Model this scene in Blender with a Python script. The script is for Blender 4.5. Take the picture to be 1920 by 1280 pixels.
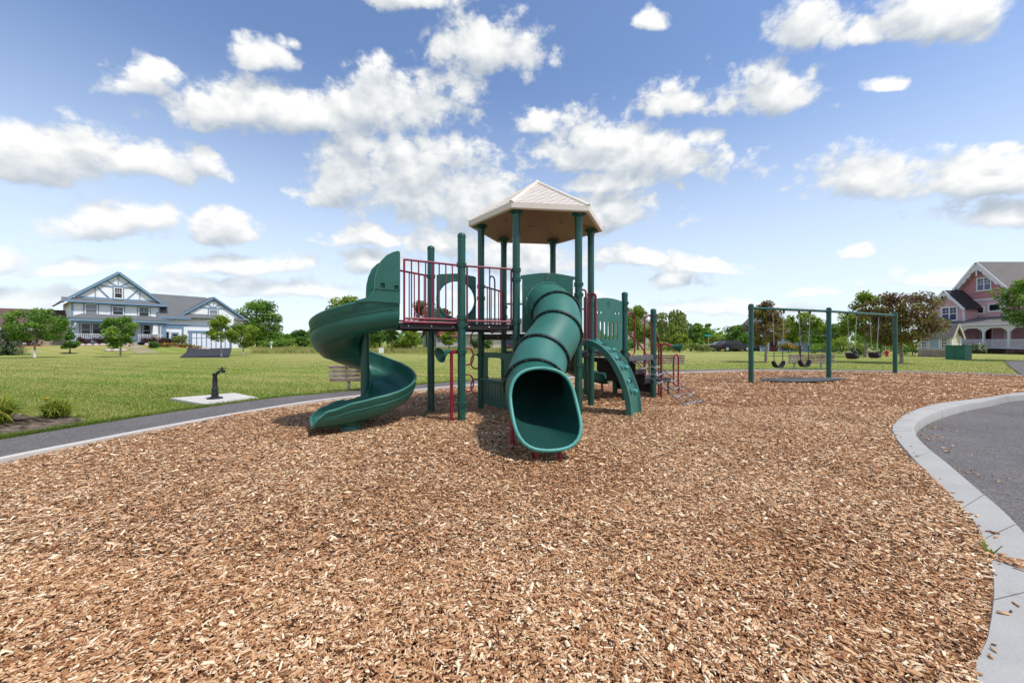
import bpy, math, random
import numpy as np
from mathutils import Vector, Matrix
from mathutils.geometry import tessellate_polygon
R = math.radians
SC = bpy.context.scene
COL = SC.collection
for o in list(bpy.data.objects):
    bpy.data.objects.remove(o)

# ------------------------------------------------------------------ camera
CAM_H, FPX = 1.25, 740.0
cam = bpy.data.cameras.new('camera')
cam.sensor_width = 36.0
cam.lens = 36.0 * FPX / 1920.0
cam.clip_start, cam.clip_end = 0.05, 3000
camo = bpy.data.objects.new('camera', cam)
camo.location = (0, 0, CAM_H)
camo.rotation_euler = (R(90), 0, 0)
COL.objects.link(camo)
SC.camera = camo

# ------------------------------------------------------------------ sun, sky, exposure
SUN_EL = R(60)
SUN_H = Vector((0.89, -0.46, 0)).normalized()
SUN_DIR = SUN_H * math.cos(SUN_EL) + Vector((0, 0, math.sin(SUN_EL)))
sl = bpy.data.lights.new('sun', 'SUN')
sl.energy = 2.75
sl.angle = R(4.0)
sl.color = (1.0, 0.955, 0.89)
so = bpy.data.objects.new('sun', sl)
so.rotation_euler = SUN_DIR.to_track_quat('Z', 'Y').to_euler()
so.location = (0, 0, 40)
COL.objects.link(so)
SC.view_settings.view_transform = 'Standard'
SC.view_settings.look = 'None'
SC.view_settings.gamma = 1.0
SC.view_settings.use_curve_mapping = False
SC.view_settings.exposure = 0.46
SC.cycles.max_bounces = 6
SC.cycles.diffuse_bounces = 3
SC.cycles.glossy_bounces = 2
SC.cycles.transmission_bounces = 3
SC.cycles.transparent_max_bounces = 6
SC.cycles.use_denoising = True
SC.cycles.use_adaptive_sampling = True
SC.cycles.adaptive_threshold = 0.02
SC.cycles.adaptive_min_samples = 6
SC.cycles.sample_clamp_indirect = 6


class NT:
    """short hand for building node trees"""
    def __init__(s, tree):
        s.t = tree
        s.n = tree.nodes
        s.l = tree.links

    def link(s, val, sock):
        if isinstance(val, bpy.types.NodeSocket):
            s.l.new(val, sock)
        elif isinstance(val, bpy.types.Node):
            s.l.new(val.outputs[0], sock)
        else:
            sock.default_value = val

    def node(s, typ, **kw):
        n = s.n.new(typ)
        for k, v in kw.items():
            setattr(n, k, v)
        return n

    def math(s, op, a, b=0.0, c=None, clamp=False):
        n = s.n.new('ShaderNodeMath')
        n.operation = op
        n.use_clamp = clamp
        s.link(a, n.inputs[0])
        s.link(b, n.inputs[1])
        if c is not None:
            s.link(c, n.inputs[2])
        return n.outputs[0]

    def vec(s, op, a, b=(0, 0, 0)):
        n = s.n.new('ShaderNodeVectorMath')
        n.operation = op
        s.link(a, n.inputs[0])
        s.link(b, n.inputs[1])
        return n.outputs['Value'] if op in ('LENGTH', 'DOT_PRODUCT') else n.outputs[0]

    def ramp(s, fac, stops, interp='LINEAR'):
        n = s.n.new('ShaderNodeValToRGB')
        e = n.color_ramp.elements
        n.color_ramp.interpolation = interp
        while len(e) < len(stops):
            e.new(0.5)
        for el, (p, c) in zip(e, stops):
            el.position = p
            el.color = (c[0], c[1], c[2], 1) if not isinstance(c, (int, float)) else (c, c, c, 1)
        s.link(fac, n.inputs[0])
        return n.outputs[0]

    def noise(s, vec, scale, detail=4, rough=0.5, dist=0.0):
        n = s.n.new('ShaderNodeTexNoise')
        if vec is not None:
            s.link(vec, n.inputs['Vector'])
        n.inputs['Scale'].default_value = scale
        n.inputs['Detail'].default_value = detail
        n.inputs['Roughness'].default_value = rough
        n.inputs['Distortion'].default_value = dist
        return n.outputs[0]

    def mix(s, fac, a, b, blend='MIX'):
        n = s.n.new('ShaderNodeMix')
        n.data_type = 'RGBA'
        n.blend_type = blend
        s.link(fac, n.inputs[0])
        for v, k in ((a, 6), (b, 7)):
            if isinstance(v, tuple) and len(v) == 3:
                v = v + (1,)
            s.link(v, n.inputs[k])
        return n.outputs[2]

    def smooth(s, v, lo, hi):
        n = s.n.new('ShaderNodeMapRange')
        n.interpolation_type = 'SMOOTHSTEP'
        s.link(v, n.inputs[0])
        n.inputs[1].default_value = lo
        n.inputs[2].default_value = hi
        return n.outputs[0]


# cumulus clouds of the day: (left, right, top, bottom) as seen from the park, turned into azimuth and elevation
CLOUDS = [
    (640, 880, -45, 30), (780, 1050, 14, 148), (295, 640, 140, 250), (560, 870, 100, 262), (-120, 270, 215, 360), (150, 405, 255, 352),
    (525, 760, 265, 400), (640, 920, 240, 420), (800, 1010, 300, 430), (960, 1065, 196, 260), (985, 1370, 232, 340), (1045, 1255, 310, 372),
    (1180, 1352, 135, 226), (1335, 1562, 108, 226), (1425, 1590, -20, 112), (1590, 1660, 30, 95), (1640, 1900, -30, 98),
    (1500, 1760, 262, 392), (1680, 2080, 268, 392), (1730, 2050, 362, 440), (80, 340, 368, 455), (330, 482, 384, 460), (-120, 60, 455, 512),
    (300, 615, 466, 520), (60, 240, 478, 525), (610, 790, 418, 465), (760, 905, 412, 480), (625, 800, 466, 516), (1020, 1250, 352, 445),
    (1090, 1300, 455, 500), (1230, 1412, 482, 520), (1455, 1580, 524, 552), (1575, 1640, 456, 488),
    (880, 1130, 440, 520), (240, 520, 518, 556), (1180, 1330, 506, 548),
    (-60, 330, 530, 575), (420, 700, 520, 566), (820, 1120, 530, 580), (1250, 1560, 556, 592), (1620, 1960, 500, 540), (430, 700, 165, 260), (1030, 1240, 205, 300),
    (425, 560, 62, 145), (205, 350, 108, 182), (1170, 1235, 16, 60), (1625, 1695, 142, 174), (1855, 1915, 256, 286),
]


def cloud_group(name, detail, fine):
    """direction -> cloud density: listed cumulus plus the same weather all round"""
    g = bpy.data.node_groups.new(name, 'ShaderNodeTree')
    g.interface.new_socket('Dir', in_out='INPUT', socket_type='NodeSocketVector')
    g.interface.new_socket('D', in_out='OUTPUT', socket_type='NodeSocketFloat')
    G = NT(g)
    gi = G.node('NodeGroupInput').outputs[0]
    go = G.node('NodeGroupOutput')
    sx = G.node('ShaderNodeSeparateXYZ')
    G.link(gi, sx.inputs[0])
    X, Y, Z = sx.outputs
    # chart of the northern sky: straight cloud bases stay straight
    yy = G.math('MAXIMUM', Y, 0.15)
    cb = G.node('ShaderNodeCombineXYZ')
    G.link(G.math('DIVIDE', X, yy), cb.inputs[0])
    G.link(G.math('DIVIDE', Z, yy), cb.inputs[1])
    # warp a little so that outlines are not ellipses
    wn = G.node('ShaderNodeTexNoise')
    wn.inputs['Scale'].default_value = 6.0
    wn.inputs['Detail'].default_value = 1.5
    G.link(gi, wn.inputs['Vector'])
    wv = G.vec('MULTIPLY', G.vec('SUBTRACT', wn.outputs['Color'], (0.5, 0.5, 0.5)), (0.13, 0.07, 0))
    p = G.vec('ADD', cb.outputs[0], wv)
    dmin = None
    for (x0, x1, y0, y1) in CLOUDS:
        a0, a1 = (x0 - 960) / FPX, (x1 - 960) / FPX
        et, eb = (640 - y0) / FPX, (640 - y1) / FPX
        wa = (a1 - a0) / 2 * 1.22
        base = eb + 0.36 * (et - eb)
        up = (et - base) * 1.14
        ratio = up / max(base - eb, 1e-3)
        q = G.vec('MULTIPLY', G.vec('SUBTRACT', p, ((a0 + a1) / 2, base, 0)), (1 / wa, 1 / up, 0))
        q2 = G.vec('MULTIPLY', q, (-1, -ratio, 0))
        d = G.vec('LENGTH', G.vec('MAXIMUM', q, q2))
        dmin = d if dmin is None else G.math('MINIMUM', dmin, d)
    # the same weather goes on outside the part of the sky listed above
    flat = G.vec('MULTIPLY', gi, (1, 1, 1.35))
    gen_n = G.noise(flat, 2.3, 1, 0.5)
    gen_d = G.math('MULTIPLY_ADD', gen_n, -7.0, 4.55)
    front = G.smooth(G.math('SUBTRACT', Y, G.math('MULTIPLY', Z, 0.15)), 0.32, 0.52)
    dmin = G.math('MINIMUM', dmin, G.math('MULTIPLY_ADD', front, 6.0, gen_d))
    dmin = G.math('MINIMUM', dmin, 2.6)
    f1 = G.noise(flat, 7.5, detail, 0.60, 0.0)
    # rounded billows: folded noise
    bl = G.math('ABSOLUTE', G.math('SUBTRACT', G.noise(flat, 13.0, fine, 0.5), 0.5))
    D = G.math('SUBTRACT', CL_BASE, dmin)
    D = G.math('ADD', D, G.math('MULTIPLY', G.math('SUBTRACT', f1, 0.5), CL_N1))
    D = G.math('ADD', D, G.math('MULTIPLY', G.math('SUBTRACT', bl, 0.085), CL_N2))
    if fine > 3:
        D = G.math('ADD', D, G.math('MULTIPLY', G.math('SUBTRACT', G.noise(flat, 34.0, 5, 0.62), 0.5), 0.75))
    G.link(D, go.inputs[0])
    return g


CL_BASE, CL_N1, CL_N2 = 1.03, 1.75, 2.0


def build_world():
    w = bpy.data.worlds.new('World')
    SC.world = w
    w.use_nodes = True
    T = NT(w.node_tree)
    T.n.clear()
    out = T.node('ShaderNodeOutputWorld')
    bg = T.node('ShaderNodeBackground')
    sky = T.node('ShaderNodeTexSky', sky_type='NISHITA', sun_disc=False)
    sky.sun_elevation = SUN_EL
    sky.sun_rotation = math.atan2(SUN_H.x, SUN_H.y)
    sky.altitude = 250
    sky.air_density = 1.0
    sky.dust_density = 0.4
    sky.ozone_density = 1.6
    gen = T.node('ShaderNodeTexCoord').outputs['Generated']

    def field(g, v):
        n = T.node('ShaderNodeGroup')
        n.node_tree = g
        T.link(v, n.inputs[0])
        return n.outputs[0]
    D0 = field(cloud_group('cloud_field', 7, 5), gen)
    D1 = field(cloud_group('cloud_field_towards_sun', 3, 2), T.vec('ADD', gen, (0.010, -0.010, 0.034)))
    alpha = T.smooth(D0, -0.02, 0.48)
    lit = T.math('ADD', 0.50, T.math('MULTIPLY', T.math('SUBTRACT', D0, D1), 0.80), clamp=True)
    thick = T.smooth(D0, 0.5, 2.0)
    lit = T.math('SUBTRACT', lit, T.math('MULTIPLY', thick, 0.14), clamp=True)
    ccol = T.ramp(lit, [(0.0, (0.36, 0.405, 0.46)), (0.35, (0.47, 0.505, 0.54)), (0.65, (0.60, 0.62, 0.63)), (0.97, (0.75, 0.75, 0.735))])
    skyc = T.mix(1.0, sky.outputs[0], (SKY_S * 0.95, SKY_S * 0.97, SKY_S * 1.05), 'MULTIPLY')
    # summer haze low down
    sz = T.node('ShaderNodeSeparateXYZ')
    T.link(gen, sz.inputs[0])
    hz = T.smooth(sz.outputs[2], 0.58, -0.06)
    skyc = T.mix(T.math('MULTIPLY', hz, 0.90), skyc, (0.64, 0.72, 0.79))
    low = T.smooth(sz.outputs[2], 0.25, 0.0)
    alpha = T.math('MULTIPLY', alpha, T.math('SUBTRACT', 0.97, T.math('MULTIPLY', low, 0.35)))
    alpha = T.math('MULTIPLY', alpha, T.smooth(sz.outputs[2], -0.03, 0.005))
    col = T.mix(alpha, skyc, ccol)
    T.link(col, bg.inputs[0])
    bg.inputs[1].default_value = 1.0
    T.link(bg.outputs[0], out.inputs[0])
    w.cycles.sampling_method = 'MANUAL'
    w.cycles.sample_map_resolution = 512


SKY_S = 0.135
build_world()

# ------------------------------------------------------------------ object helpers
FRESH = {}


def thing(name, label, cat, loc=(0, 0, 0), rotz=0.0, group=None, kind=None):
    o = bpy.data.objects.new(name, None)
    o.empty_display_size = 0.2
    COL.objects.link(o)
    o.location = loc
    o.rotation_euler = (0, 0, rotz)
    return tag(o, label, cat, group, kind)


def tag(o, label=None, cat=None, group=None, kind=None):
    if label:
        o['label'] = label
    if cat:
        o['category'] = cat
    if group:
        o['group'] = group
    if kind:
        o['kind'] = kind
    return o


def copy_tree(o, parent=None):
    c = o.copy()
    COL.objects.link(c)
    if parent is not None:
        c.parent = parent
    for ch in [x for x in bpy.data.objects if x.parent == o]:
        copy_tree(ch, c)
    return c


def link_mesh(name, me, parent=None, world=False):
    o = bpy.data.objects.new(name, me)
    COL.objects.link(o)
    if parent is not None:
        o.parent = parent
        if world:
            p, m = parent, Matrix.Identity(4)
            while p is not None:
                m = (Matrix.Translation(p.location) @ p.rotation_euler.to_matrix().to_4x4()) @ m if p.type == 'EMPTY' else m
                p = p.parent
            if parent.type == 'EMPTY':
                o.matrix_parent_inverse = m.inverted()
    return o


class MB:
    def __init__(s):
        s.v, s.f = [], []

    def add(s, vs, fs):
        k = len(s.v)
        s.v += [tuple(v) for v in vs]
        s.f += [tuple(i + k for i in f) for f in fs]
        return s

    def box(s, c, size, rot=None):
        hx, hy, hz = size[0] / 2, size[1] / 2, size[2] / 2
        vs = [Vector((x, y, z)) for z in (-hz, hz) for y in (-hy, hy) for x in (-hx, hx)]
        if rot is not None:
            vs = [rot @ v for v in vs]
        c = Vector(c)
        return s.add([v + c for v in vs], [(0, 2, 3, 1), (4, 5, 7, 6), (0, 1, 5, 4), (2, 6, 7, 3), (0, 4, 6, 2), (1, 3, 7, 5)])

    def span(s, x0, x1, y0, y1, z0, z1):
        return s.box(((x0 + x1) / 2, (y0 + y1) / 2, (z0 + z1) / 2), (x1 - x0, y1 - y0, z1 - z0))

    def bar(s, p0, p1, w, h, up=(0, 0, 1)):
        """a straight bar of w (sideways) by h (along up)"""
        p0, p1 = Vector(p0), Vector(p1)
        d = (p1 - p0)
        L = d.length
        d = d / L
        side = d.cross(Vector(up))
        if side.length < 1e-4:
            side = d.cross(Vector((0, 1, 0)))
        side.normalize()
        u = side.cross(d).normalized()
        rot = Matrix((d, side, u)).transposed()
        return s.box((p0 + p1) / 2, (L, w, h), rot)

    def tube(s, pts, r, n=8, closed=False, cap=True):
        pts = [Vector(p) for p in pts]
        m = len(pts)
        rr = r if isinstance(r, (list, tuple)) else [r] * m
        vs, fs = [], []
        prev = None
        for i, p in enumerate(pts):
            a = pts[(i - 1) % m] if (closed or i > 0) else pts[0]
            b = pts[(i + 1) % m] if (closed or i < m - 1) else pts[-1]
            d = (b - a)
            d = d.normalized() if d.length > 1e-9 else Vector((0, 0, 1))
            if prev is None:
                ref = Vector((0, 0, 1)) if abs(d.z) < 0.9 else Vector((1, 0, 0))
                u = d.cross(ref).normalized()
            else:
                u = (prev - d * prev.dot(d))
                u = u.normalized() if u.length > 1e-6 else d.orthogonal().normalized()
            prev = u
            w = d.cross(u)
            for k in range(n):
                t = 2 * math.pi * k / n
                vs.append(p + (u * math.cos(t) + w * math.sin(t)) * rr[i])
        for i in range(m if closed else m - 1):
            j = (i + 1) % m
            for k in range(n):
                l = (k + 1) % n
                fs.append((i * n + k, i * n + l, j * n + l, j * n + k))
        if cap and not closed:
            fs.append(tuple(reversed(range(n))))
            fs.append(tuple((m - 1) * n + k for k in range(n)))
        return s.add(vs, fs)

    def lathe(s, prof, o, axis=(0, 0, 1), n=20):
        """prof: (radius, height) pairs along axis from o"""
        ax = Vector(axis).normalized()
        o = Vector(o)
        pts = [o + ax * h for _, h in prof]
        u = ax.orthogonal().normalized()
        w = ax.cross(u)
        vs, fs = [], []
        for (r, h) in prof:
            for k in range(n):
                t = 2 * math.pi * k / n
                vs.append(o + ax * h + (u * math.cos(t) + w * math.sin(t)) * max(r, 1e-4))
        for i in range(len(prof) - 1):
            for k in range(n):
                l = (k + 1) % n
                fs.append((i * n + k, i * n + l, (i + 1) * n + l, (i + 1) * n + k))
        fs.append(tuple(reversed(range(n))))
        fs.append(tuple((len(prof) - 1) * n + k for k in range(n)))
        return s.add(vs, fs)

    def plate(s, outer, holes, o, ux, uy, t):
        """flat plate with holes: 2-D outlines in (ux, uy) from o, thickness t along ux x uy"""
        o, ux, uy = Vector(o), Vector(ux).normalized(), Vector(uy).normalized()
        nz = ux.cross(uy).normalized()
        loops = [outer] + list(holes)
        flat = [q for lp in loops for q in lp]
        tri = tessellate_polygon([[Vector((a, b, 0)) for a, b in lp] for lp in loops])
        N = len(flat)
        vs = [o + ux * a + uy * b - nz * t / 2 for a, b in flat] + [o + ux * a + uy * b + nz * t / 2 for a, b in flat]
        fs = []
        for a, b, c in tri:
            A, B, C_ = flat[a], flat[b], flat[c]
            if (B[0] - A[0]) * (C_[1] - A[1]) - (B[1] - A[1]) * (C_[0] - A[0]) < 0:
                a, b, c = a, c, b
            fs.append((c, b, a))
            fs.append((a + N, b + N, c + N))
        k = 0
        for q, lp in enumerate(loops):
            m = len(lp)
            area = sum(lp[i][0] * lp[(i + 1) % m][1] - lp[(i + 1) % m][0] * lp[i][1] for i in range(m))
            for i in range(m):
                j = (i + 1) % m
                f = (k + i, k + j, k + j + N, k + i + N)
                if (area > 0) != (q == 0):
                    f = tuple(reversed(f))
                fs.append(f)
            k += m
        return s.add(vs, fs)

    def grid(s, rows, closed=False):
        n = len(rows[0])
        vs = [p for r in rows for p in r]
        fs = []
        for i in range(len(rows) - 1):
            for k in range(n if closed else n - 1):
                l = (k + 1) % n
                fs.append((i * n + k, i * n + l, (i + 1) * n + l, (i + 1) * n + k))
        return s.add(vs, fs)

    def build(s, name, mat, parent=None, smooth=40, bevel=0.0, world=False, fix=False):
        me = bpy.data.meshes.new(name)
        me.from_pydata(s.v, [], s.f)
        if fix:
            import bmesh
            bm = bmesh.new()
            bm.from_mesh(me)
            bmesh.ops.recalc_face_normals(bm, faces=bm.faces)
            bm.to_mesh(me)
            bm.free()
        if mat is not None:
            me.materials.append(mat)
        if smooth:
            me.polygons.foreach_set('use_smooth', [True] * len(me.polygons))
            me.set_sharp_from_angle(angle=R(smooth))
        me.update()
        o = link_mesh(name, me, parent, world)
        if bevel:
            b = o.modifiers.new('bevel', 'BEVEL')
            b.width = bevel
            b.segments = 2
            b.limit_method = 'ANGLE'
            b.angle_limit = R(50)
        return o


def np_mesh(name, verts, faces, tone, mat, parent=None, smooth=False):
    """big mesh from arrays: verts (N,3), faces (M,k), tone (M,) saved as face attribute"""
    me = bpy.data.meshes.new(name)
    N, (M, k) = len(verts), faces.shape
    me.vertices.add(N)
    me.vertices.foreach_set('co', verts.astype(np.float32).ravel())
    me.loops.add(M * k)
    me.loops.foreach_set('vertex_index', faces.astype(np.int32).ravel())
    me.polygons.add(M)
    me.polygons.foreach_set('loop_start', np.arange(0, M * k, k, dtype=np.int32))
    me.polygons.foreach_set('loop_total', np.full(M, k, dtype=np.int32))
    if smooth:
        me.polygons.foreach_set('use_smooth', np.ones(M, dtype=bool))
    a = me.attributes.new('tone', 'FLOAT', 'FACE')
    a.data.foreach_set('value', tone.astype(np.float32))
    me.update(calc_edges=True)
    me.materials.append(mat)
    return link_mesh(name, me, parent)


def catmull(pts, n=8, closed=False):
    pts = [Vector(p) for p in pts]
    out = []
    m = len(pts)
    rng = range(m if closed else m - 1)
    for i in rng:
        if closed:
            a, b, c, d = pts[(i - 1) % m], pts[i], pts[(i + 1) % m], pts[(i + 2) % m]
        else:
            a, b, c, d = pts[max(i - 1, 0)], pts[i], pts[i + 1], pts[min(i + 2, m - 1)]
        for k in range(n):
            t = k / n
            out.append(0.5 * ((2 * b) + (c - a) * t + (2 * a - 5 * b + 4 * c - d) * t * t + (3 * b - a - 3 * c + d) * t ** 3))
    if not closed:
        out.append(pts[-1])
    return out


def rounded(w, h, r, n=5, cx=0.0, cy=0.0):
    out = []
    for (sx, sy, a0) in ((1, 1, 0), (-1, 1, 90), (-1, -1, 180), (1, -1, 270)):
        for k in range(n + 1):
            a = R(a0 + 90 * k / n)
            out.append((cx + sx * (w / 2 - r) + r * math.cos(a), cy + sy * (h / 2 - r) + r * math.sin(a)))
    return out


def circle(r, cx=0, cy=0, n=32):
    return [(cx + r * math.cos(2 * math.pi * k / n), cy + r * math.sin(2 * math.pi * k / n)) for k in range(n)]


def gp(px, py, z=0.0):
    """point of the ground that was measured at a picture position of the survey photo"""
    d = (CAM_H - z) * FPX / (py - 640)
    return ((px - 960) * d / FPX, d)


# ------------------------------------------------------------------ materials
MATS = {}


def material(name, rough=0.5, spec=0.5):
    m = bpy.data.materials.new(name)
    m.use_nodes = True
    T = NT(m.node_tree)
    b = T.n['Principled BSDF']
    b.inputs['Roughness'].default_value = rough
    b.inputs['Specular IOR Level'].default_value = spec
    MATS[name] = m
    return m, T, b


def bump(T, b, h, strength=0.3, dist=0.01):
    n = T.node('ShaderNodeBump')
    n.inputs['Strength'].default_value = strength
    n.inputs['Distance'].default_value = dist
    T.link(h, n.inputs['Height'])
    T.link(n.outputs[0], b.inputs['Normal'])


def obj_co(T):
    return T.node('ShaderNodeTexCoord').outputs['Object']


def wpos(T):
    return T.node('ShaderNodeNewGeometry').outputs['Position']


def varied(name, c, rough=0.5, var=0.18, scale=3.0, spec=0.5, bs=0.0, bscale=40, bd=0.004, metal=0.0, fade=None):
    """plain paint, plastic, metal: a base colour with soft patches, scuffs and a little relief"""
    m, T, b = material(name, rough, spec)
    p = wpos(T)
    n1 = T.noise(p, scale, 5, 0.6)
    n2 = T.noise(p, scale * 9, 4, 0.6)
    f = T.math('MULTIPLY_ADD', T.math('SUBTRACT', n1, 0.5), 2 * var * 1.6, T.math('MULTIPLY', T.math('SUBTRACT', n2, 0.5), var * 1.2))
    dark = tuple(max(0, x * (1 - var * 1.5)) for x in c)
    lite = fade or tuple(min(1, x * (1 + var * 1.5) + 0.004) for x in c)
    T.link(T.mix(T.math('ADD', f, 0.5, clamp=True), dark, lite), b.inputs['Base Color'])
    T.link(T.math('MULTIPLY_ADD', n2, 0.22, rough - 0.11, clamp=True), b.inputs['Roughness'])
    b.inputs['Metallic'].default_value = metal
    if name.startswith('green_plastic'):
        sc = T.smooth(T.noise(T.vec('MULTIPLY', p, (1.0, 1.0, 0.35)), 7.0, 7, 0.75, 0.8), 0.60, 0.72)
        cur = b.inputs['Base Color'].links[0].from_socket
        T.link(T.mix(T.math('MULTIPLY', sc, 0.30), cur, (0.13, 0.27, 0.235)), b.inputs['Base Color'])
    if bs:
        bump(T, b, T.noise(p, bscale, 4, 0.6), bs, bd)
    return m


def leafy(name, stops, trans=0.42):
    m, T, b = material(name, 0.55, 0.25)
    at = T.node('ShaderNodeAttribute', attribute_name='tone')
    c = T.ramp(at.outputs['Fac'], stops)
    T.link(c, b.inputs['Base Color'])
    tr = T.node('ShaderNodeBsdfTranslucent')
    T.link(T.mix(0.35, c, (0.25, 0.30, 0.02)), tr.inputs[0])
    mx = T.node('ShaderNodeMixShader')
    mx.inputs[0].default_value = trans
    T.link(b.outputs[0], mx.inputs[1])
    T.link(tr.outputs[0], mx.inputs[2])
    T.link(mx.outputs[0], T.n['Material Output'].inputs[0])
    return m


def siding(name, c, pitch=0.16, var=0.05):
    m, T, b = material(name, 0.6, 0.3)
    p = obj_co(T)
    s = T.node('ShaderNodeSeparateXYZ')
    T.link(p, s.inputs[0])
    fr = T.math('FRACT', T.math('MULTIPLY', s.outputs[2], 1 / pitch))
    bump(T, b, T.math('SUBTRACT', 1.0, fr), 0.9, 0.02)
    n = T.noise(p, 1.3, 4, 0.6)
    T.link(T.mix(n, tuple(x * (1 - var * 2) for x in c), tuple(min(1, x * (1 + var)) for x in c)), b.inputs['Base Color'])
    return m


def shingles(name, c1, c2, sx=3.0):
    m, T, b = material(name, 0.9, 0.2)
    p = obj_co(T)
    n = T.noise(p, 9, 5, 0.75)
    n2 = T.noise(p, 0.7, 3, 0.6)
    vo = T.node('ShaderNodeTexVoronoi')
    T.link(T.vec('MULTIPLY', p, (3.2, 3.2, 6.0)), vo.inputs['Vector'])
    f = T.math('ADD', T.math('MULTIPLY', n, 0.5), T.math('MULTIPLY', vo.outputs['Color'], 0.35))
    f = T.math('ADD', f, T.math('MULTIPLY', T.math('SUBTRACT', n2, 0.5), 0.4), clamp=True)
    T.link(T.mix(f, c1, c2), b.inputs['Base Color'])
    bump(T, b, f, 0.5, 0.03)
    return m


def setup_materials():
    GREEN = (0.010, 0.098, 0.071)
    varied('green_plastic', GREEN, 0.40, 0.20, 2.2, 0.5, 0.05, 90, 0.002, fade=(0.024, 0.150, 0.115))
    varied('green_plastic_faded', (0.022, 0.142, 0.108), 0.46, 0.22, 1.7, 0.5, 0.05, 90, 0.002, fade=(0.052, 0.215, 0.175))
    varied('green_rim', (0.055, 0.270, 0.230), 0.45, 0.15, 3, 0.5)
    varied('green_post', (0.007, 0.082, 0.063), 0.33, 0.16, 3.5, 0.55, 0.03, 60, 0.002)
    varied('red_rail', (0.215, 0.010, 0.040), 0.36, 0.18, 4, 0.5)
    varied('red_post', (0.260, 0.010, 0.028), 0.36, 0.15, 4, 0.5)
    varied('dark_deck', (0.020, 0.017, 0.018), 0.6, 0.3, 6, 0.4, 0.15, 60, 0.003)
    varied('black_rubber', (0.014, 0.014, 0.018), 0.5, 0.3, 6, 0.4)
    varied('black_flange', (0.010, 0.022, 0.020), 0.5, 0.3, 6, 0.4)
    varied('bolt_metal', (0.45, 0.46, 0.46), 0.35, 0.1, 20, 0.5, metal=0.8)
    varied('chain_metal', (0.42, 0.43, 0.44), 0.4, 0.2, 30, 0.5, metal=0.7)
    varied('net_chain', (0.10, 0.10, 0.11), 0.5, 0.2, 30, 0.5, metal=0.3)
    varied('cast_iron', (0.014, 0.014, 0.016), 0.42, 0.3, 12, 0.5, 0.15, 120, 0.002)
    varied('bronze', (0.20, 0.11, 0.08), 0.4, 0.2, 12, 0.5, metal=0.5)
    varied('net_bar', (0.13, 0.13, 0.135), 0.5, 0.15, 12, 0.5, metal=0.2)
    varied('green_inside_shaded', (0.006, 0.055, 0.043), 0.45, 0.2, 3, 0.5)  # tube plastic with the shade of the interior put into its colour
    varied('galvanised', (0.38, 0.43, 0.43), 0.5, 0.15, 12, 0.5, metal=0.3)
    varied('red_paint', (0.55, 0.02, 0.03), 0.4, 0.15, 9, 0.5)
    varied('utility_green', (0.020, 0.140, 0.085), 0.5, 0.15, 1.5, 0.4, fade=(0.04, 0.20, 0.13))
    varied('white_trim', (0.76, 0.77, 0.79), 0.55, 0.06, 1.5, 0.3)
    varied('blue_trim', (0.185, 0.295, 0.430), 0.55, 0.10, 1.0, 0.3)
    varied('lilac_trim', (0.70, 0.68, 0.74), 0.55, 0.06, 1.5, 0.3)
    varied('dark_glass', (0.015, 0.017, 0.022), 0.08, 0.3, 0.5, 0.6)
    varied('blind_glass', (0.22, 0.24, 0.27), 0.15, 0.3, 0.5, 0.6)
    varied('blue_glass', (0.05, 0.06, 0.16), 0.1, 0.3, 0.5, 0.6)
    varied('stone', (0.42, 0.33, 0.28), 0.85, 0.35, 1.4, 0.2, 0.5, 8, 0.03)
    varied('pink_rock', (0.50, 0.34, 0.29), 0.85, 0.3, 1.1, 0.2, 0.5, 9, 0.03, fade=(0.68, 0.60, 0.54))
    varied('bark', (0.115, 0.088, 0.066), 0.9, 0.4, 9, 0.2, 0.6, 30, 0.02)
    varied('pale_bark', (0.30, 0.26, 0.22), 0.9, 0.4, 9, 0.2, 0.5, 30, 0.02)
    varied('white_wrap', (0.70, 0.68, 0.65), 0.8, 0.15, 9, 0.2)
    varied('red_mulch', (0.34, 0.10, 0.055), 0.95, 0.4, 7, 0.1, 0.8, 25, 0.03)
    varied('rubber_mat', (0.085, 0.088, 0.095), 0.9, 0.3, 4, 0.2, 0.6, 70, 0.006)
    varied('drive_asphalt', (0.040, 0.041, 0.047), 0.9, 0.2, 2, 0.2)
    varied('car_dark', (0.012, 0.014, 0.026), 0.2, 0.1, 1, 0.6)
    varied('car_silver', (0.42, 0.43, 0.47), 0.25, 0.1, 1, 0.6, metal=0.3)
    varied('sign_teal', (0.02, 0.34, 0.30), 0.4, 0.1, 2, 0.4)
    varied('yellow_flower', (0.75, 0.46, 0.02), 0.6, 0.2, 9, 0.2)
    varied('door_maroon', (0.14, 0.02, 0.03), 0.4, 0.2, 2, 0.4)
    varied('flag_cloth', (0.62, 0.12, 0.26), 0.8, 0.2, 3, 0.1)
    siding('siding_white', (0.84, 0.855, 0.88))
    siding('siding_pink', (0.680, 0.400, 0.450))
    siding('siding_rose', (0.520, 0.225, 0.255))
    siding('siding_cream', (0.66, 0.61, 0.47), 0.2)
    siding('siding_beige', (0.52, 0.45, 0.36), 0.2)
    siding('siding_blue', (0.33, 0.43, 0.60), 0.2)
    siding('siding_grey', (0.40, 0.41, 0.42), 0.2)
    siding('siding_tan', (0.40, 0.30, 0.25), 0.2)
    varied('gable_white', (0.84, 0.85, 0.88), 0.6, 0.06, 0.8, 0.3)
    shingles('roof_grey', (0.085, 0.092, 0.098), (0.235, 0.240, 0.245))
    shingles('roof_brown', (0.085, 0.052, 0.048), (0.20, 0.125, 0.11))
    shingles('roof_red', (0.13, 0.035, 0.034), (0.27, 0.09, 0.08))
    shingles('roof_taupe', (0.115, 0.105, 0.100), (0.275, 0.250, 0.235))
    shingles('roof_dark', (0.035, 0.030, 0.036), (0.085, 0.07, 0.075))

    # weathered wooden slats
    m, T, b = material('slat_wood', 0.85, 0.2)
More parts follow.
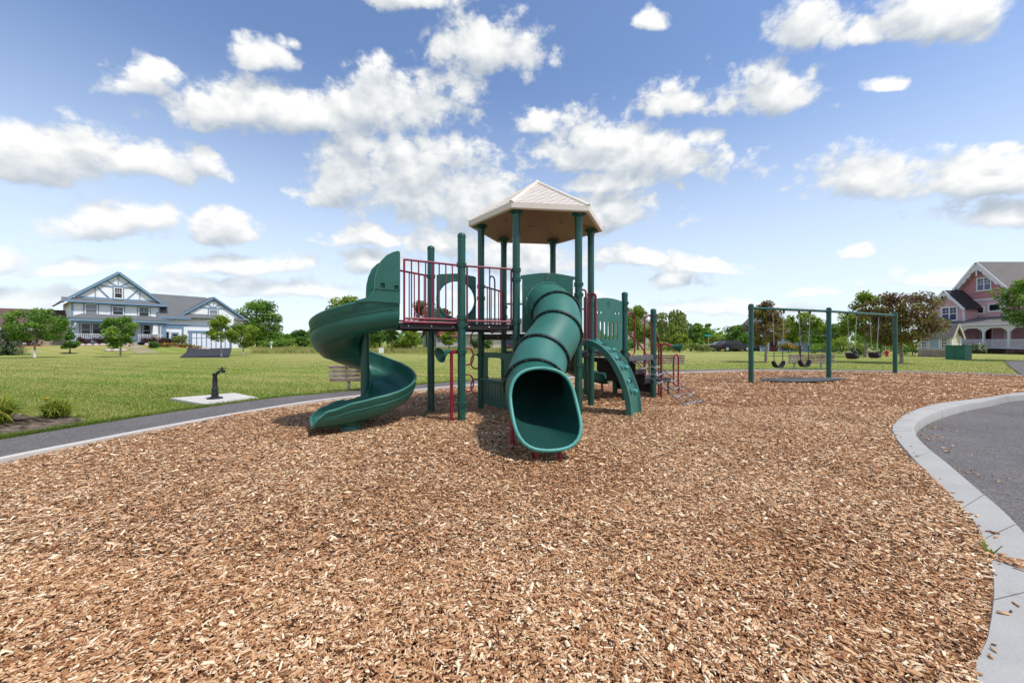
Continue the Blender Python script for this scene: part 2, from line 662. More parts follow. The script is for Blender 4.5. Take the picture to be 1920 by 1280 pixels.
    p = obj_co(T)
    n = T.noise(T.vec('MULTIPLY', p, (3, 40, 40)), 2.0, 5, 0.65)
    n2 = T.noise(p, 2.6, 3, 0.6)
    f = T.math('ADD', T.math('MULTIPLY', n, 0.8), T.math('MULTIPLY', T.math('SUBTRACT', n2, 0.5), 1.2), clamp=True)
    T.link(T.ramp(f, [(0.2, (0.16, 0.085, 0.06)), (0.45, (0.38, 0.29, 0.25)), (0.7, (0.60, 0.54, 0.52))]), b.inputs['Base Color'])
    bump(T, b, n, 0.4, 0.004)

    # canopy plastic with a moulded fish-scale relief on the roof faces (in each face's own u, v)
    m, T, b = material('canopy_plastic', 0.6, 0.35)
    p = wpos(T)
    n = T.noise(p, 3.0, 4, 0.6)
    T.link(T.mix(n, (0.66, 0.57, 0.48), (0.80, 0.73, 0.65)), b.inputs['Base Color'])
    m, T, b = material('canopy_under_shaded', 0.65, 0.3)  # same canopy plastic, its colour darkened to paint the shade under the roof
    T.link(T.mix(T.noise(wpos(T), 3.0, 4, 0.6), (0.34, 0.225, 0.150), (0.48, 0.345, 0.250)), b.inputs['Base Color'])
    m, T, b = material('canopy_scales', 0.6, 0.35)
    uv = T.node('ShaderNodeUVMap').outputs[0]
    s = T.node('ShaderNodeSeparateXYZ')
    T.link(uv, s.inputs[0])
    row = T.math('MULTIPLY', s.outputs[1], 1 / 0.085)
    rf = T.math('FLOOR', row)
    fx = T.math('FRACT', T.math('ADD', T.math('MULTIPLY', s.outputs[0], 1 / 0.125), T.math('MULTIPLY', rf, 0.5)))
    fy = T.math('FRACT', row)
    cx = T.math('SUBTRACT', fx, 0.5)
    arc = T.math('MULTIPLY', T.math('MULTIPLY', cx, cx), 1.8)
    edge = T.smooth(T.math('ABSOLUTE', T.math('SUBTRACT', fy, arc)), 0.0, 0.2)
    h = T.math('MULTIPLY', edge, T.math('SUBTRACT', 1.25, T.math('MULTIPLY', fy, 0.8)))
    n = T.noise(wpos(T), 3.0, 4, 0.6)
    T.link(T.mix(n, (0.66, 0.57, 0.48), (0.80, 0.73, 0.65)), b.inputs['Base Color'])
    bump(T, b, h, 1.0, 0.05)

    # concrete
    for nm, c in (('concrete', (0.42, 0.41, 0.385)), ('concrete_pale', (0.60, 0.565, 0.52))):
        m, T, b = material(nm, 0.9, 0.25)
        p = wpos(T)
        n = T.noise(p, 2.2, 6, 0.65)
        n2 = T.noise(p, 55, 5, 0.7)
        st = T.smooth(T.noise(p, 5.5, 5, 0.7, 0.6), 0.58, 0.75)
        f = T.math('ADD', T.math('MULTIPLY', n, 0.6), T.math('MULTIPLY', n2, 0.4))
        cc = T.mix(f, tuple(x * 0.66 for x in c), tuple(x * 1.22 for x in c))
        T.link(T.mix(T.math('MULTIPLY', st, 0.45), cc, (0.20, 0.165, 0.13)), b.inputs['Base Color'])
        bump(T, b, n2, 0.5, 0.006)

    # asphalt: dark binder with pale aggregate
    m, T, b = material('asphalt', 0.93, 0.25)
    p = wpos(T)
    v = T.node('ShaderNodeTexVoronoi')
    v.inputs['Scale'].default_value = 95
    T.link(p, v.inputs['Vector'])
    g = T.ramp(v.outputs['Color'], [(0.0, (0.085, 0.078, 0.076)), (0.60, (0.150, 0.138, 0.134)), (0.86, (0.21, 0.195, 0.185)), (1.0, (0.36, 0.33, 0.31))])
    n = T.noise(p, 0.9, 5, 0.65)
    n2 = T.noise(p, 9, 4, 0.6)
    k = T.math('MULTIPLY_ADD', n, 0.7, T.math('MULTIPLY_ADD', n2, 0.35, 0.46))
    kk = T.node('ShaderNodeCombineColor')
    for i in range(3):
        T.link(k, kk.inputs[i])
    T.link(T.mix(1.0, g, kk.outputs[0], 'MULTIPLY'), b.inputs['Base Color'])
    bump(T, b, v.outputs['Distance'], 0.6, 0.006)

    # lawn: green turf with dry straw patches and mowing streaks
    m, T, b = material('lawn', 0.95, 0.1)
    p = wpos(T)
    big = T.noise(p, 0.085, 4, 0.6)
    mid = T.noise(T.vec('MULTIPLY', p, (0.6, 1.6, 1)), 0.55, 5, 0.65)
    fine = T.noise(p, 14, 5, 0.75)
    f = T.math('ADD', T.math('MULTIPLY', big, 0.75), T.math('MULTIPLY', mid, 0.75))
    wv_ = T.math('SINE', T.math('MULTIPLY', T.vec('DOT_PRODUCT', p, (0.35, 0.94, 0)), 3.4))
    f = T.math('ADD', f, T.math('MULTIPLY', wv_, 0.06))
    f = T.math('ADD', f, T.math('MULTIPLY', T.math('SUBTRACT', fine, 0.5), 0.65))
    c = T.ramp(f, [(0.42, (0.120, 0.200, 0.026)), (0.60, (0.195, 0.262, 0.048)), (0.74, (0.285, 0.300, 0.080)), (0.95, (0.385, 0.330, 0.130))])
    T.link(c, b.inputs['Base Color'])
    bump(T, b, fine, 0.8, 0.03)
    m, T, b = material('meadow', 0.95, 0.1)
    p = wpos(T)
    f = T.math('ADD', T.math('MULTIPLY', T.noise(p, 0.2, 5, 0.7), 0.8), T.math('MULTIPLY', T.noise(p, 3, 4, 0.7), 0.35))
    T.link(T.ramp(f, [(0.40, (0.16, 0.21, 0.04)), (0.65, (0.27, 0.28, 0.07)), (0.85, (0.40, 0.34, 0.14))]), b.inputs['Base Color'])
    bump(T, b, T.noise(p, 9, 4, 0.7), 0.8, 0.06)

    # mulch bed below the loose chips
    m, T, b = material('mulch_bed', 0.95, 0.1)
    p = wpos(T)
    v = T.node('ShaderNodeTexVoronoi')
    v.inputs['Scale'].default_value = 70
    pw = T.vec('ADD', p, T.vec('MULTIPLY', T.node('ShaderNodeTexNoise').outputs['Color'], (0.02, 0.02, 0.02)))
    T.link(pw, v.inputs['Vector'])
    big = T.noise(p, 0.8, 4, 0.6)
    f = T.math('ADD', T.math('MULTIPLY', v.outputs['Color'], 0.85), T.math('MULTIPLY', T.math('SUBTRACT', big, 0.5), 0.5), clamp=True)
    T.link(T.ramp(f, [(0.0, (0.085, 0.034, 0.017)), (0.35, (0.22, 0.10, 0.05)), (0.7, (0.36, 0.19, 0.095)), (1.0, (0.55, 0.36, 0.21))]), b.inputs['Base Color'])
    bump(T, b, v.outputs['Color'], 0.8, 0.015)
    # chips
    m, T, b = material('wood_chips', 0.85, 0.2)
    at = T.node('ShaderNodeAttribute', attribute_name='tone')
    p = wpos(T)
    big = T.noise(p, 0.7, 6, 0.65)
    gr = T.noise(T.vec('MULTIPLY', p, (1, 1, 1)), 160, 3, 0.6)
    f = T.math('ADD', at.outputs['Fac'], T.math('MULTIPLY', T.math('SUBTRACT', big, 0.5), 0.55))
    f = T.math('ADD', f, T.math('MULTIPLY', T.math('SUBTRACT', gr, 0.5), 0.28), clamp=True)
    T.link(T.ramp(f, [(0.0, (0.060, 0.023, 0.010)), (0.18, (0.245, 0.100, 0.042)), (0.46, (0.490, 0.252, 0.118)), (0.74, (0.690, 0.440, 0.245)), (1.0, (0.90, 0.73, 0.51))]), b.inputs['Base Color'])
    # soil
    varied('bed_soil', (0.085, 0.055, 0.042), 0.95, 0.8, 7, 0.1, 1.0, 26, 0.05, fade=(0.33, 0.25, 0.19))
    # leaves
    leafy('leaf_green', [(0, (0.050, 0.124, 0.024)), (0.5, (0.136, 0.284, 0.041)), (1, (0.351, 0.523, 0.079))])
    leafy('leaf_dark', [(0, (0.034, 0.095, 0.034)), (0.5, (0.101, 0.219, 0.050)), (1, (0.239, 0.394, 0.085))])
    leafy('leaf_lime', [(0, (0.086, 0.164, 0.021)), (0.5, (0.224, 0.328, 0.038)), (1, (0.448, 0.535, 0.078))])
    leafy('leaf_willow', [(0, (0.133, 0.184, 0.041)), (0.5, (0.275, 0.342, 0.083)), (1, (0.483, 0.517, 0.167))])
    leafy('leaf_maroon', [(0, (0.110, 0.030, 0.052)), (0.40, (0.165, 0.062, 0.058)), (0.58, (0.190, 0.140, 0.046)), (1, (0.280, 0.275, 0.060))])
    leafy('leaf_plum', [(0, (0.030, 0.015, 0.021)), (0.6, (0.083, 0.039, 0.042)), (1, (0.150, 0.083, 0.060))], 0.2)
    leafy('leaf_spruce', [(0, (0.016, 0.048, 0.026)), (0.5, (0.048, 0.115, 0.054)), (1, (0.136, 0.224, 0.112))], 0.1)
    leafy('leaf_pale', [(0, (0.07, 0.12, 0.02)), (0.5, (0.21, 0.27, 0.06)), (0.8, (0.36, 0.40, 0.13)), (1, (0.50, 0.50, 0.26))])
    leafy('leaf_bloom', [(0, (0.040, 0.075, 0.016)), (0.6, (0.075, 0.130, 0.025)), (0.68, (0.66, 0.68, 0.50)), (1, (0.85, 0.86, 0.74))], 0.2)
    leafy('leaf_flowers', [(0, (0.05, 0.09, 0.015)), (0.5, (0.12, 0.17, 0.03)), (0.62, (0.62, 0.42, 0.03)), (0.8, (0.60, 0.15, 0.08)), (1, (0.55, 0.05, 0.12))], 0.25)
    leafy('leaf_lily', [(0, (0.12, 0.20, 0.02)), (0.5, (0.30, 0.38, 0.04)), (0.85, (0.50, 0.50, 0.09)), (1, (0.56, 0.40, 0.15))], 0.45)
    leafy('grass_blades', [(0, (0.110, 0.195, 0.020)), (0.4, (0.195, 0.280, 0.042)), (0.7, (0.310, 0.340, 0.085)), (1, (0.470, 0.410, 0.170))], 0.45)
    leafy('tall_grass', [(0, (0.16, 0.22, 0.03)), (0.5, (0.32, 0.34, 0.08)), (1, (0.54, 0.46, 0.22))], 0.4)


setup_materials()
M = MATS

# ------------------------------------------------------------------ the setting
def flat_poly(name, pts, z, mat, kind='structure', label=None):
    me = bpy.data.meshes.new(name)
    tri = tessellate_polygon([[Vector((x, y, 0)) for x, y in pts]])
    fs = []
    for a, b, c in tri:
        A, B, C_ = pts[a], pts[b], pts[c]
        fs.append((a, b, c) if (B[0] - A[0]) * (C_[1] - A[1]) - (B[1] - A[1]) * (C_[0] - A[0]) > 0 else (a, c, b))
    me.from_pydata([(x, y, z) for x, y in pts], [], fs)
    me.materials.append(mat)
    o = link_mesh(name, me)
    return tag(o, label, None, None, kind)


def xy(c):
    return [(p.x, p.y) for p in c]


# right kerb, measured on its two top edges
K_IN = [gp(*q) for q in ((1920, 736), (1850, 746), (1760, 757), (1705, 774), (1676, 797), (1678, 818), (1700, 848), (1740, 890), (1790, 940),
                         (1828, 985), (1850, 1030), (1861, 1080), (1862, 1130), (1851, 1200), (1830, 1280))] + [(1.42, 1.05), (1.0, 0.55), (0.3, -0.1), (-1.4, -1.0)]
K_OUT = [gp(*q) for q in ((1921, 740), (1858, 750), (1795, 762), (1742, 779), (1717, 797), (1718, 815), (1738, 838), (1780, 872), (1830, 915),
                          (1880, 957), (1921, 1000), (1960, 1052), (1985, 1100), (1995, 1170), (1985, 1260))] + [(1.75, 0.88), (1.25, 0.33), (0.5, -0.35), (-1.3, -1.3)]
K_IN = [(22.0, 11.6), (15.5, 10.35)] + K_IN
K_OUT = [(22.0, 11.2), (15.5, 9.98)] + K_OUT
kin = xy(catmull([(x, y, 0) for x, y in K_IN], 6))
kout = xy(catmull([(x, y, 0) for x, y in K_OUT], 6))
# left and far edging of the mulch
E_IN = [(-4.6, -2.5), (-5.15, 1.0), (-5.35, 2.6), gp(0, 867), gp(170, 832), gp(320, 802), gp(483, 772), gp(615, 751), gp(780, 733), gp(892, 722), (2.2, 13.6), gp(1275, 699),
        gp(1420, 695), gp(1560, 695.5), gp(1700, 697.5), gp(1810, 700), gp(1900, 703.5), (21.5, 13.2), (23.2, 12.3)]
ein = xy(catmull([(x, y, 0) for x, y in E_IN], 6))


def offset(line, d):
    out = []
    for i, (x, y) in enumerate(line):
        a, b = line[max(i - 1, 0)], line[min(i + 1, len(line) - 1)]
        t = Vector((b[0] - a[0], b[1] - a[1])).normalized()
        out.append((x - t.y * d, y + t.x * d))
    return out


eout = offset(ein, 0.14)
path_near = offset(ein, 0.145)
path_far = []
for i, (x, y) in enumerate(ein):
    w = 1.56 if y < 8.4 else 1.42
    path_far.append(offset(ein, w)[i])

flat_poly('ground', [(-900, -400), (900, -400), (900, 1500), (-900, 1500)], -0.19, M['lawn'])
# road to the right, with a concrete-edged lawn beyond it
flat_poly('road', [(60, -60), (60, 11.0), (24, 11.3)] + kout[1:] + [(-1.0, -60)], -0.125, M['asphalt'])
# lawn sheet with the road cut out
lawn_pts = [(-900, -400), (-2.0, -400)] + list(reversed(kout)) + [(25, 11.6), (60, 11.4), (900, 11.4), (900, 1500), (-900, 1500)]
flat_poly('lawn', lawn_pts, -0.040, M['lawn'])
flat_poly('path', path_near + list(reversed(path_far)), -0.020, M['asphalt'])
side = [gp(1883, 677), gp(1990, 672), gp(2100, 690), gp(2000, 712), gp(1925, 704), gp(1908, 697), gp(1896, 688)]
flat_poly('side_path', side, -0.009, M['asphalt'])
mulch_pts = ein + list(reversed(kin))[::-1]
mulch_ring = ein + kin

# mulch bed: a gently uneven sheet
def inside(poly, X, Y):
    c = np.zeros(X.shape, bool)
    n = len(poly)
    for i in range(n):
        x0, y0 = poly[i]
        x1, y1 = poly[(i + 1) % n]
        cond = ((y0 > Y) != (y1 > Y))
        with np.errstate(divide='ignore', invalid='ignore'):
            xx = (x1 - x0) * (Y - y0) / (y1 - y0 + 1e-12) + x0
        c ^= cond & (X < xx)
    return c


def mulch_z(X, Y):
    return 0.006 + 0.010 * np.sin(X * 1.7 + 0.6 * Y) + 0.012 * np.sin(Y * 1.3 - 0.8 * X + 1.0) + 0.007 * np.sin(3.1 * X + 2.3 * Y)


flat_poly('mulch', mulch_ring, -0.030, M['mulch_bed'])


def chip_mass():
    rng = np.random.default_rng(7)
    V, F, TN = [], [], []
    base = 0

    def scatter(y0, y1, n, smin, smax, solid, zlift):
        nonlocal base
        # denser towards the viewer: sample distance with p ~ d (wedge)
        d = np.sqrt(rng.uniform(y0 ** 2, y1 ** 2, n))
        x = (1.42 * d + 0.7) * rng.uniform(-1, 1, n)
        ok = inside(mulch_ring, x, d)
        x, d = x[ok], d[ok]
        m = len(x)
        L = rng.uniform(smin, smax, m) * rng.choice([0.5, 0.8, 1.0, 1.0, 1.7], m)
        Wd = L * rng.uniform(0.18, 0.62, m)
        th = rng.uniform(0.002, 0.005, m)
        yaw = rng.uniform(0, 2 * np.pi, m)
        tilt = rng.normal(0, 0.20, m)
        roll = rng.normal(0, 0.26, m)
        z = mulch_z(x, d) - 0.006 + rng.uniform(-0.004, zlift, m)
        cy, sy = np.cos(yaw), np.sin(yaw)
        ct, st = np.cos(tilt), np.sin(tilt)
        cr, sr = np.cos(roll), np.sin(roll)
        ax = np.stack([cy * ct, sy * ct, st], 1)
        bx = np.stack([-sy * cr, cy * cr, sr], 1)
        nz = np.cross(ax, bx)
        C = np.stack([x, d, z], 1)
        tap = rng.uniform(0.35, 1.0, (m, 2))
        sk = rng.uniform(-0.25, 0.25, (m, 2))
        tone = np.clip(rng.normal(0.54, 0.26, m), 0, 1)
        tone[rng.random(m) < 0.05] = 0.97
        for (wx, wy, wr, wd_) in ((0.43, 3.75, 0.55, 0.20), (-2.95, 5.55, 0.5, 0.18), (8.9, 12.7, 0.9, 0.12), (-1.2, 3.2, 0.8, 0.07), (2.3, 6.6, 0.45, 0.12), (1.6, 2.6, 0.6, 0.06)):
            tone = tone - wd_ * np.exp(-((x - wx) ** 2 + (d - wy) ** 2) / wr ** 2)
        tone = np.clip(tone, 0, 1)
        q = []
        for sa, k in ((-1, 0), (1, 1)):
            for sb in (-1, 1):
                q.append(C + ax * (L / 2 * (sa + sk[:, k] * sb))[:, None] + bx * (Wd / 2 * sb * tap[:, k])[:, None])
        top = np.stack([q[0], q[2], q[3], q[1]], 1)          # m,4,3
        if solid:
            bot = top - (nz * th[:, None])[:, None, :]
            vs = np.concatenate([top, bot], 1)               # m,8,3
            idx = np.array([[0, 1, 2, 3], [0, 4, 5, 1], [2, 6, 7, 3]])
            nv = 8
        else:
            vs = top
            idx = np.array([[0, 1, 2, 3]])
            nv = 4
        fs = (np.arange(m) * nv)[:, None, None] + idx[None] + base
        base += m * nv
        V.append(vs.reshape(-1, 3))
        F.append(fs.reshape(-1, 4))
        TN.append(np.repeat(tone, len(idx)))

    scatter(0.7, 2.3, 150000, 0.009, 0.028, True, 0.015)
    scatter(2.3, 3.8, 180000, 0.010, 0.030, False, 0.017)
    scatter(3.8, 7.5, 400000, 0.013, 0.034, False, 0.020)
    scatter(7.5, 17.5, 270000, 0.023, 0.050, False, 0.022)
    o = np_mesh('wood_chips', np.concatenate(V), np.concatenate(F), np.concatenate(TN), M['wood_chips'])
    tag(o, 'loose tan wood chips covering the whole play area', 'wood chips', None, 'stuff')

    # chips strayed on to the kerb and the road edge
    V.clear(); F.clear(); TN.clear()
    pts, ph = [], []
    for i in range(84):
        k = rng.integers(20, 110)
        a = kin[min(k, len(kin) - 1)]
        b = kout[min(k, len(kout) - 1)]
        t = abs(rng.normal(0, 0.22)) if i < 34 else 1.03 + abs(rng.normal(0, 0.22))
        pts.append((a[0] + (b[0] - a[0]) * t, a[1] + (b[1] - a[1]) * t, 0.019 if t < 0.97 else -0.121))
    # a little drift of chips lying across the kerb
    a, b = Vector(gp(1862, 1050)), Vector(gp(1925, 1068))
    for i in range(110):
        t = rng.random()
        w = (1 - t) * 0.05 + 0.012
        p = a.lerp(b, t)
        pts.append((p.x + rng.normal(0, w * 0.5), p.y + rng.normal(0, w), 0.020 + rng.random() * 0.012))
    # and along the gutter
    g = [gp(1722, 815, -.12), gp(1745, 842, -.12), gp(1735, 800, -.12), gp(1790, 882, -.12), gp(1730, 825, -.12)]
    for i in range(90):
        c = g[rng.integers(0, len(g))]
        pts.append((c[0] + abs(rng.normal(0, 0.10)) + 0.03, c[1] + rng.normal(0, 0.16), -0.120 + rng.random() * 0.008))
    m = len(pts)
    C = np.array(pts)
    yaw = rng.uniform(0, 6.28, m)
    L = rng.uniform(0.014, 0.040, m)
    Wd = L * rng.uniform(0.2, 0.5, m)
    ax = np.stack([np.cos(yaw), np.sin(yaw), rng.normal(0, 0.08, m)], 1)
    bx = np.stack([-np.sin(yaw), np.cos(yaw), rng.normal(0, 0.12, m)], 1)
    q = [C + ax * (sa * L / 2)[:, None] + bx * (sb * Wd / 2)[:, None] for sa, sb in ((-1, -1), (1, -1), (1, 1), (-1, 1))]
    top = np.stack(q, 1)
    top[:, :, 2] += 0.006
    bot = top.copy()
    bot[:, :, 2] -= 0.005
    vs = np.concatenate([top, bot], 1)
    idx = np.array([[0, 1, 2, 3], [0, 4, 5, 1], [1, 5, 6, 2], [2, 6, 7, 3], [3, 7, 4, 0]])
    fs = (np.arange(m) * 8)[:, None, None] + idx[None]
    o = np_mesh('stray_chips', vs.reshape(-1, 3), fs.reshape(-1, 4), np.repeat(np.clip(rng.normal(0.45, 0.25, m), 0, 1), 5), M['wood_chips'])
    tag(o, 'stray wood chips spilled over the kerb and gutter', 'wood chips', None, 'stuff')


chip_mass()

# concrete kerb on the right: cast lengths with open joints
kerb = tag(bpy.data.objects.new('kerb', None), 'curved concrete kerb between wood chips and asphalt road', None, None, 'structure')
COL.objects.link(kerb)
JOINTS = [0, 14, 27, 34, 40, 50, 62, 70, 84, 100, len(kin) - 1]
for a, b in zip(JOINTS[:-1], JOINTS[1:]):
    mb = MB()
    rows = []
    seq = list(range(a, b + 1))
    for q in seq:
        I, O = Vector(kin[q]), Vector(kout[q])
        # shrink the ends for a joint a few millimetres wide
        if q == seq[0] and q + 1 < len(kin):
            n = Vector(kin[q + 1]); t = 0.010 / max((n - I).length, 1e-3)
            I = I.lerp(n, t); O = O.lerp(Vector(kout[q + 1]), t)
        if q == seq[-1] and q > 0:
            n = Vector(kin[q - 1]); t = 0.006 / max((n - I).length, 1e-3)
            I = I.lerp(n, t); O = O.lerp(Vector(kout[q - 1]), t)
        w = (O - I)
        L = w.length
        w = w / L
        prof = [(-0.01, -0.17), (-0.01, 0.004), (0.006, 0.016), (L - 0.035, 0.018), (L - 0.012, 0.008), (L, -0.014), (L + 0.012, -0.17)]
        rows.append([(I.x + w.x * s, I.y + w.y * s, z) for s, z in prof])
    mb.grid(rows)
    n = len(prof)
    k = len(rows)
    mb.f.append(tuple(range(n)))
    mb.f.append(tuple(reversed([(k - 1) * n + i for i in range(n)])))
    mb.build('kerb_segment', M['concrete'], kerb, smooth=35, fix=True)

# thin edging strip between mulch and path
mb = MB()
rows = []
for (a, b) in zip(ein, eout):
    rows.append([(a[0], a[1], -0.10), (a[0], a[1], 0.034), (b[0], b[1], 0.030), (b[0], b[1], -0.10)])
mb.grid(rows)
tag(mb.build('edging', M['concrete_pale'], None, smooth=30, fix=True), 'thin pale concrete edging strip around the far mulch', None, None, 'structure')

# concrete pad of the fountain
pad = [gp(319, 747), gp(440, 737), gp(484, 746), gp(388, 759)]
mb = MB()
mb.add([(x, y, z) for z in (-0.05, 0.012) for x, y in pad], [(3, 2, 1, 0), (4, 5, 6, 7), (0, 1, 5, 4), (1, 2, 6, 5), (2, 3, 7, 6), (3, 0, 4, 7)])
tag(mb.build('fountain_pad', M['concrete_pale'], None, smooth=0, fix=True), 'pale concrete pad under the drinking fountain', None, None, 'structure')
# planting bed with daylilies
bed = [gp(-90, 846), gp(0, 818), gp(60, 809), gp(120, 799), gp(165, 789), gp(128, 778), gp(60, 778), gp(20, 775), gp(-60, 776), gp(-180, 790)]
mb = MB()
cx = sum(p[0] for p in bed) / len(bed)
cy = sum(p[1] for p in bed) / len(bed)
rows = [[(cx + (x - cx) * t, cy + (y - cy) * t, 0.05 * (1 - t * t) - 0.006 + 0.02 * math.sin(9 * t + x * 5) * (t < 0.95)) for x, y in bed] for t in (1.0, 0.85, 0.6, 0.3, 0.02)]
mb.grid(rows, closed=True)
tag(mb.build('planting_bed', M['bed_soil'], None, smooth=60, fix=True), 'dark soil planting bed beside the asphalt path', None, None, 'structure')
# rubber mat under the swings
mat_pts = [gp(1424, 714.5), gp(1450, 710.5), gp(1520, 709.5), gp(1585, 711), gp(1560, 715), gp(1500, 717.5)]
flat_poly('rubber_mat', xy(catmull([(x, y, 0) for x, y in mat_pts], 5, True)), 0.040, M['rubber_mat'], None)
tag(bpy.data.objects['rubber_mat'], 'flat grey rubber mat worn bare under the belt swings', 'mat')


# grass blades on the near lawn
def blades(name, label, region, n, hmin, hmax, wid, mat, seed, jitter=None, zb=-0.045):
    rng = np.random.default_rng(seed)
    x, y = region(rng, n)
    m = len(x)
    h = rng.uniform(hmin, hmax, m)
    yaw = rng.uniform(0, 6.28, m)
    lean = rng.uniform(0.2, 1.3, m)
    w = wid * rng.uniform(0.6, 1.4, m)
    ld = rng.uniform(0, 6.28, m)
    zz = np.full(m, zb) if not callable(zb) else zb(x, y)
    C = np.stack([x, y, zz], 1)
    sd = np.stack([np.cos(yaw), np.sin(yaw), np.zeros(m)], 1) * (w / 2)[:, None]
    tip = C + np.stack([np.cos(ld) * h * lean, np.sin(ld) * h * lean, h], 1)
    vs = np.stack([C - sd, C + sd, tip], 1).reshape(-1, 3)
    fs = np.arange(m * 3).reshape(-1, 3)
    patch = 0.14 * np.sin(x * 0.7 + 1) * np.sin(y * 0.5) + 0.10 * np.sin(x * 2.1 + y) + 0.10 * np.sin(1.2 * x + 3.2 * y) + 0.26 * np.clip((y - 8.5) / 8, -0.4, 1)
    tone = np.clip(rng.normal(0.38, 0.14, m) + patch, 0, 1)
    o = np_mesh(name, vs, fs, tone, mat)
    return tag(o, label, 'grass', None, 'stuff')


keep_out = [path_near + list(reversed(path_far)), pad, bed]


def lawn_region(y0, y1, xmin, xmax):
    def f(rng, n):
        y = np.sqrt(rng.uniform(y0 ** 2, y1 ** 2, n))
        x = y * rng.uniform(xmin, xmax, n)
        ok = ~inside(mulch_ring, x, y)
        for poly in keep_out + [[(a, b) for a, b in side]]:
            ok &= ~inside(poly, x, y)
        ok &= ~((x > 1.0) & (y < 11.8))
        ok &= rng.random(n) < np.clip((y1 - y) / (y1 - y0) * 1.6, 0, 1) ** 1.5
        near_edge = (x < -0.5) | (y > 13)
        return x[ok & near_edge], y[ok & near_edge]
    return f


blades('lawn_grass', 'short mown green and straw grass beyond the path', lawn_region(3.5, 15, -2.3, 0.4), 430000, 0.018, 0.048, 0.012, M['grass_blades'], 3)
blades('far_lawn_grass', 'short mown green grass behind the swings', lawn_region(9, 34, -2.3, 1.7), 340000, 0.018, 0.045, 0.030, M['grass_blades'], 4)


# ragged grass along the path and pad edges
def edge_region(rng, n):
    i = rng.integers(0, len(path_far) - 1, n)
    P = np.array(path_far)
    t = rng.random(n)
    p = P[i] * (1 - t)[:, None] + P[i + 1] * t[:, None]
    off = np.abs(rng.normal(0, 0.07, n)) - 0.03
    Q = np.array(offset(path_far, 1.0)) - P
    q = Q[i]
    p = p + q * off[:, None]
    ok = (p[:, 1] < 14) & (p[:, 1] > 4.5)
    for poly in (pad, bed):
        ok &= ~inside(poly, p[:, 0], p[:, 1])
    return p[ok, 0], p[ok, 1]


blades('edge_grass', 'ragged unmown grass fringe along the path edge', edge_region, 26000, 0.04, 0.11, 0.012, M['grass_blades'], 5)


# ------------------------------------------------------------------ playground climbing structure
HC, HR, H0 = Vector((0.48, 7.58)), 1.073, 7.6


def hexp(i, r=HR):
    a = R(H0 + 60 * i)
    return Vector((HC.x + r * math.cos(a), HC.y + r * math.sin(a)))


PC, PF, PE, PD, PA, PB = [hexp(i) for i in range(6)]      # right, back right, back left, left, front left, front right
PP, PQ = Vector((-0.80, 6.26)), Vector((-1.458, 7.10))
OUT = Vector((math.cos(R(37.6)), math.sin(R(37.6))))
PG, PG2 = PC + OUT * 1.07, PF + OUT * 1.07
PH, PH2 = PC + OUT * 2.13, PF + OUT * 2.13
ZQ, ZHX, ZL, ZT = 1.53, 1.38, 1.05, 0.88
PR = 0.0635
root = thing('play_structure', 'large green playground climbing structure with slides and tan hexagonal canopy', 'playground structure', (HC.x, HC.y, 0))


def W3(p, z):
    return Vector((p.x, p.y, z))


posts = {}


def post(key, p, top, dome=True, clamps=()):
    mb = MB()
    prof = [(PR, -0.35), (PR, top - (0.075 if dome else 0))]
    if dome:
        prof += [(PR * 1.06, top - 0.074), (PR * 1.06, top - 0.05), (PR * 0.98, top - 0.028), (PR * 0.8, top - 0.012), (PR * 0.45, top - 0.002), (0.001, top)]
    mb.lathe(prof, (p.x, p.y, 0), n=22)
    o = mb.build('post', M['green_post'], root, smooth=35, world=True)
    for z in clamps:
        c = MB()
        c.lathe([(PR + 0.002, -0.034), (PR + 0.016, -0.030), (PR + 0.016, -0.008), (PR + 0.009, -0.005), (PR + 0.009, 0.005), (PR + 0.016, 0.008), (PR + 0.016, 0.030), (PR + 0.002, 0.034)], (p.x, p.y, z), n=20)
        for a in (-1.9, -0.7):
            c.box((p.x + math.cos(a) * (PR + 0.018), p.y + math.sin(a) * (PR + 0.018), z), (0.022, 0.022, 0.03))
        c.build('clamp', M['green_post'], o, smooth=30)
    posts[key] = o
    return o


RT = 3.40
post('A', PA, RT, False, (2.44, 2.28, 1.58, 1.30))
post('B', PB, RT, False, (2.22, 2.04, 1.22, 0.86))
post('C', PC, RT, False, (2.16, 1.98, 1.10))
post('D', PD, RT, False, (2.28, 2.06, 1.00, 0.22))
post('E', PE, RT, False, (1.98, 1.78, 0.90))
post('F', PF, RT, False, (1.98, 1.10))
post('P', PP, 2.97, True, (2.46, 1.63, 1.50, 1.09, 0.26))
post('Q', PQ, 2.97, True, (2.42, 1.56))
post('G', PG, 2.30, True, (2.06, 1.94, 1.08, 0.92))
post('G2', PG2, 2.30, True, ())
post('H', PH, 2.00, True, (1.84, 1.74, 0.92))
post('H2', PH2, 1.35, True, ())


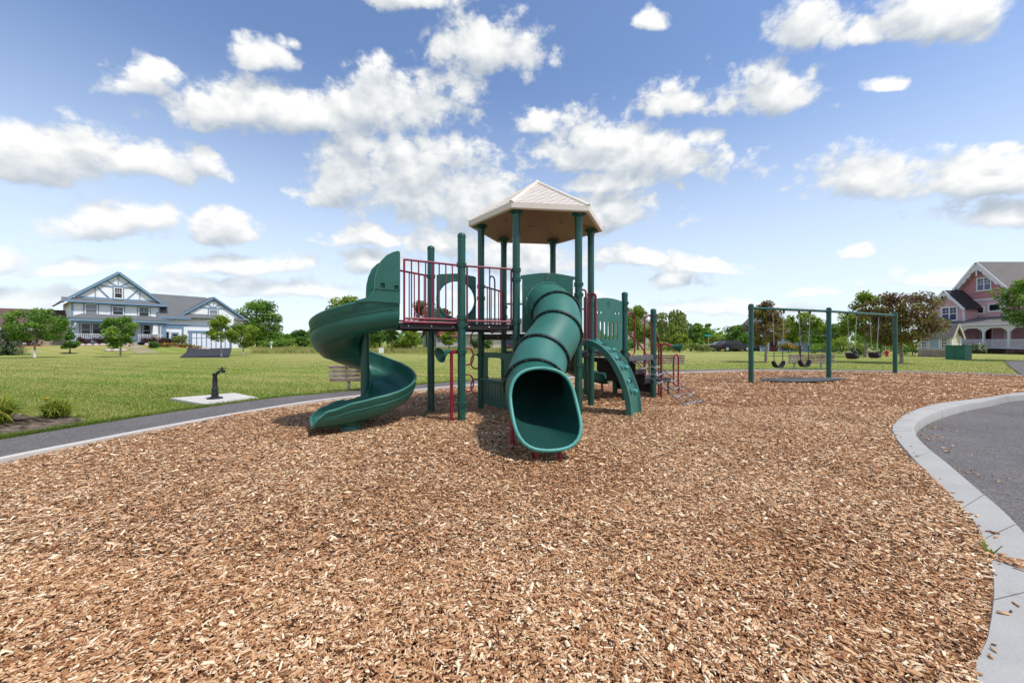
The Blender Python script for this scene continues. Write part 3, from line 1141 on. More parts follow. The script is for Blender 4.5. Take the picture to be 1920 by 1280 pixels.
def deck(pts, z, name='deck'):
    mb = MB()
    n = len(pts)
    c = sum((Vector(p) for p in pts), Vector((0, 0))) / n
    ps = [c + (Vector(p) - c) * 0.97 for p in pts]
    # coated steel deck: punched plate with a deep folded edge
    vs = [(p.x, p.y, z) for p in ps] + [(p.x, p.y, z - 0.10) for p in ps] + [(c.x + (p.x - c.x) * 0.95, c.y + (p.y - c.y) * 0.95, z - 0.10) for p in ps] + \
         [(c.x + (p.x - c.x) * 0.95, c.y + (p.y - c.y) * 0.95, z - 0.02) for p in ps]
    fs = [tuple(range(n)), tuple(reversed(range(3 * n, 4 * n)))]
    for i in range(n):
        j = (i + 1) % n
        for k in range(3):
            fs.append((k * n + i, (k + 1) * n + i, (k + 1) * n + j, k * n + j))
    mb.add(vs, fs)
    o = mb.build(name, M['dark_deck'], root, smooth=0, bevel=0.012, world=True, fix=True)
    b = MB()
    for i in range(n):
        j = (i + 1) % n
        e = ps[j] - ps[i]
        nn = Vector((e.y, -e.x)).normalized()
        if nn.dot(ps[i] - c) < 0:
            nn = -nn
        m = max(2, int(e.length / 0.45) + 1)
        for k in range(m):
            q = ps[i] + e * ((k + 0.35) / (m - 0.3))
            b.lathe([(0.012, 0.0), (0.012, 0.006), (0.006, 0.010)], (q.x, q.y, z - 0.05), (nn.x, nn.y, 0), n=8)
    b.build('deck_bolts', M['bolt_metal'], o, smooth=30)['kind'] = 'stuff'
    return o


# spiral slide geometry, shared with the small entrance deck
TD = Vector((-0.874, -0.486)).normalized()        # travel direction at entrance and exit
ND = Vector((-TD.y, TD.x))                        # to the near (outer) side ... sign fixed below
COLP = Vector((-2.315, 6.215))
TH0 = math.atan2(TD.x, -TD.y)                     # clockwise tangent (sin, -cos)
RC = 0.40
OUTER = Vector((math.cos(TH0), math.sin(TH0)))    # from the column towards the near side
S0 = COLP + OUTER * RC
ENT = S0 - TD * 0.36
LN, LF = ENT + OUTER * 0.35, ENT - OUTER * 0.35   # near and far corner of the slide entrance

deck([PE, PD, PA, PB], ZHX)
deck([PB, PC, PF, PE], ZL)
deck([PA, PD, PQ, PP], ZQ)
deck([PP, PQ, LF, LN], ZQ)
deck([PC, PG, PG2, PF], ZL)
# steps down to the transfer platform
ST = Vector((OUT.x, OUT.y))
SN = Vector((-OUT.y, OUT.x))
for k, z in enumerate((0.88, 0.62, 0.40)):
    a, b = PG + ST * (0.355 * k + 0.03), PG2 + ST * (0.355 * k + 0.03)
    deck([a, a + ST * 0.36, b + ST * 0.36, b], z, 'step')
    mb = MB()
    c0, c1 = W3(a + ST * 0.35, z - 0.18), W3(b + ST * 0.35, z - 0.18)
    mb.bar(c0, c1, 0.02, 0.30)
    mb.build('riser', M['dark_deck'], root, smooth=0, world=True)
tp = PH + ST * 0.12 - SN * 0.02
deck([tp, tp + ST * 0.62, tp + ST * 0.62 + SN * 0.75, tp + SN * 0.75], 0.38, 'transfer_platform')
for q in (tp + ST * 0.56 + SN * 0.06, tp + ST * 0.56 + SN * 0.69):
    mb = MB()
    mb.tube([W3(q, 0.34), W3(q, -0.2)], 0.022, 8)
    mb.build('platform_leg', M['dark_deck'], root, smooth=40, world=True)


def rail_panel(a, b, z0, z1, n, inset=0.09, ends=True, mat='red_rail', double=False):
    """guard rail of two horizontal tubes with upright bars"""
    a, b = Vector(a), Vector(b)
    u = (b - a).normalized()
    p, q = a + u * inset, b - u * inset
    mb = MB()
    r = 0.017
    mb.tube([W3(a + u * 0.05, z1), W3(b - u * 0.05, z1)], r, 10)
    o = mb.build('guard_rail', M[mat], root, smooth=40, world=True)
    mb = MB()
    mb.tube([W3(p, z0), W3(q, z0)], r, 10)
    mb.build('bottom_rail', M[mat], o, smooth=40)
    if double:
        mb = MB()
        mb.tube([W3(p, z0 - 0.055), W3(q, z0 - 0.055)], r, 10)
        mb.build('bottom_rail', M[mat], o, smooth=40)
    for k in range(n):
        t = k / (n - 1)
        c = p.lerp(q, t)
        e = k in (0, n - 1) and ends
        mb = MB()
        mb.tube([W3(c, z0 - (0.07 if e else 0)), W3(c, z1)], 0.016 if e else 0.0105, 8)
        mb.build('baluster', M[mat], o, smooth=40)
    return o


rail_panel(PA, PP, ZQ + 0.045, 2.45, 5)
rail_panel(LN - TD * 0.02, PP, ZQ + 0.06, 2.45, 9, 0.05, True, double=True)
rail_panel(LF - TD * 0.02, PQ, ZQ + 0.06, 2.42, 8, 0.05)
rail_panel(PD, PE, ZHX + 0.06, 2.30, 6)
rail_panel(PE, PF, ZL + 0.06, 2.05, 6, 0.20)
rail_panel(PF, PG2, ZL + 0.06, 2.00, 6, 0.30)


def loop_handle(a, u, w, z0, z1, r=0.016, name='hand_loop', mat='red_rail', bar=None):
    """upright rounded loop of tube starting at a, reaching w along u"""
    a, u = Vector(a), Vector(u).normalized()
    c = a + u * w / 2
    pts = [W3(c + u * x, (z0 + z1) / 2 + y) for x, y in rounded(w, z1 - z0, min(w, z1 - z0) * 0.42, 5)]
    mb = MB()
    mb.tube(pts, r, 8, closed=True)
    if bar:
        for z in bar:
            mb.tube([W3(a, z), W3(a + u * w, z)], r * 0.9, 8)
    return mb.build(name, M[mat], root, smooth=50, world=True)


# handrail loops beside the arch climber, the net climber and the back stair
BC = (PC - PB).normalized()
BN = Vector((BC.y, -BC.x))
loop_handle(PB + BC * 0.11, BN + BC * 0.1, 0.10, 1.24, 2.14)
loop_handle(PC - BC * 0.14, BN * 0.9 - BC * 0.1, 0.12, 1.24, 2.16, 0.024)
loop_handle(PD.lerp(PE, 0.35), PE - PD, 0.24, 1.42, 2.55, 0.015, mat='black_flange')
GHu = (PH - PG).normalized()
loop_handle(PG + GHu * 0.08, GHu, 0.27, 0.94, 1.87)
loop_handle(PH - GHu * 0.34, GHu, 0.27, 0.94, 1.84)
for s_, z_ in ((PG + GHu * 0.08, 1.46), (PG2 + GHu * 0.05, 1.60)):
    mb = MB()
    e = s_ + ST * 0.62
    mb.tube([W3(s_, z_), W3(e - ST * 0.1, z_ - 0.33), W3(e, z_ - 0.42), W3(e, 0.5)], 0.016, 8)
    mb.tube([W3(s_, z_ - 0.42), W3(e, z_ - 0.85)], 0.013, 8)
    mb.build('stair_rail', M['red_rail'], root, smooth=50, world=True)
mb = MB()
s_ = PH2 + ST * 0.0
mb.tube([W3(PH + SN * 0.1, 1.66), W3(PH + ST * 0.30 + SN * 0.1, 1.40), W3(PH + ST * 0.38 + SN * 0.1, 1.30), W3(PH + ST * 0.38 + SN * 0.1, -0.1)], 0.018, 8)
mb.build('stair_rail', M['red_rail'], root, smooth=50, world=True)
# grab loop at the transfer platform
q = tp + ST * 0.70
pts = [W3(q, 0.20), W3(q, 0.86), W3(q + ST * 0.03 - SN * 0.01, 0.92), W3(q + ST * 0.10 - SN * 0.02, 0.94), W3(q + ST * 0.15 - SN * 0.03, 0.90), W3(q + ST * 0.16 - SN * 0.03, 0.84), W3(q + ST * 0.16 - SN * 0.03, -0.1)]
mb = MB()
mb.tube(pts, 0.019, 8)
mb.tube([W3(q, 0.28), W3(q, 0.22), W3(q + ST * 0.16 - SN * 0.03, 0.17)], 0.017, 8)
mb.build('grab_rail', M['red_post'], root, smooth=50, world=True)
q2 = tp + ST * 0.66 + SN * 0.75
mb = MB()
mb.tube([W3(q2, -0.1), W3(q2, 0.86), W3(q2 + ST * 0.05, 0.92), W3(q2 + ST * 0.14, 0.92), W3(q2 + ST * 0.17, 0.86), W3(q2 + ST * 0.17, -0.1)], 0.019, 8)
mb.build('grab_rail', M['red_post'], root, smooth=50, world=True)

# ---- canopy
cz0, cz1 = 3.40, 4.30
co = [hexp(i, 1.31) for i in range(6)]
ci = [hexp(i, 1.25) for i in range(6)]
canopy_mb = MB()
apex = Vector((HC.x, HC.y, cz1 - 0.09))
vs = []
for ring, z in ((co, cz0 + 0.105), (co, cz0 + 0.005), (ci, cz0), (hexp and [hexp(i, 1.13) for i in range(6)], cz0 + 0.045), ([hexp(i, 0.80) for i in range(6)], cz0 + 0.20), ([hexp(i, 0.12) for i in range(6)], cz1 - 0.16)):
    vs += [(p.x, p.y, z) for p in ring]
fs = []
for k in range(5):
    for i in range(6):
        j = (i + 1) % 6
        fs.append((k * 6 + i, (k + 1) * 6 + i, (k + 1) * 6 + j, k * 6 + j))
fs.append(tuple(30 + i for i in range(6)))
canopy_mb.add(vs, fs)
canopy_mb_ = canopy_mb
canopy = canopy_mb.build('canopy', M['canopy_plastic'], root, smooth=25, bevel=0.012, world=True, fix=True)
canopy.data.materials.append(M['canopy_under_shaded'])
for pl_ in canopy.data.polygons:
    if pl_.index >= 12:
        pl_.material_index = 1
for i in range(6):
    j = (i + 1) % 6
    a, b = hexp(i, 1.30), hexp(j, 1.30)
    me = bpy.data.meshes.new('roof_face')
    A, B, C_ = W3(a, cz0 + 0.10), W3(b, cz0 + 0.10), Vector((HC.x, HC.y, cz1))
    me.from_pydata([A, B, C_], [], [(0, 1, 2)])
    uvl = me.uv_layers.new(name='UVMap')
    L = (B - A).length
    H = (C_ - (A + B) / 2).length
    for li, uv in zip(range(3), ((0, 0), (L, 0), (L / 2, H))):
        uvl.data[li].uv = uv
    me.materials.append(M['canopy_scales'])
    link_mesh('roof_face', me, canopy)
    rb = MB()
    rb.tube([W3(hexp(i, 1.295), cz0 + 0.095), Vector((HC.x, HC.y, cz1 + 0.0))], [0.042, 0.034], 8)
    rb.build('roof_ridge', M['canopy_plastic'], canopy, smooth=50)
    fb = MB()
    fb.bar(W3(hexp(i, 1.275), cz0 + 0.092), W3(hexp(j, 1.275), cz0 + 0.092), 0.05, 0.03)
    fb.build('eave_lip', M['canopy_plastic'], canopy, smooth=0, bevel=0.01)
    cp = hexp(i)
    kb = MB()
    kb.lathe([(PR + 0.006, -0.10), (PR + 0.010, -0.04), (PR + 0.055, -0.008), (PR + 0.06, 0.03)], (cp.x, cp.y, RT), n=16)
    kb.build('post_cap', M['green_post'], canopy, smooth=40)
kb = MB()
kb.lathe([(0.06, -0.02), (0.05, 0.02), (0.02, 0.045), (0.001, 0.05)], (HC.x, HC.y, cz1), n=12)
kb.build('finial', M['canopy_plastic'], canopy, smooth=50)
kb = MB()
for k in range(6):
    a = R(H0 + 30 + 60 * k)
    kb.lathe([(0.045, 0), (0.05, -0.02), (0.03, -0.03)], (HC.x + 0.66 * math.cos(a), HC.y + 0.66 * math.sin(a), cz0 + 0.245), n=14)
kb.build('moulded_boss', M['canopy_under_shaded'], canopy, smooth=40)


# ---- flat panels
def panel(a, b, z0, outline, holes, mat='green_plastic', t=0.022, name='panel'):
    a, b = Vector(a), Vector(b)
    u = (b - a).normalized()
    mid = (a + b) / 2
    mb = MB()
    mb.plate(outline, holes, W3(mid, z0), (u.x, u.y, 0), (0, 0, 1), t)
    return mb.build(name, M[mat], root, smooth=0, bevel=0.004, world=True, fix=True)


# bubble panel with the big round hole
pw = (PD - PQ).length - 0.20
ol = [(-pw / 2, 0.0), (pw / 2, 0.0), (pw / 2, 0.90), (pw / 2 - 0.05, 0.92), (0, 0.95), (-pw / 2 + 0.05, 0.92), (-pw / 2, 0.90)]
bp = panel(PQ, PD, ZQ + 0.02, ol, [circle(0.335, 0, 0.47, 40)], name='bubble_panel')
mid = (PQ + PD) / 2
u = (PD - PQ).normalized()
mb = MB()
mb.tube([W3(mid + u * (0.355 * math.cos(t)), ZQ + 0.49 + 0.355 * math.sin(t)) for t in [2 * math.pi * k / 40 for k in range(40)]], 0.022, 8, closed=True)
mb.build('hole_ring', M['green_plastic'], bp, smooth=50)
# ground panel with window and slots between D and A
pw = (PA - PD).length - 0.19
ol = [(-pw / 2, 0.02), (pw / 2, 0.02), (pw / 2, 0.98), (-pw / 2, 0.98)]
holes = [rounded(0.52, 0.37, 0.05, 4, -0.06, 0.70)] + [rounded(0.034, 0.32, 0.016, 3, -0.33 + 0.072 * k, 0.27) for k in range(10)]
panel(PD, PA, 0.07, ol, holes, name='ground_panel')
mb = MB()
u = (PA - PD).normalized()
c = (PA + PD) / 2
n_ = Vector((u.y, -u.x))
mb.bar(W3(c - u * 0.38 + n_ * 0.05, 0.565), W3(c + u * 0.30 + n_ * 0.05, 0.565), 0.14, 0.02)
mb.build('counter_shelf', M['green_plastic_faded'], root, smooth=0, bevel=0.005, world=True)
# store panel between C and G: slots and finger holes
pw = (PG - PC).length - 0.19
ol = [(-pw / 2, 0.0), (pw / 2, 0.0), (pw / 2, 1.02)] + [(pw / 2 - pw * k / 8, 1.02 + 0.045 * math.sin(math.pi * k / 8)) for k in range(1, 8)] + [(-pw / 2, 1.02)]
holes = [rounded(0.062, 0.37, 0.03, 4, -0.25 + 0.125 * k, 0.40) for k in range(5)] + [circle(0.028, x, 0.76, 12) for x in (-0.34, -0.23, 0.23, 0.34)] + [circle(0.010, 0, 0.86, 8)]
panel(PC, PG, ZL + 0.02, ol, holes, 'green_plastic_faded', name='slotted_panel')
mb = MB()
c = (PC + PG) / 2
u = (PG - PC).normalized()
n_ = Vector((u.y, -u.x))
fr = rounded(0.075, 0.075, 0.012, 3)
mb.tube([W3(c + u * x + n_ * 0.013, ZL + 0.97 + y) for x, y in fr], 0.006, 6, closed=True)
mb.build('moulded_emblem', M['green_plastic'], root, smooth=50, world=True)

# ---- tube slide
pw = (PB - PA).length - 0.20
AB = (PB - PA).normalized()
AN = Vector((AB.y, -AB.x))
ol = [(-pw / 2, 0.0), (pw / 2, 0.0), (pw / 2, 0.89), (pw / 2 + 0.03, 0.90), (pw / 2 + 0.03, 0.95)] + [(pw / 2 + 0.03 - (pw + 0.06) * k / 10, 0.955 + 0.05 * math.sin(math.pi * k / 10) ** 1.3) for k in range(1, 10)] + [(-pw / 2 - 0.03, 0.95), (-pw / 2 - 0.03, 0.90), (-pw / 2, 0.89)]
TZ = 1.86
tube_panel = panel(PA, PB, 1.40, ol, [circle(0.36, 0.0, TZ - 1.40, 40)], name='tube_slide')
c = (PA + PB) / 2 + AN * 0.013
mb = MB()
mb.tube([W3(c + AB * x, 2.335 + y) for x, y in rounded(0.09, 0.07, 0.012, 3)], 0.006, 6, closed=True)
mb.tube([W3(c + AB * x, 2.335) for x in (-0.03, 0.03)], 0.006, 6)
mb.build('moulded_emblem', M['green_plastic'], tube_panel, smooth=50)

tstart = (PA + PB) / 2
TP = [Vector((tstart.x, tstart.y, TZ)), Vector((0.700, 6.34, 1.70)), Vector((0.660, 5.90, 1.38)), Vector((0.405, 5.42, 1.02)), Vector((0.285, 4.93, 0.70)), Vector((0.335, 4.52, 0.545)), Vector((0.430, 4.05, 0.475))]
line = catmull(TP, 12)
TR = 0.365


def frame_at(i):
    d = (line[min(i + 1, len(line) - 1)] - line[max(i - 1, 0)]).normalized()
    s_ = d.cross(Vector((0, 0, 1))).normalized()
    return d, s_, s_.cross(d)


NR = 40
RINGS = [0, 12, 24, 36, 48]
for a, b in zip(RINGS[:-1], RINGS[1:]):
    mb = MB()
    rows, rows2 = [], []
    for i in range(a, b + 1):
        d, s_, u_ = frame_at(i)
        if i == 0:
            d = Vector((AN.x, AN.y, 0)); s_ = Vector((-AB.x, -AB.y, 0)) * -1; u_ = Vector((0, 0, 1))
            s_ = d.cross(u_)
        k = (i - a) / (b - a)
        rr = TR * (1 + 0.012 * math.sin(math.pi * k))
        rows.append([line[i] + (s_ * math.sin(t) + u_ * math.cos(t)) * rr for t in [2 * math.pi * q / NR for q in range(NR)]])
        rows2.append([line[i] + (s_ * math.sin(t) + u_ * math.cos(t)) * (rr - 0.012) for t in [2 * math.pi * q / NR for q in range(NR)]])
    nf = (len(rows) - 1) * NR
    mb.grid(rows, closed=True)
    mb.grid(list(reversed(rows2)), closed=True)
    o_ = mb.build('tube_section', M['green_plastic_faded'], tube_panel, smooth=60)
    o_.data.materials.append(M['green_inside_shaded'])
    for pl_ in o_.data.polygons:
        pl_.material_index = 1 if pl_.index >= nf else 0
for i in RINGS:
    d, s_, u_ = frame_at(i)
    if i == 0:
        d, u_ = Vector((AN.x, AN.y, 0)), Vector((0, 0, 1))
        s_ = d.cross(u_)
    fl = MB()
    rows = []
    for (r_, off) in ((TR - 0.004, -0.016), (TR + 0.032, -0.016), (TR + 0.036, 0.0), (TR + 0.032, 0.016), (TR - 0.004, 0.016)):
        o_ = 0.02 if i == 0 else 0
        rows.append([line[i] + d * (off + o_) + (s_ * math.sin(t) + u_ * math.cos(t)) * r_ for t in [2 * math.pi * q / NR for q in range(NR)]])
    fl.grid(rows, closed=True)
    f = fl.build('flange', M['green_plastic_faded' if i == 0 else 'black_flange'], tube_panel, smooth=30, fix=True)
    bl = MB()
    for q in range(12):
        t = 2 * math.pi * (q + 0.5) / 12
        p = line[i] + (s_ * math.sin(t) + u_ * math.cos(t)) * (TR + 0.018) + d * (0.034 if i == 0 else 0.014)
        bl.lathe([(0.007, 0), (0.007, 0.003), (0.004, 0.005)], p, d, n=8)
    bl.build('flange_bolts', M['bolt_metal'], f, smooth=30)['kind'] = 'stuff'
# flared exit: longer underneath than on top, flat-bottomed
mb = MB()
rows, rows2 = [], []
i0, i1 = 48, len(line) - 1
for step in range(0, 15):
    k = step / 14
    row, row2 = [], []
    for q in range(NR):
        t = 2 * math.pi * q / NR
        reach = 0.26 + 0.74 * (0.5 - 0.5 * math.cos(t)) ** 0.9
        fi = i0 + (i1 - i0) * k * reach
        ii = int(fi)
        fr_ = fi - ii
        P = line[ii].lerp(line[min(ii + 1, i1)], fr_)
        d, s_, u_ = frame_at(min(ii, i1 - 1))
        c_, sn = math.cos(t), math.sin(t)
        ex = 2.0 + 0.9 * k
        rad = (abs(c_) ** ex + abs(sn) ** ex) ** (-1 / ex)
        fl_ = 1 + 0.055 * k ** 2
        row.append(P + (s_ * sn * fl_ + u_ * c_) * rad * TR)
        row2.append(P + (s_ * sn * fl_ + u_ * c_) * rad * (TR - 0.014))
    rows.append(row)
    rows2.append(row2)
mb.grid(rows, closed=True)
mb.grid(list(reversed(rows2)), closed=True)
o_ = mb.build('exit_section', M['green_plastic'], tube_panel, smooth=60)
o_.data.materials.append(M['green_inside_shaded'])
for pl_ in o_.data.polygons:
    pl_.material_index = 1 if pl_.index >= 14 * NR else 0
rim = MB()
rim.tube([(a + b) / 2 for a, b in zip(rows[-1], rows2[-1])], 0.021, 10, closed=True)
rim.build('exit_rim', M['green_rim'], tube_panel, smooth=60)
for sx in (-1, 1):
    lg = MB()
    lg.tube([(0.385 + sx * 0.125, 4.20, 0.070), (0.385 + sx * 0.125, 4.20, -0.2)], 0.024, 10)
    lg.build('slide_leg', M['red_post'], tube_panel, smooth=40)
lg = MB()
lg.tube([(0.005, 4.72, 0.36), (0.0, 4.70, -0.2)], 0.026, 10)
lg.build('slide_leg', M['red_post'], tube_panel, smooth=40)

# ---- spiral slide
NS = 96
path = []
sT = 0.36 + 2 * math.pi * RC + 0.76
for k in range(NS + 1):
    s_ = sT * k / NS
    if s_ < 0.36:
        p = ENT + TD * s_
        lat = OUTER
        ph = 0
    elif s_ < 0.36 + 2 * math.pi * RC:
        th = TH0 - (s_ - 0.36) / RC
        lat = Vector((math.cos(th), math.sin(th)))
        p = COLP + lat * RC
    else:
        p = S0 + TD * (s_ - 0.36 - 2 * math.pi * RC)
        lat = OUTER
    path.append((s_ / sT, p, lat))


def lerp_keys(keys, t):
    for (a, va), (b, vb) in zip(keys[:-1], keys[1:]):
        if t <= b:
            k = (t - a) / (b - a)
            k = k * k * (3 - 2 * k)
            return va + (vb - va) * k
    return keys[-1][1]


Z_FLOOR = [(0, 1.47), (0.10, 1.42), (0.30, 1.07), (0.50, 0.68), (0.62, 0.43), (0.72, 0.25), (0.80, 0.15), (0.90, 0.10), (1.0, 0.09)]


def zfl(t):
    # smooth monotone descent
    ks = Z_FLOOR
    for (a, va), (b, vb) in zip(ks[:-1], ks[1:]):
        if t <= b:
            return va + (vb - va) * (t - a) / (b - a)
    return ks[-1][1]


H_OUT = [(0, 0.42), (0.12, 0.42), (0.35, 0.40), (0.55, 0.30), (0.72, 0.28), (0.86, 0.28), (0.95, 0.22), (0.985, 0.14), (1.0, 0.04)]
H_IN = [(0, 0.42), (0.10, 0.40), (0.16, 0.26), (0.80, 0.26), (0.90, 0.24), (0.96, 0.17), (0.985, 0.11), (1.0, 0.04)]
rows = []
rim_o, rim_i = [], []
zs = [zfl(t) for t, _, _ in path]
zs = [sum(zs[max(0, i - 4):i + 5]) / len(zs[max(0, i - 4):i + 5]) for i in range(len(zs))]
for (t, p, lat), z in zip(path, zs):
    ho, hi = lerp_keys(H_OUT, t), lerp_keys(H_IN, t)
    win = 0.30
    wout = 0.345
    prof = []
    # inner wall top -> floor -> outer wall top (inside face)
    prof.append((-win - 0.01, hi))
    prof.append((-win, hi * 0.55))
    for k in range(1, 5):
        a = math.pi + (math.pi / 2) * k / 5
        prof.append((-win + 0.12 + 0.12 * math.cos(a), min(hi * 0.5, 0.12) + min(hi * 0.5, 0.12) * math.sin(a)))
    prof.append((-0.10, 0.0))
    prof.append((0.06, 0.0))
    hr = min(ho * 0.72, 0.20)
    for k in range(0, 7):
        a = -math.pi / 2 + (math.pi / 2) * k / 6
        prof.append((wout - 0.20 + 0.20 * math.cos(a), hr + hr * math.sin(a)))
    prof.append((wout + 0.012, ho))
    # back along the outside
    th_ = 0.028
    prof.append((wout + 0.012 + th_, ho - 0.004))
    prof.append((wout + 0.030, ho * 0.72))
    prof.append((wout + 0.024, ho * 0.70))
    for k in range(6, -1, -1):
        a = -math.pi / 2 + (math.pi / 2) * k / 6
        prof.append((wout - 0.20 + (0.20 + th_) * math.cos(a), hr + (hr + th_) * math.sin(a)))
    prof.append((-0.10, -th_))
    for k in range(4, 0, -1):
        a = math.pi + (math.pi / 2) * k / 5
        m_ = min(hi * 0.5, 0.12)
        prof.append((-win + 0.12 + (0.12 + th_) * math.cos(a), m_ + (m_ + th_) * math.sin(a)))
    prof.append((-win - th_, hi * 0.55))
    prof.append((-win - th_ - 0.008, hi - 0.004))
    rows.append([(p.x + lat.x * q, p.y + lat.y * q, z + h) for q, h in prof])
    rim_o.append((p.x + lat.x * (wout + 0.026), p.y + lat.y * (wout + 0.026), z + ho))
    rim_i.append((p.x + lat.x * (-win - 0.022), p.y + lat.y * (-win - 0.022), z + hi))
mb = MB()
mb.grid(rows, closed=True)
n = len(rows[0])
mb.f.append(tuple(range(n)))
mb.f.append(tuple((len(rows) - 1) * n + k for k in range(n)))
spiral = mb.build('spiral_slide', M['green_plastic'], root, smooth=50, world=True, fix=True)
rm = MB()
end = [rows[-1][k] for k in range(0, 15)]
rm.tube(rim_o + list(reversed([(x, y, z + 0.0) for x, y, z in end])) + list(reversed(rim_i[int(NS * 0.88):])), 0.021, 8)
rm.build('slide_rim', M['green_plastic_faded'], spiral, smooth=50)
# column
mb = MB()
mb.tube([W3(COLP, -0.2), W3(COLP, 1.62)], 0.066, 20)
mb.build('centre_column', M['green_post'], spiral, smooth=40)
mb = MB()
e0 = path[-14]
mb.lathe([(0.15, -0.2), (0.14, 0.02), (0.13, 0.05), (0.17, zs[-14] - 0.01)], (e0[1].x + OUTER.x * 0.08, e0[1].y + OUTER.y * 0.08, 0), n=14)
mb.build('slide_foot', M['green_plastic'], spiral, smooth=40)
# moulded ribs under the chute and parting lines on its wall
for frac in (0.34, 0.42, 0.50, 0.58):
    mb = MB()
    r_ = rows[int(NS * frac)]
    pts = [Vector(r_[k]) for k in range(18, n - 2)]
    c0 = Vector(rows[int(NS * frac)][8])
    mb.tube([p + (p - c0).normalized() * 0.004 for p in pts], 0.011, 6)
    mb.build('moulded_rib', M['green_plastic'], spiral, smooth=50)
ln = MB()
ln.tube([(p[1].x + p[2].x * 0.376, p[1].y + p[2].y * 0.376, z + 0.62 * lerp_keys(H_OUT, p[0])) for p, z in zip(path[2:-8], zs[2:-8])], 0.006, 5)
ln.build('parting_line', M['green_plastic'], spiral, smooth=50)
# hood: tall side wings with hand holes
for sgn, base in ((1, LN + OUTER * 0.022), (-1, LF - OUTER * 0.005)):
    ol = [(0.0, 0.36), (0.0, 1.10), (0.03, 1.115), (0.10, 1.09), (0.19, 1.035), (0.265, 0.95), (0.315, 0.83), (0.345, 0.70), (0.352, 0.57), (0.37, 0.50), (0.42, 0.44), (0.50, 0.405), (0.60, 0.37), (0.58, 0.345), (0.42, 0.37)]
    if sgn < 0:
        ol = [(0.0, 0.2)] + [(x, y) for x, y in ol[1:9]] + [(0.35, 0.2)]
    holes = [rounded(0.062, 0.075, 0.018, 3, 0.245, 0.60), rounded(0.062, 0.075, 0.018, 3, 0.055, 0.58)]
    mb = MB()
    mb.plate(ol, holes, W3(base, 1.44), (TD.x, TD.y, 0), (0, 0, 1), 0.05)
    mb.build('hood_wing', M['green_plastic'], spiral, smooth=0, bevel=0.014, fix=True)
    mb = MB()
    mb.plate([(x, y) for x, y in ol], [], W3(base - OUTER * sgn * 0.012, 1.44), (TD.x, TD.y, 0), (0, 0, 1), 0.008)
    mb.build('hood_liner', M['green_plastic'], spiral, smooth=0, fix=True)
mb = MB()
mb.bar(W3(LN + OUTER * 0.055 + TD * 0.37, 1.50) + Vector((0, 0, 0.49)), W3(LN + OUTER * 0.055 + TD * 0.0, 1.99), 0.006, 0.012)
mb.build('parting_line', M['green_plastic'], spiral, smooth=0)

# ---- arch climber
mid = (PB + PC) / 2
AR = Matrix.Rotation(R(-13), 2)
BN_, BC_ = AR @ BN, AR @ BC
prof = [(0.02, 1.24), (0.16, 1.245), (0.32, 1.19), (0.48, 1.08), (0.62, 0.92), (0.74, 0.72), (0.83, 0.50), (0.89, 0.27), (0.92, -0.08)]
cl = catmull([(a, 0, z) for a, z in prof], 6)
rows = []
hw = 0.275
for k, p in enumerate(cl):
    a, b = cl[max(k - 1, 0)], cl[min(k + 1, len(cl) - 1)]
    t = (b - a).normalized()
    nn = Vector((-t.z, 0, t.x))
    if nn.x < 0 and nn.z < 0:
        nn = -nn
    row = []
    for (w_, h_) in ((-hw, -0.055), (-hw, 0.035), (-hw + 0.05, 0.045), (-hw + 0.075, 0.0), (hw - 0.075, 0.0), (hw - 0.05, 0.045), (hw, 0.035), (hw, -0.055), (hw - 0.03, -0.055), (hw - 0.03, -0.03), (-hw + 0.03, -0.03), (-hw + 0.03, -0.055)):
        q = mid + BN_ * (p.x + nn.x * h_) + BC_ * w_
        row.append((q.x, q.y, p.z + nn.z * h_))
    rows.append(row)
mb = MB()
mb.grid(rows, closed=True)
mb.f.append(tuple(range(12)))
mb.f.append(tuple((len(rows) - 1) * 12 + k for k in range(12)))
arch = mb.build('arch_climber', M['green_plastic_faded'], root, smooth=40, world=True, fix=True)
LEN = len(cl)
for q, fr in enumerate((0.16, 0.27, 0.38, 0.49, 0.60, 0.71, 0.83)):
    k = int(fr * (LEN - 1))
    p = cl[k]
    t = (cl[min(k + 1, LEN - 1)] - cl[k - 1]).normalized()
    nn = Vector((-t.z, 0, t.x))
    if nn.z < 0 and nn.x < 0:
        nn = -nn
    # raised foothold, and a black patch painting the dark inside of a hand slot
    side_ = -1 if q % 2 else 1
    for sd, mt, nm, wd, ln_, ht in ((side_, 'green_rim', 'foothold', 0.15, 0.075, 0.05), (-side_, 'black_flange', 'painted_hand_slot', 0.19, 0.10, 0.004)):
        c = mid + BN_ * p.x + BC_ * (sd * 0.105)
        c3 = Vector((c.x, c.y, p.z))
        ux = Vector((BC_.x, BC_.y, 0))
        ut = Vector((BN_.x * t.x, BN_.y * t.x, t.z))
        un = Vector((BN_.x * nn.x, BN_.y * nn.x, nn.z))
        m3 = MB()
        ring0 = [c3 + ux * x + ut * y + un * 0.001 for x, y in rounded(wd, ln_, ln_ * 0.45, 4)]
        ring1 = [c3 + ux * x * 0.8 + ut * y * 0.7 + un * ht for x, y in rounded(wd, ln_, ln_ * 0.45, 4)]
        m3.grid([ring0, ring1], closed=True)
        k0 = len(ring0)
        m3.f.append(tuple(range(k0, 2 * k0)))
        m3.build(nm, M[mt], arch, smooth=30, fix=True)
mb = MB()
mb.bar(W3(PB + BC * 0.08, 1.20), W3(PC - BC * 0.08, 1.20), 0.05, 0.05)
mb.build('mounting_bar', M['green_post'], arch, smooth=0)

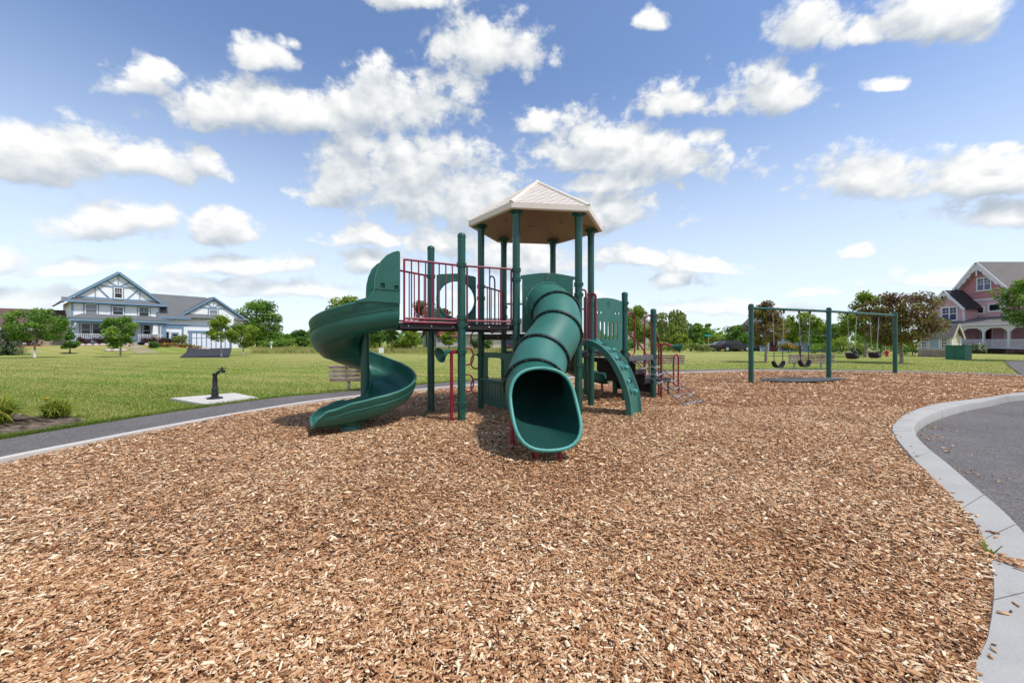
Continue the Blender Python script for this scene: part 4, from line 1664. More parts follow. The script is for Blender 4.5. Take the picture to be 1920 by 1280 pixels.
# ---- chain net climber between G and H
NB = Vector((GHu.y, -GHu.x))
top = MB()
top.bar(W3(PG + GHu * 0.08 + NB * 0.03, 0.89), W3(PH - GHu * 0.08 + NB * 0.03, 0.89), 0.05, 0.12)
net = top.build('net_climber', M['net_bar'], root, smooth=0, bevel=0.008, world=True)
bo = MB()
for k in range(5):
    p = PG.lerp(PH, 0.14 + 0.18 * k)
    bo.lathe([(0.016, 0), (0.016, 0.008), (0.008, 0.012)], W3(p + NB * 0.056, 0.90), (NB.x, NB.y, 0), n=8)
bo.build('bar_bolts', M['bolt_metal'], net, smooth=30)['kind'] = 'stuff'


def net_pt(k, t):
    a = PG.lerp(PH, 0.15 + 0.235 * k)
    b = a + NB * (0.06 + 1.08 * t) + GHu * (0.18 * t)
    z = 0.85 - 0.84 * t ** 0.92
    return W3(b, z + 0.0)


for k in range(4):
    mb = MB()
    pts = [net_pt(k, i / 26) for i in range(27)]
    # twisted chain: alternate radius reads as links
    mb.tube(pts, [0.013 if i % 2 else 0.007 for i in range(27)], 6)
    mb.build('chain', M['net_chain'], net, smooth=50)
for j in range(1, 7):
    for k in range(3):
        if (j + k) % 2 == 0 and j < 6:
            continue
        mb = MB()
        a, b = net_pt(k, j / 6.2), net_pt(k + 1, j / 6.2)
        mb.tube([a, a.lerp(b, 0.33) - Vector((0, 0, 0.022)), a.lerp(b, 0.66) - Vector((0, 0, 0.022)), b], 0.015, 8)
        mb.build('rung', M['chain_metal'], net, smooth=50)
for j in (1, 2, 3, 4, 5):
    for k in range(3):
        if (j + k) % 2 == 0:
            mb = MB()
            mb.tube([net_pt(k, j / 6.2), net_pt(k + 1, j / 6.2)], 0.012, 8)
            mb.build('rung', M['net_chain'], net, smooth=50)

# ---- small curved slide at the back
A0 = (PF + PG2) / 2
pl = catmull([(A0.x, A0.y, 1.02), (A0.x - 0.14, A0.y + 0.36, 0.90), (A0.x + 0.02, A0.y + 0.85, 0.62), (A0.x + 0.42, A0.y + 1.18, 0.36), (A0.x + 0.86, A0.y + 1.22, 0.24), (A0.x + 1.14, A0.y + 1.14, 0.22)], 8)
rows = []
for k, p in enumerate(pl):
    d = (pl[min(k + 1, len(pl) - 1)] - pl[max(k - 1, 0)])
    d.z = 0
    d.normalize()
    s_ = Vector((d.y, -d.x, 0))
    e = min(1.0, (len(pl) - 1 - k) / 4 + 0.25)
    rows.append([p + s_ * a + Vector((0, 0, b)) for a, b in ((-0.27, 0.24 * e), (-0.25, 0.06), (-0.16, 0.0), (0.16, 0.0), (0.25, 0.06), (0.27, 0.24 * e), (0.305, 0.235 * e), (0.29, 0.03), (0.17, -0.035), (-0.17, -0.035), (-0.29, 0.03), (-0.305, 0.235 * e))])
mb = MB()
mb.grid(rows, closed=True)
mb.f.append(tuple(range(12)))
mb.f.append(tuple((len(rows) - 1) * 12 + k for k in range(12)))
bs = mb.build('curved_slide', M['green_plastic'], root, smooth=50, world=True, fix=True)
mb = MB()
q = pl[-6]
mb.tube([(q.x, q.y, q.z - 0.02), (q.x, q.y, -0.1)], 0.024, 8)
mb.build('slide_leg', M['red_post'], bs, smooth=40)

# ---- loop rungs on the posts P and D
for (p, dirv, zs_) in ((PP, (1.0, 0.25), (1.00, 0.58)), (PD, (-1.0, -0.2), (1.30, 0.86, 0.40))):
    u = Vector(dirv).normalized()
    for z in zs_:
        a = p + u * 0.055
        pts = [W3(a, z + 0.14), W3(a + u * 0.07, z + 0.14), W3(a + u * 0.115, z + 0.10), W3(a + u * 0.135, z + 0.02), W3(a + u * 0.12, z - 0.07), W3(a + u * 0.075, z - 0.115), W3(a, z - 0.12)]
        mb = MB()
        mb.tube(catmull(pts, 3), 0.013, 8)
        mb.build('loop_rung', M['red_rail'], root, smooth=50, world=True)


# ---- talk tubes: red riser with a green horn
def talk_tube(base, post_p, zt, horn_dir, reach):
    u = (Vector(post_p) - Vector(base)).normalized()
    h = Vector(horn_dir).normalized()
    pts = [W3(base, -0.15), W3(base, zt - 0.12), W3(base, zt - 0.05), W3(base, zt) + h * 0.05]
    if reach:
        pts += [W3(base, zt + 0.01) + h * 0.14, W3(base, zt - 0.01) + h * 0.24]
    mb = MB()
    mb.tube(catmull(pts, 4), 0.026, 12)
    o = mb.build('talk_tube', M['red_post'], root, smooth=50, world=True)
    mb = MB()
    mb.bar(W3(base, zt - 0.03), W3(Vector(post_p), zt - 0.03), 0.016, 0.06)
    mb.build('bracket', M['red_post'], o, smooth=0)
    s_ = pts[-1] - h * 0.02
    mb = MB()
    prof = [(0.026, 0.0), (0.030, 0.05), (0.045, 0.10), (0.072, 0.15), (0.115, 0.205), (0.122, 0.212), (0.116, 0.213), (0.068, 0.155), (0.040, 0.105), (0.005, 0.09)]
    mb.lathe(prof, s_, h, n=28)
    mb.build('horn', M['green_plastic'], o, smooth=60)
    return o


talk_tube(PP + Vector((-0.155, -0.03)), PP, 1.115, (-0.60, -0.70, -0.30), False)
talk_tube(PH + Vector((0.17, -0.02)), PH, 1.20, (0.80, -0.35, -0.18), True)

# ------------------------------------------------------------------ swing set
SW = [Vector((7.37, 12.17)), Vector((10.82, 13.48)), Vector((15.2, 15.66))]
BZ = 2.28
sw = thing('swing_set', 'green steel swing frame of three posts and one long top beam', 'swing frame', (SW[0].x, SW[0].y, 0))
for p in SW:
    mb = MB()
    t = BZ + 0.13
    mb.lathe([(0.072, -0.3), (0.072, t - 0.06), (0.076, t - 0.058), (0.076, t - 0.042), (0.066, t - 0.018), (0.04, t - 0.003), (0.001, t)], (p.x, p.y, 0), n=20)
    o = mb.build('post', M['green_post'], sw, smooth=35, world=True)
    c = MB()
    c.lathe([(0.073, BZ - 0.06), (0.084, BZ - 0.056), (0.084, BZ + 0.056), (0.073, BZ + 0.06)], (p.x, p.y, 0), n=20)
    c.build('beam_collar', M['green_post'], o, smooth=30)
for a, b in zip(SW[:-1], SW[1:]):
    mb = MB()
    mb.tube([W3(a, BZ), W3(b, BZ)], 0.042, 14)
    mb.build('top_beam', M['green_post'], sw, smooth=40, world=True)


def chain_tube(mb, p0, p1, r=0.009, seg=26):
    p0, p1 = Vector(p0), Vector(p1)
    mb.tube([p0.lerp(p1, k / seg) for k in range(seg + 1)], [r if k % 2 else r * 0.55 for k in range(seg + 1)], 6)


def beam_at(px):
    """where the vertical plane seen at picture column px cuts the beam"""
    k = (px - 960) / FPX
    for a, b in zip(SW[:-1], SW[1:]):
        # a + t(b-a): x = k*y
        d = b - a
        t = (k * a.y - a.x) / (d.x - k * d.y)
        if -0.02 <= t <= 1.02:
            return a.lerp(b, t), d.normalized()
    return SW[1], (SW[2] - SW[1]).normalized()


def belt_swing(px0, px1, label, seat_z=0.42):
    a, d = beam_at(px0)
    b, _ = beam_at(px1)
    m = (a + b) / 2
    r = thing('belt_swing', label, 'swing', (m.x, m.y, seat_z), 0, 'swings hanging from the green beam')
    for p in (a, b):
        mb = MB()
        s_ = d * (0.10 if p is b else -0.10)
        low = W3(m + d * (0.20 if p is b else -0.20), seat_z + 0.20)
        chain_tube(mb, W3(p, BZ - 0.10), low + Vector((0, 0, 0.50)), 0.010)
        mb.build('chain', M['chain_metal'], r, smooth=50, world=True)
        mb = MB()
        chain_tube(mb, low + Vector((0, 0, 0.50)), low, 0.013, 10)
        mb.build('coated_chain', M['black_rubber'], r, smooth=50, world=True)
        mb = MB()
        mb.bar(W3(p, BZ - 0.02), W3(p, BZ - 0.12), 0.035, 0.05, (d.x, d.y, 0))
        mb.build('hanger', M['black_rubber'], r, smooth=0, bevel=0.006, world=True)
    mb = MB()
    n_ = Vector((d.y, -d.x))
    rows = []
    for k in range(15):
        t = -1 + 2 * k / 14
        x = 0.235 * math.sin(t * 1.25) / math.sin(1.25)
        z = seat_z + 0.20 * abs(t) ** 1.9
        c = m + d * x
        wv = 0.085 * (1 - 0.35 * abs(t) ** 3)
        nrm = Vector((-math.copysign(abs(t) ** 0.9, t) * 0.75, 0, 1)).normalized()
        for_t = Vector((d.x * nrm.x, d.y * nrm.x, nrm.z)) * 0.013
        rows.append([W3(c + n_ * wv, z) + for_t, W3(c - n_ * wv, z) + for_t, W3(c - n_ * wv, z) - for_t, W3(c + n_ * wv, z) - for_t])
    mb.grid(rows, closed=True)
    mb.f += [(0, 1, 2, 3), tuple(14 * 4 + k for k in (3, 2, 1, 0))]
    mb.build('belt_seat', M['black_rubber'], r, smooth=40, world=True, fix=True)
    return r


def bucket_swing(px0, px1, label, seat_z=0.62):
    a, d = beam_at(px0)
    b, _ = beam_at(px1)
    m = (a + b) / 2
    n_ = Vector((d.y, -d.x))
    r = thing('bucket_swing', label, 'swing', (m.x, m.y, seat_z), 0, 'swings hanging from the green beam')
    hw = 0.225
    for p, s_ in ((a, -1), (b, 1)):
        mb = MB()
        chain_tube(mb, W3(p, BZ - 0.10), W3(m + d * (s_ * hw * 0.9), seat_z + 0.34), 0.011, 30)
        mb.tube([W3(m + d * (s_ * hw * 0.9), seat_z + 0.34), W3(m + d * (s_ * hw) + n_ * 0.10, seat_z + 0.20)], 0.008, 6)
        mb.tube([W3(m + d * (s_ * hw * 0.9), seat_z + 0.34), W3(m + d * (s_ * hw) - n_ * 0.10, seat_z + 0.20)], 0.008, 6)
        mb.build('chain', M['chain_metal'], r, smooth=50, world=True)
        mb = MB()
        mb.bar(W3(p, BZ - 0.02), W3(p, BZ - 0.12), 0.035, 0.05, (d.x, d.y, 0))
        mb.build('hanger', M['black_rubber'], r, smooth=0, bevel=0.006, world=True)
    # bucket: tapered shell with two leg holes towards the front, rounded bottom
    mb = MB()
    rings = []
    for (z, fx, fy) in ((0.23, 1.0, 1.0), (0.20, 1.02, 1.02), (0.12, 0.97, 0.96), (0.05, 0.86, 0.86), (0.01, 0.68, 0.70), (0.0, 0.35, 0.35)):
        rings.append([W3(m + d * (x * fx) + n_ * (y * fy), seat_z + z) for x, y in rounded(2 * hw, 0.30, 0.11, 4)])
    inner = []
    for (z, fx, fy) in ((0.23, 0.90, 0.86), (0.10, 0.84, 0.80), (0.04, 0.5, 0.5)):
        inner.append([W3(m + d * (x * fx) + n_ * (y * fy), seat_z + z) for x, y in rounded(2 * hw, 0.30, 0.11, 4)])
    mb.grid(list(reversed(rings)), closed=True)
    k0 = len(mb.v)
    mb.grid([rings[0]] + inner, closed=True)
    nn = len(rings[0])
    mb.f.append(tuple(range(nn)))
    mb.f.append(tuple(k0 + 3 * nn + i for i in range(nn)))
    bk = mb.build('bucket_seat', M['black_rubber'], r, smooth=45, world=True, fix=True)
    for s_ in (-1, 1):
        mb = MB()
        c = W3(m + d * (s_ * 0.085) + n_ * 0.135, seat_z + 0.085)
        mb.tube([c + Vector((d.x * x, d.y * x, y)) + Vector((n_.x, n_.y, 0)) * (0.012 + 0.05 * (y + 0.06)) for x, y in circle(0.055, 0, 0, 16)], 0.012, 6, closed=True)
        mb.build('leg_opening', M['black_rubber'], bk, smooth=50)
    mb = MB()
    c = W3(m + n_ * 0.152, seat_z + 0.13)
    mb.box(c, (0.03, 0.012, 0.05))
    mb.build('buckle', M['bolt_metal'], bk, smooth=0)


belt_swing(1449, 1470, 'black belt swing nearest the near green post of the swing frame')
belt_swing(1498, 1519, 'black belt swing in front of the bench, beside the middle green post')
bucket_swing(1589, 1606, 'black toddler bucket swing just right of the middle green post')
bucket_swing(1631, 1648, 'black toddler bucket swing nearest the far green end post')


# ------------------------------------------------------------------ benches
def bench(loc, rotz, label, length=2.15):
    r = thing('park_bench', label, 'bench', (loc[0], loc[1], 0), rotz, 'weathered slatted park benches')
    hl = length / 2
    for k in range(4):
        mb = MB()
        mb.box((0, -0.205 - 0.010 * k, 0.275 + 0.108 * k), (length, 0.035, 0.080), Matrix.Rotation(R(6), 3, 'X'))
        mb.build('back_slat', M['slat_wood'], r, smooth=0, bevel=0.006)
    for k in range(4):
        mb = MB()
        mb.box((0, -0.12 + 0.118 * k, 0.265), (length, 0.094, 0.038))
        mb.build('seat_slat', M['slat_wood'], r, smooth=0, bevel=0.006)
    for s_ in (-1, 1):
        mb = MB()
        x = s_ * (hl - 0.42)
        mb.tube([(x, 0.02, -0.15), (x, 0.02, 0.22)], 0.038, 12)
        mb.bar((x, -0.17, 0.233), (x, 0.27, 0.233), 0.05, 0.022)
        mb.bar((x, -0.172, 0.22), (x, -0.205, 0.63), 0.05, 0.014, (0, 1, 0))
        mb.build('leg', M['galvanised'], r, smooth=40)
    return r


bench((-3.78, 10.35), R(8), 'weathered slatted bench half hidden behind the green spiral slide', 1.8)
bench((6.75, 18.1), R(-5), 'weathered slatted bench behind the red rails and stairs of the climbing structure', 2.1)
bench((13.95, 18.6), R(-3), 'weathered slatted bench standing on grass behind the belt swings', 2.05)

# ------------------------------------------------------------------ drinking fountain
fx, fy = gp(403, 748)
ft = thing('drinking_fountain', 'black cast iron drinking fountain with bronze bowl on concrete pad', 'drinking fountain', (fx, fy, 0.012))
mb = MB()
mb.lathe([(0.150, 0.0), (0.150, 0.012), (0.135, 0.028), (0.085, 0.045), (0.066, 0.055), (0.066, 0.09), (0.075, 0.10), (0.075, 0.125), (0.060, 0.135), (0.060, 0.18), (0.068, 0.19), (0.066, 0.215), (0.052, 0.24),
          (0.046, 0.40), (0.050, 0.405), (0.050, 0.42), (0.043, 0.428), (0.041, 0.50), (0.052, 0.508), (0.054, 0.535), (0.035, 0.552), (0.001, 0.556)], (0, 0, 0), n=24)
mb.build('pedestal', M['cast_iron'], ft, smooth=35)
mb = MB()
mb.tube(catmull([(0.0, 0, 0.50), (0.05, -0.01, 0.535), (0.085, -0.015, 0.575), (0.125, -0.02, 0.592), (0.20, -0.03, 0.59)], 5), 0.030, 12)
mb.lathe([(0.034, -0.02), (0.036, 0.0), (0.034, 0.02)], (0.205, -0.032, 0.59), (1, -0.15, 0), n=14)
mb.build('arm', M['cast_iron'], ft, smooth=45)
mb = MB()
mb.lathe([(0.022, 0.0), (0.024, 0.02), (0.050, 0.034), (0.086, 0.046), (0.090, 0.056), (0.080, 0.056), (0.045, 0.046), (0.001, 0.044)], (0.165, -0.022, 0.615), n=22)
bw = mb.build('bowl', M['bronze'], ft, smooth=45)
mb = MB()
mb.lathe([(0.012, 0), (0.010, 0.025), (0.016, 0.03), (0.001, 0.036)], (0.165, -0.022, 0.660), n=10)
mb.tube([(0.225, -0.03, 0.66), (0.275, -0.04, 0.668)], 0.006, 6)
mb.build('bubbler', M['cast_iron'], bw, smooth=45)
mb = MB()
mb.lathe([(0.013, 0), (0.012, 0.008), (0.001, 0.010)], (0.175, -0.055, 0.585), (0.1, -1, 0), n=12)
mb.build('push_button', M['bolt_metal'], ft, smooth=45)


# ------------------------------------------------------------------ plants
def leaf_quads(rng, C, size, up=0.35, elong=1.5, droop=None):
    m = len(C)
    nrm = rng.normal(0, 1, (m, 3))
    nrm[:, 2] = np.abs(nrm[:, 2]) + up
    nrm /= np.linalg.norm(nrm, axis=1)[:, None]
    a = np.cross(nrm, rng.normal(0, 1, (m, 3)))
    a /= np.linalg.norm(a, axis=1)[:, None] + 1e-9
    if droop is not None:
        a = a * (1 - droop) + np.array([0, 0, -1.0]) * droop
        a /= np.linalg.norm(a, axis=1)[:, None]
        nrm = np.cross(a, rng.normal(0, 1, (m, 3)))
        nrm /= np.linalg.norm(nrm, axis=1)[:, None] + 1e-9
    b = np.cross(nrm, a)
    s = size * rng.uniform(0.6, 1.4, m)
    A, B = a * (s * elong / 2)[:, None], b * (s / 2)[:, None]
    vs = np.stack([C - A, C + B * 0.9 - A * 0.1, C + A, C - B * 0.9 - A * 0.1], 1)
    return vs.reshape(-1, 3), np.arange(m * 4).reshape(-1, 4)


def ellip_profile(shape, t):
    if shape == 'round':
        return math.sqrt(max(0, 1 - (2 * t - 1) ** 2)) ** 0.85
    if shape == 'egg':
        return max(0.05, math.sin(math.pi * min(1, t ** 0.72 + 0.03))) ** 0.75
    if shape == 'cone':
        return max(0.02, 1 - t) ** 0.9 * (0.35 + 0.65 * min(1, t * 8 + 0.3))
    if shape == 'vase':
        return (0.30 + 0.70 * math.sin(math.pi * min(1, t * 0.72 + 0.12))) * (1 if t < 0.9 else 0.75)
    return 1.0


def tree(name, label, x, y, h, rad, base, mat, seed, leaves=2600, leaf=0.16, shape='round', trunk=0.09, bark='bark', z0=0.0, group='trees round the park', droop=None, nclus=26, spread=0.30, wrap=False, cat='tree', tone0=0.45):
    rng = np.random.default_rng(seed)
    r = thing(name, label, cat, (x, y, z0), 0, group)
    ch = h - base
    # clusters of foliage at uneven places through the crown
    cl = []
    for i in range(nclus):
        t = rng.uniform(0.03, 0.97)
        pr = ellip_profile(shape, t) * rad
        a = rng.uniform(0, 6.283)
        q = pr * math.sqrt(rng.uniform(0.15, 1.0)) * 0.86
        cl.append((q * math.cos(a), q * math.sin(a), base + ch * (0.05 + 0.88 * t), rng.uniform(0.6, 1.25) * spread * rad, rng.normal(0, 0.12)))
    cl = np.array(cl)
    wts = cl[:, 3] ** 2
    idx = rng.choice(len(cl), leaves, p=wts / wts.sum())
    P = rng.normal(0, 1, (leaves, 3))
    P /= np.linalg.norm(P, axis=1)[:, None]
    P *= (rng.random(leaves) ** 0.42)[:, None]
    C = cl[idx, :3] + P * cl[idx, 3][:, None] * np.array([1.15, 1.15, 0.85])
    C[:, 2] = np.maximum(C[:, 2], base * 0.9)
    vs, fs = leaf_quads(rng, C, leaf, droop=droop)
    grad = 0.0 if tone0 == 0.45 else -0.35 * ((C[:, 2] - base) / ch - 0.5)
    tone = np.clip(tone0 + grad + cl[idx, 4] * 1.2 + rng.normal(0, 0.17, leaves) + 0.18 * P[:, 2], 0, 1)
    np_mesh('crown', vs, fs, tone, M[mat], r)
    mb = MB()
    top = Vector((rng.normal(0, 0.05) * rad, rng.normal(0, 0.05) * rad, base + ch * 0.72))
    mb.tube(catmull([(0, 0, -0.25), (rng.normal(0, 0.01), 0, base * 0.5), (rng.normal(0, 0.03), rng.normal(0, 0.03), base), tuple(top)], 3), [trunk * 1.25, trunk * 1.08] + [trunk * (1 - 0.08 * k) for k in range(8)], 8)
    for k in range(min(9, nclus)):
        c = Vector(cl[k * (nclus // min(9, nclus)), :3])
        s_ = Vector((0, 0, base * 0.92)).lerp(top, max(0.0, min(0.85, (c.z - base) / ch * 0.75)))
        m_ = s_.lerp(c, 0.5) + Vector((0, 0, -0.04 * rad))
        mb.tube([s_, m_, c], [trunk * 0.42, trunk * 0.26, trunk * 0.10], 5)
    mb.build('trunk', M[bark], r, smooth=60)
    if wrap:
        mb = MB()
        mb.tube([(0, 0, 0.0), (0, 0, base * 0.45)], [trunk * 1.35, trunk * 1.22], 10)
        mb.build('trunk_wrap', M['white_wrap'], r, smooth=50)
    return r


def shrub(name, label, x, y, h, rx, ry, mat, seed, leaves=900, leaf=0.10, z0=0.0, group=None, cat='shrub', nclus=12):
    rng = np.random.default_rng(seed)
    r = thing(name, label, cat, (x, y, z0), 0, group)
    a = rng.uniform(0, 6.283, nclus)
    q = np.sqrt(rng.random(nclus)) * 0.72
    cl = np.stack([q * np.cos(a) * rx, q * np.sin(a) * ry, h * rng.uniform(0.25, 0.72, nclus)], 1)
    idx = rng.integers(0, nclus, leaves)
    P = rng.normal(0, 1, (leaves, 3))
    P /= np.linalg.norm(P, axis=1)[:, None]
    P *= (rng.random(leaves) ** 0.45)[:, None]
    C = cl[idx] + P * np.array([rx * 0.42, ry * 0.42, h * 0.32])
    C[:, 2] = np.maximum(C[:, 2], 0.02)
    vs, fs = leaf_quads(rng, C, leaf)
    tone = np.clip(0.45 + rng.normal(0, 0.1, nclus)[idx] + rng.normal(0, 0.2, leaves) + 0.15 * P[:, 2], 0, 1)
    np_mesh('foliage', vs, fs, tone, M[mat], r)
    mb = MB()
    for k in range(4):
        c = cl[k]
        mb.tube([(c[0] * 0.15, c[1] * 0.15, -0.1), (c[0] * 0.6, c[1] * 0.6, c[2] * 0.6), tuple(c)], [0.03, 0.02, 0.008], 5)
    mb.build('stem', M['bark'], r, smooth=60)
    return r


def spruce(label, x, y, h, rad, seed, z0=0.0, group='trees round the park', tiers=17):
    rng = np.random.default_rng(seed)
    r = thing('spruce_tree', label, 'tree', (x, y, z0), 0, group)
    C, A = [], []
    for t in range(tiers):
        f = t / tiers
        z = 0.15 + (h - 0.15) * f
        rr = rad * (1 - f) ** 0.9 + 0.05
        nb = int(9 + 10 * (1 - f))
        for b in range(nb):
            a = 2 * math.pi * (b + rng.random() * 0.7) / nb
            ll = rr * rng.uniform(0.75, 1.1)
            for s in range(int(10 + 22 * (1 - f))):
                q = rng.random() ** 0.7
                C.append((math.cos(a) * ll * q + rng.normal(0, 0.05), math.sin(a) * ll * q + rng.normal(0, 0.05), z - 0.16 * ll * q + 0.10 * q * q * ll + rng.normal(0, 0.035)))
                A.append(q)
    C = np.array(C)
    vs, fs = leaf_quads(rng, C, 0.075, elong=3.2, up=1.4)
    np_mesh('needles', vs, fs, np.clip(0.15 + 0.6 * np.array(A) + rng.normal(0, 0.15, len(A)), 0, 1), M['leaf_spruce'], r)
    mb = MB()
    mb.tube([(0, 0, -0.2), (0, 0, h * 0.97)], [0.11, 0.015], 8)
    mb.build('trunk', M['bark'], r, smooth=60)
    return r


def lily(label, x, y, seed, n=110, L=0.50, bloom=None):
    rng = np.random.default_rng(seed)
    r = thing('daylily_plant', label, 'plant', (x, y, 0.02), 0, 'daylilies in the planting bed')
    vs, fs, tn = [], [], []
    for k in range(n):
        a = rng.uniform(0, 6.283)
        ln = L * rng.uniform(0.6, 1.15)
        lean = rng.uniform(0.25, 1.0)
        w = rng.uniform(0.008, 0.016)
        o = Vector((rng.normal(0, 0.05), rng.normal(0, 0.05), 0))
        d = Vector((math.cos(a), math.sin(a), 0))
        s_ = Vector((-d.y, d.x, 0))
        tone = float(np.clip(rng.normal(0.45, 0.2), 0, 1)) if rng.random() > 0.08 else 1.0
        for i in range(6):
            t = i / 5
            p = o + d * (ln * lean * t * (0.4 + 0.6 * t)) + Vector((0, 0, ln * (1.15 * t - (0.35 + 0.85 * lean) * t * t * 0.85)))
            p.z = max(p.z, 0.01)
            ww = w * (1 - t ** 2 * 0.92)
            vs += [tuple(p - s_ * ww), tuple(p + s_ * ww)]
        b = k * 12
        for i in range(5):
            fs.append((b + 2 * i, b + 2 * i + 1, b + 2 * i + 3, b + 2 * i + 2))
            tn.append(tone)
    np_mesh('leaves', np.array(vs), np.array(fs), np.array(tn), M['leaf_lily'], r)
    if bloom:
        mb = MB()
        bx, by, bz = bloom
        mb.tube([(bx * 0.3, by * 0.3, 0), (bx, by, bz)], 0.005, 5)
        st = mb.build('flower_stalk', M['leaf_lily'], r, smooth=50)
        mb = MB()
        for k in range(6):
            a = math.pi * k / 3
            c = Vector((bx, by, bz))
            u = Vector((math.cos(a), math.sin(a), 0))
            s_ = Vector((-u.y, u.x, 0))
            mb.add([c, c + u * 0.03 - s_ * 0.016 + Vector((0, 0, 0.02)), c + u * 0.065 + Vector((0, 0, 0.025)), c + u * 0.03 + s_ * 0.016 + Vector((0, 0, 0.02))], [(0, 1, 2, 3)])
        mb.build('petals', M['yellow_flower'], st, smooth=0)
    return r


p = gp(92, 786)
lily('yellow-green daylily clump with one orange bloom by the path', p[0], p[1] + 0.1, 1, 300, 0.50, (-0.10, -0.06, 0.30))
p = gp(8, 800)
lily('larger yellow-green daylily clump cut by the left picture edge', p[0] - 0.12, p[1], 2, 320, 0.74)
# weed at the kerb
p = gp(1855, 1046)
rng_ = random.Random(4)
wd = thing('weed', 'small green grass weed sprouting beside the concrete kerb', 'weed', (p[0], p[1], 0.01))
vs, fs = [], []
for k in range(9):
    a = rng_.uniform(-1.0, 1.6)
    L = rng_.uniform(0.03, 0.11)
    d = Vector((math.cos(a), math.sin(a), 0))
    s_ = Vector((-d.y, d.x, 0)) * 0.005
    b = len(vs)
    vs += [tuple(-s_), tuple(s_), tuple(d * L * 0.5 + s_ * 0.9 + Vector((0, 0, L * 0.7))), tuple(d * L * 0.5 - s_ * 0.9 + Vector((0, 0, L * 0.7))), tuple(d * L + Vector((0, 0, L * 0.95)))]
    fs += [(b, b + 1, b + 2, b + 3), (b + 3, b + 2, b + 4, b + 4)]
np_mesh('blades', np.array(vs), np.array([f for f in fs if len(set(f)) == 4]), np.full(len([f for f in fs if len(set(f)) == 4]), 0.3), M['grass_blades'], wd)['kind'] = 'stuff'


def at(px, d):
    return ((px - 960) * d / FPX, d)


# --- trees of the lawn and the street
def T_(name, label, px, d, top, rad_px, base_px, mat, seed, **k):
    """tree whose crown top, radius and clear trunk were measured as picture heights at distance d"""
    x, y = at(px, d)
    z0 = k.pop('z0', 0.0)
    h = CAM_H + (640 - top) * d / FPX - z0
    base = max(0.15, CAM_H + (640 - base_px) * d / FPX - z0)
    return tree(name, label, x, y, h, rad_px * d / FPX, base, M and mat, seed, z0=z0, **k)


T_('young_tree', 'small spreading green street tree with white trunk wrap, left of the white house', 65, 31, 577, 47, 640, 'leaf_green', 11, leaves=4800, leaf=0.115, shape='vase', trunk=0.07, bark='pale_bark', wrap=True, nclus=56, spread=0.22)
T_('young_tree', 'small rounded green tree with pale trunk before the white house porch', 226, 33, 593, 30, 646, 'leaf_green', 12, leaves=4200, leaf=0.11, shape='round', trunk=0.06, bark='pale_bark', nclus=46, spread=0.26)
T_('young_tree', 'small open green tree standing before the blue garage door', 415, 33, 590, 29, 640, 'leaf_lime', 13, leaves=3400, leaf=0.11, shape='egg', trunk=0.06, bark='pale_bark', nclus=44, spread=0.24)
T_('young_tree', 'small yellow-green tree at the garage corner of the white house', 456, 36, 606, 25, 650, 'leaf_lime', 14, leaves=3200, leaf=0.12, shape='round', trunk=0.06, bark='pale_bark', nclus=22, spread=0.34, wrap=True)
T_('leaning_shrub_tree', 'dark green little tree beside the porch of the white house', 131, 40, 622, 14, 662, 'leaf_dark', 15, leaves=1500, leaf=0.16, shape='egg', trunk=0.07, nclus=16, spread=0.4, z0=0.2)
T_('shade_tree', 'tall dark green shade tree behind the garage', 482, 76, 562, 44, 648, 'leaf_green', 16, leaves=9000, leaf=0.27, shape='round', trunk=0.32, nclus=60, spread=0.25)
T_('shade_tree', 'tall dark green tree rising behind the spiral slide', 655, 70, 551, 45, 638, 'leaf_lime', 17, leaves=5200, leaf=0.34, shape='round', trunk=0.28, nclus=32, spread=0.30)
T_('thicket_tree', 'rounded dark tree left of the spiral slide, beyond the meadow', 572, 70, 613, 19, 648, 'leaf_dark', 18, leaves=1800, leaf=0.28, shape='round', trunk=0.15, nclus=18, spread=0.40)
T_('thicket_tree', 'dark leafy tree seen under the deck beside the slide column', 712, 56, 604, 24, 640, 'leaf_dark', 19, leaves=2200, leaf=0.24, shape='round', trunk=0.13, nclus=20, spread=0.38)
T_('thicket_tree', 'slim dark tree with bare trunk standing in the meadow', 735, 44, 607, 13, 645, 'leaf_dark', 20, leaves=1000, leaf=0.20, shape='egg', trunk=0.09, nclus=14, spread=0.42)
T_('thicket_tree', 'yellow-green bushy tree beside the red-roofed cottage', 770, 52, 600, 18, 648, 'leaf_lime', 21, leaves=1700, leaf=0.22, shape='egg', trunk=0.1, nclus=18, spread=0.4)
T_('russet_tree', 'rusty orange-leaved tree behind the guard rails of the deck', 800, 66, 566, 40, 625, 'leaf_maroon', 22, leaves=2600, leaf=0.30, shape='vase', trunk=0.16, nclus=26, spread=0.30)
T_('young_tree', 'light green young tree seen between the deck posts', 842, 50, 612, 16, 645, 'leaf_lime', 23, leaves=1500, leaf=0.19, shape='egg', trunk=0.07, nclus=18, spread=0.38)
T_('thicket_tree', 'dark tree behind the middle of the climbing structure', 884, 62, 606, 20, 645, 'leaf_green', 24, leaves=1600, leaf=0.25, shape='round', trunk=0.12, nclus=18, spread=0.4)
T_('thicket_tree', 'dense green tree behind the slotted panel', 1060, 66, 590, 34, 645, 'leaf_green', 25, leaves=2600, leaf=0.28, shape='round', trunk=0.16, nclus=26, spread=0.34)
T_('street_tree', 'bright green tree behind the net climber posts', 1196, 62, 571, 30, 645, 'leaf_lime', 26, leaves=3000, leaf=0.27, shape='egg', trunk=0.15, nclus=26, spread=0.34)
T_('willow_tree', 'broad pale green willow with drooping foliage', 1252, 64, 586, 37, 655, 'leaf_willow', 27, leaves=5200, leaf=0.30, shape='round', trunk=0.24, nclus=30, spread=0.34, droop=0.72)
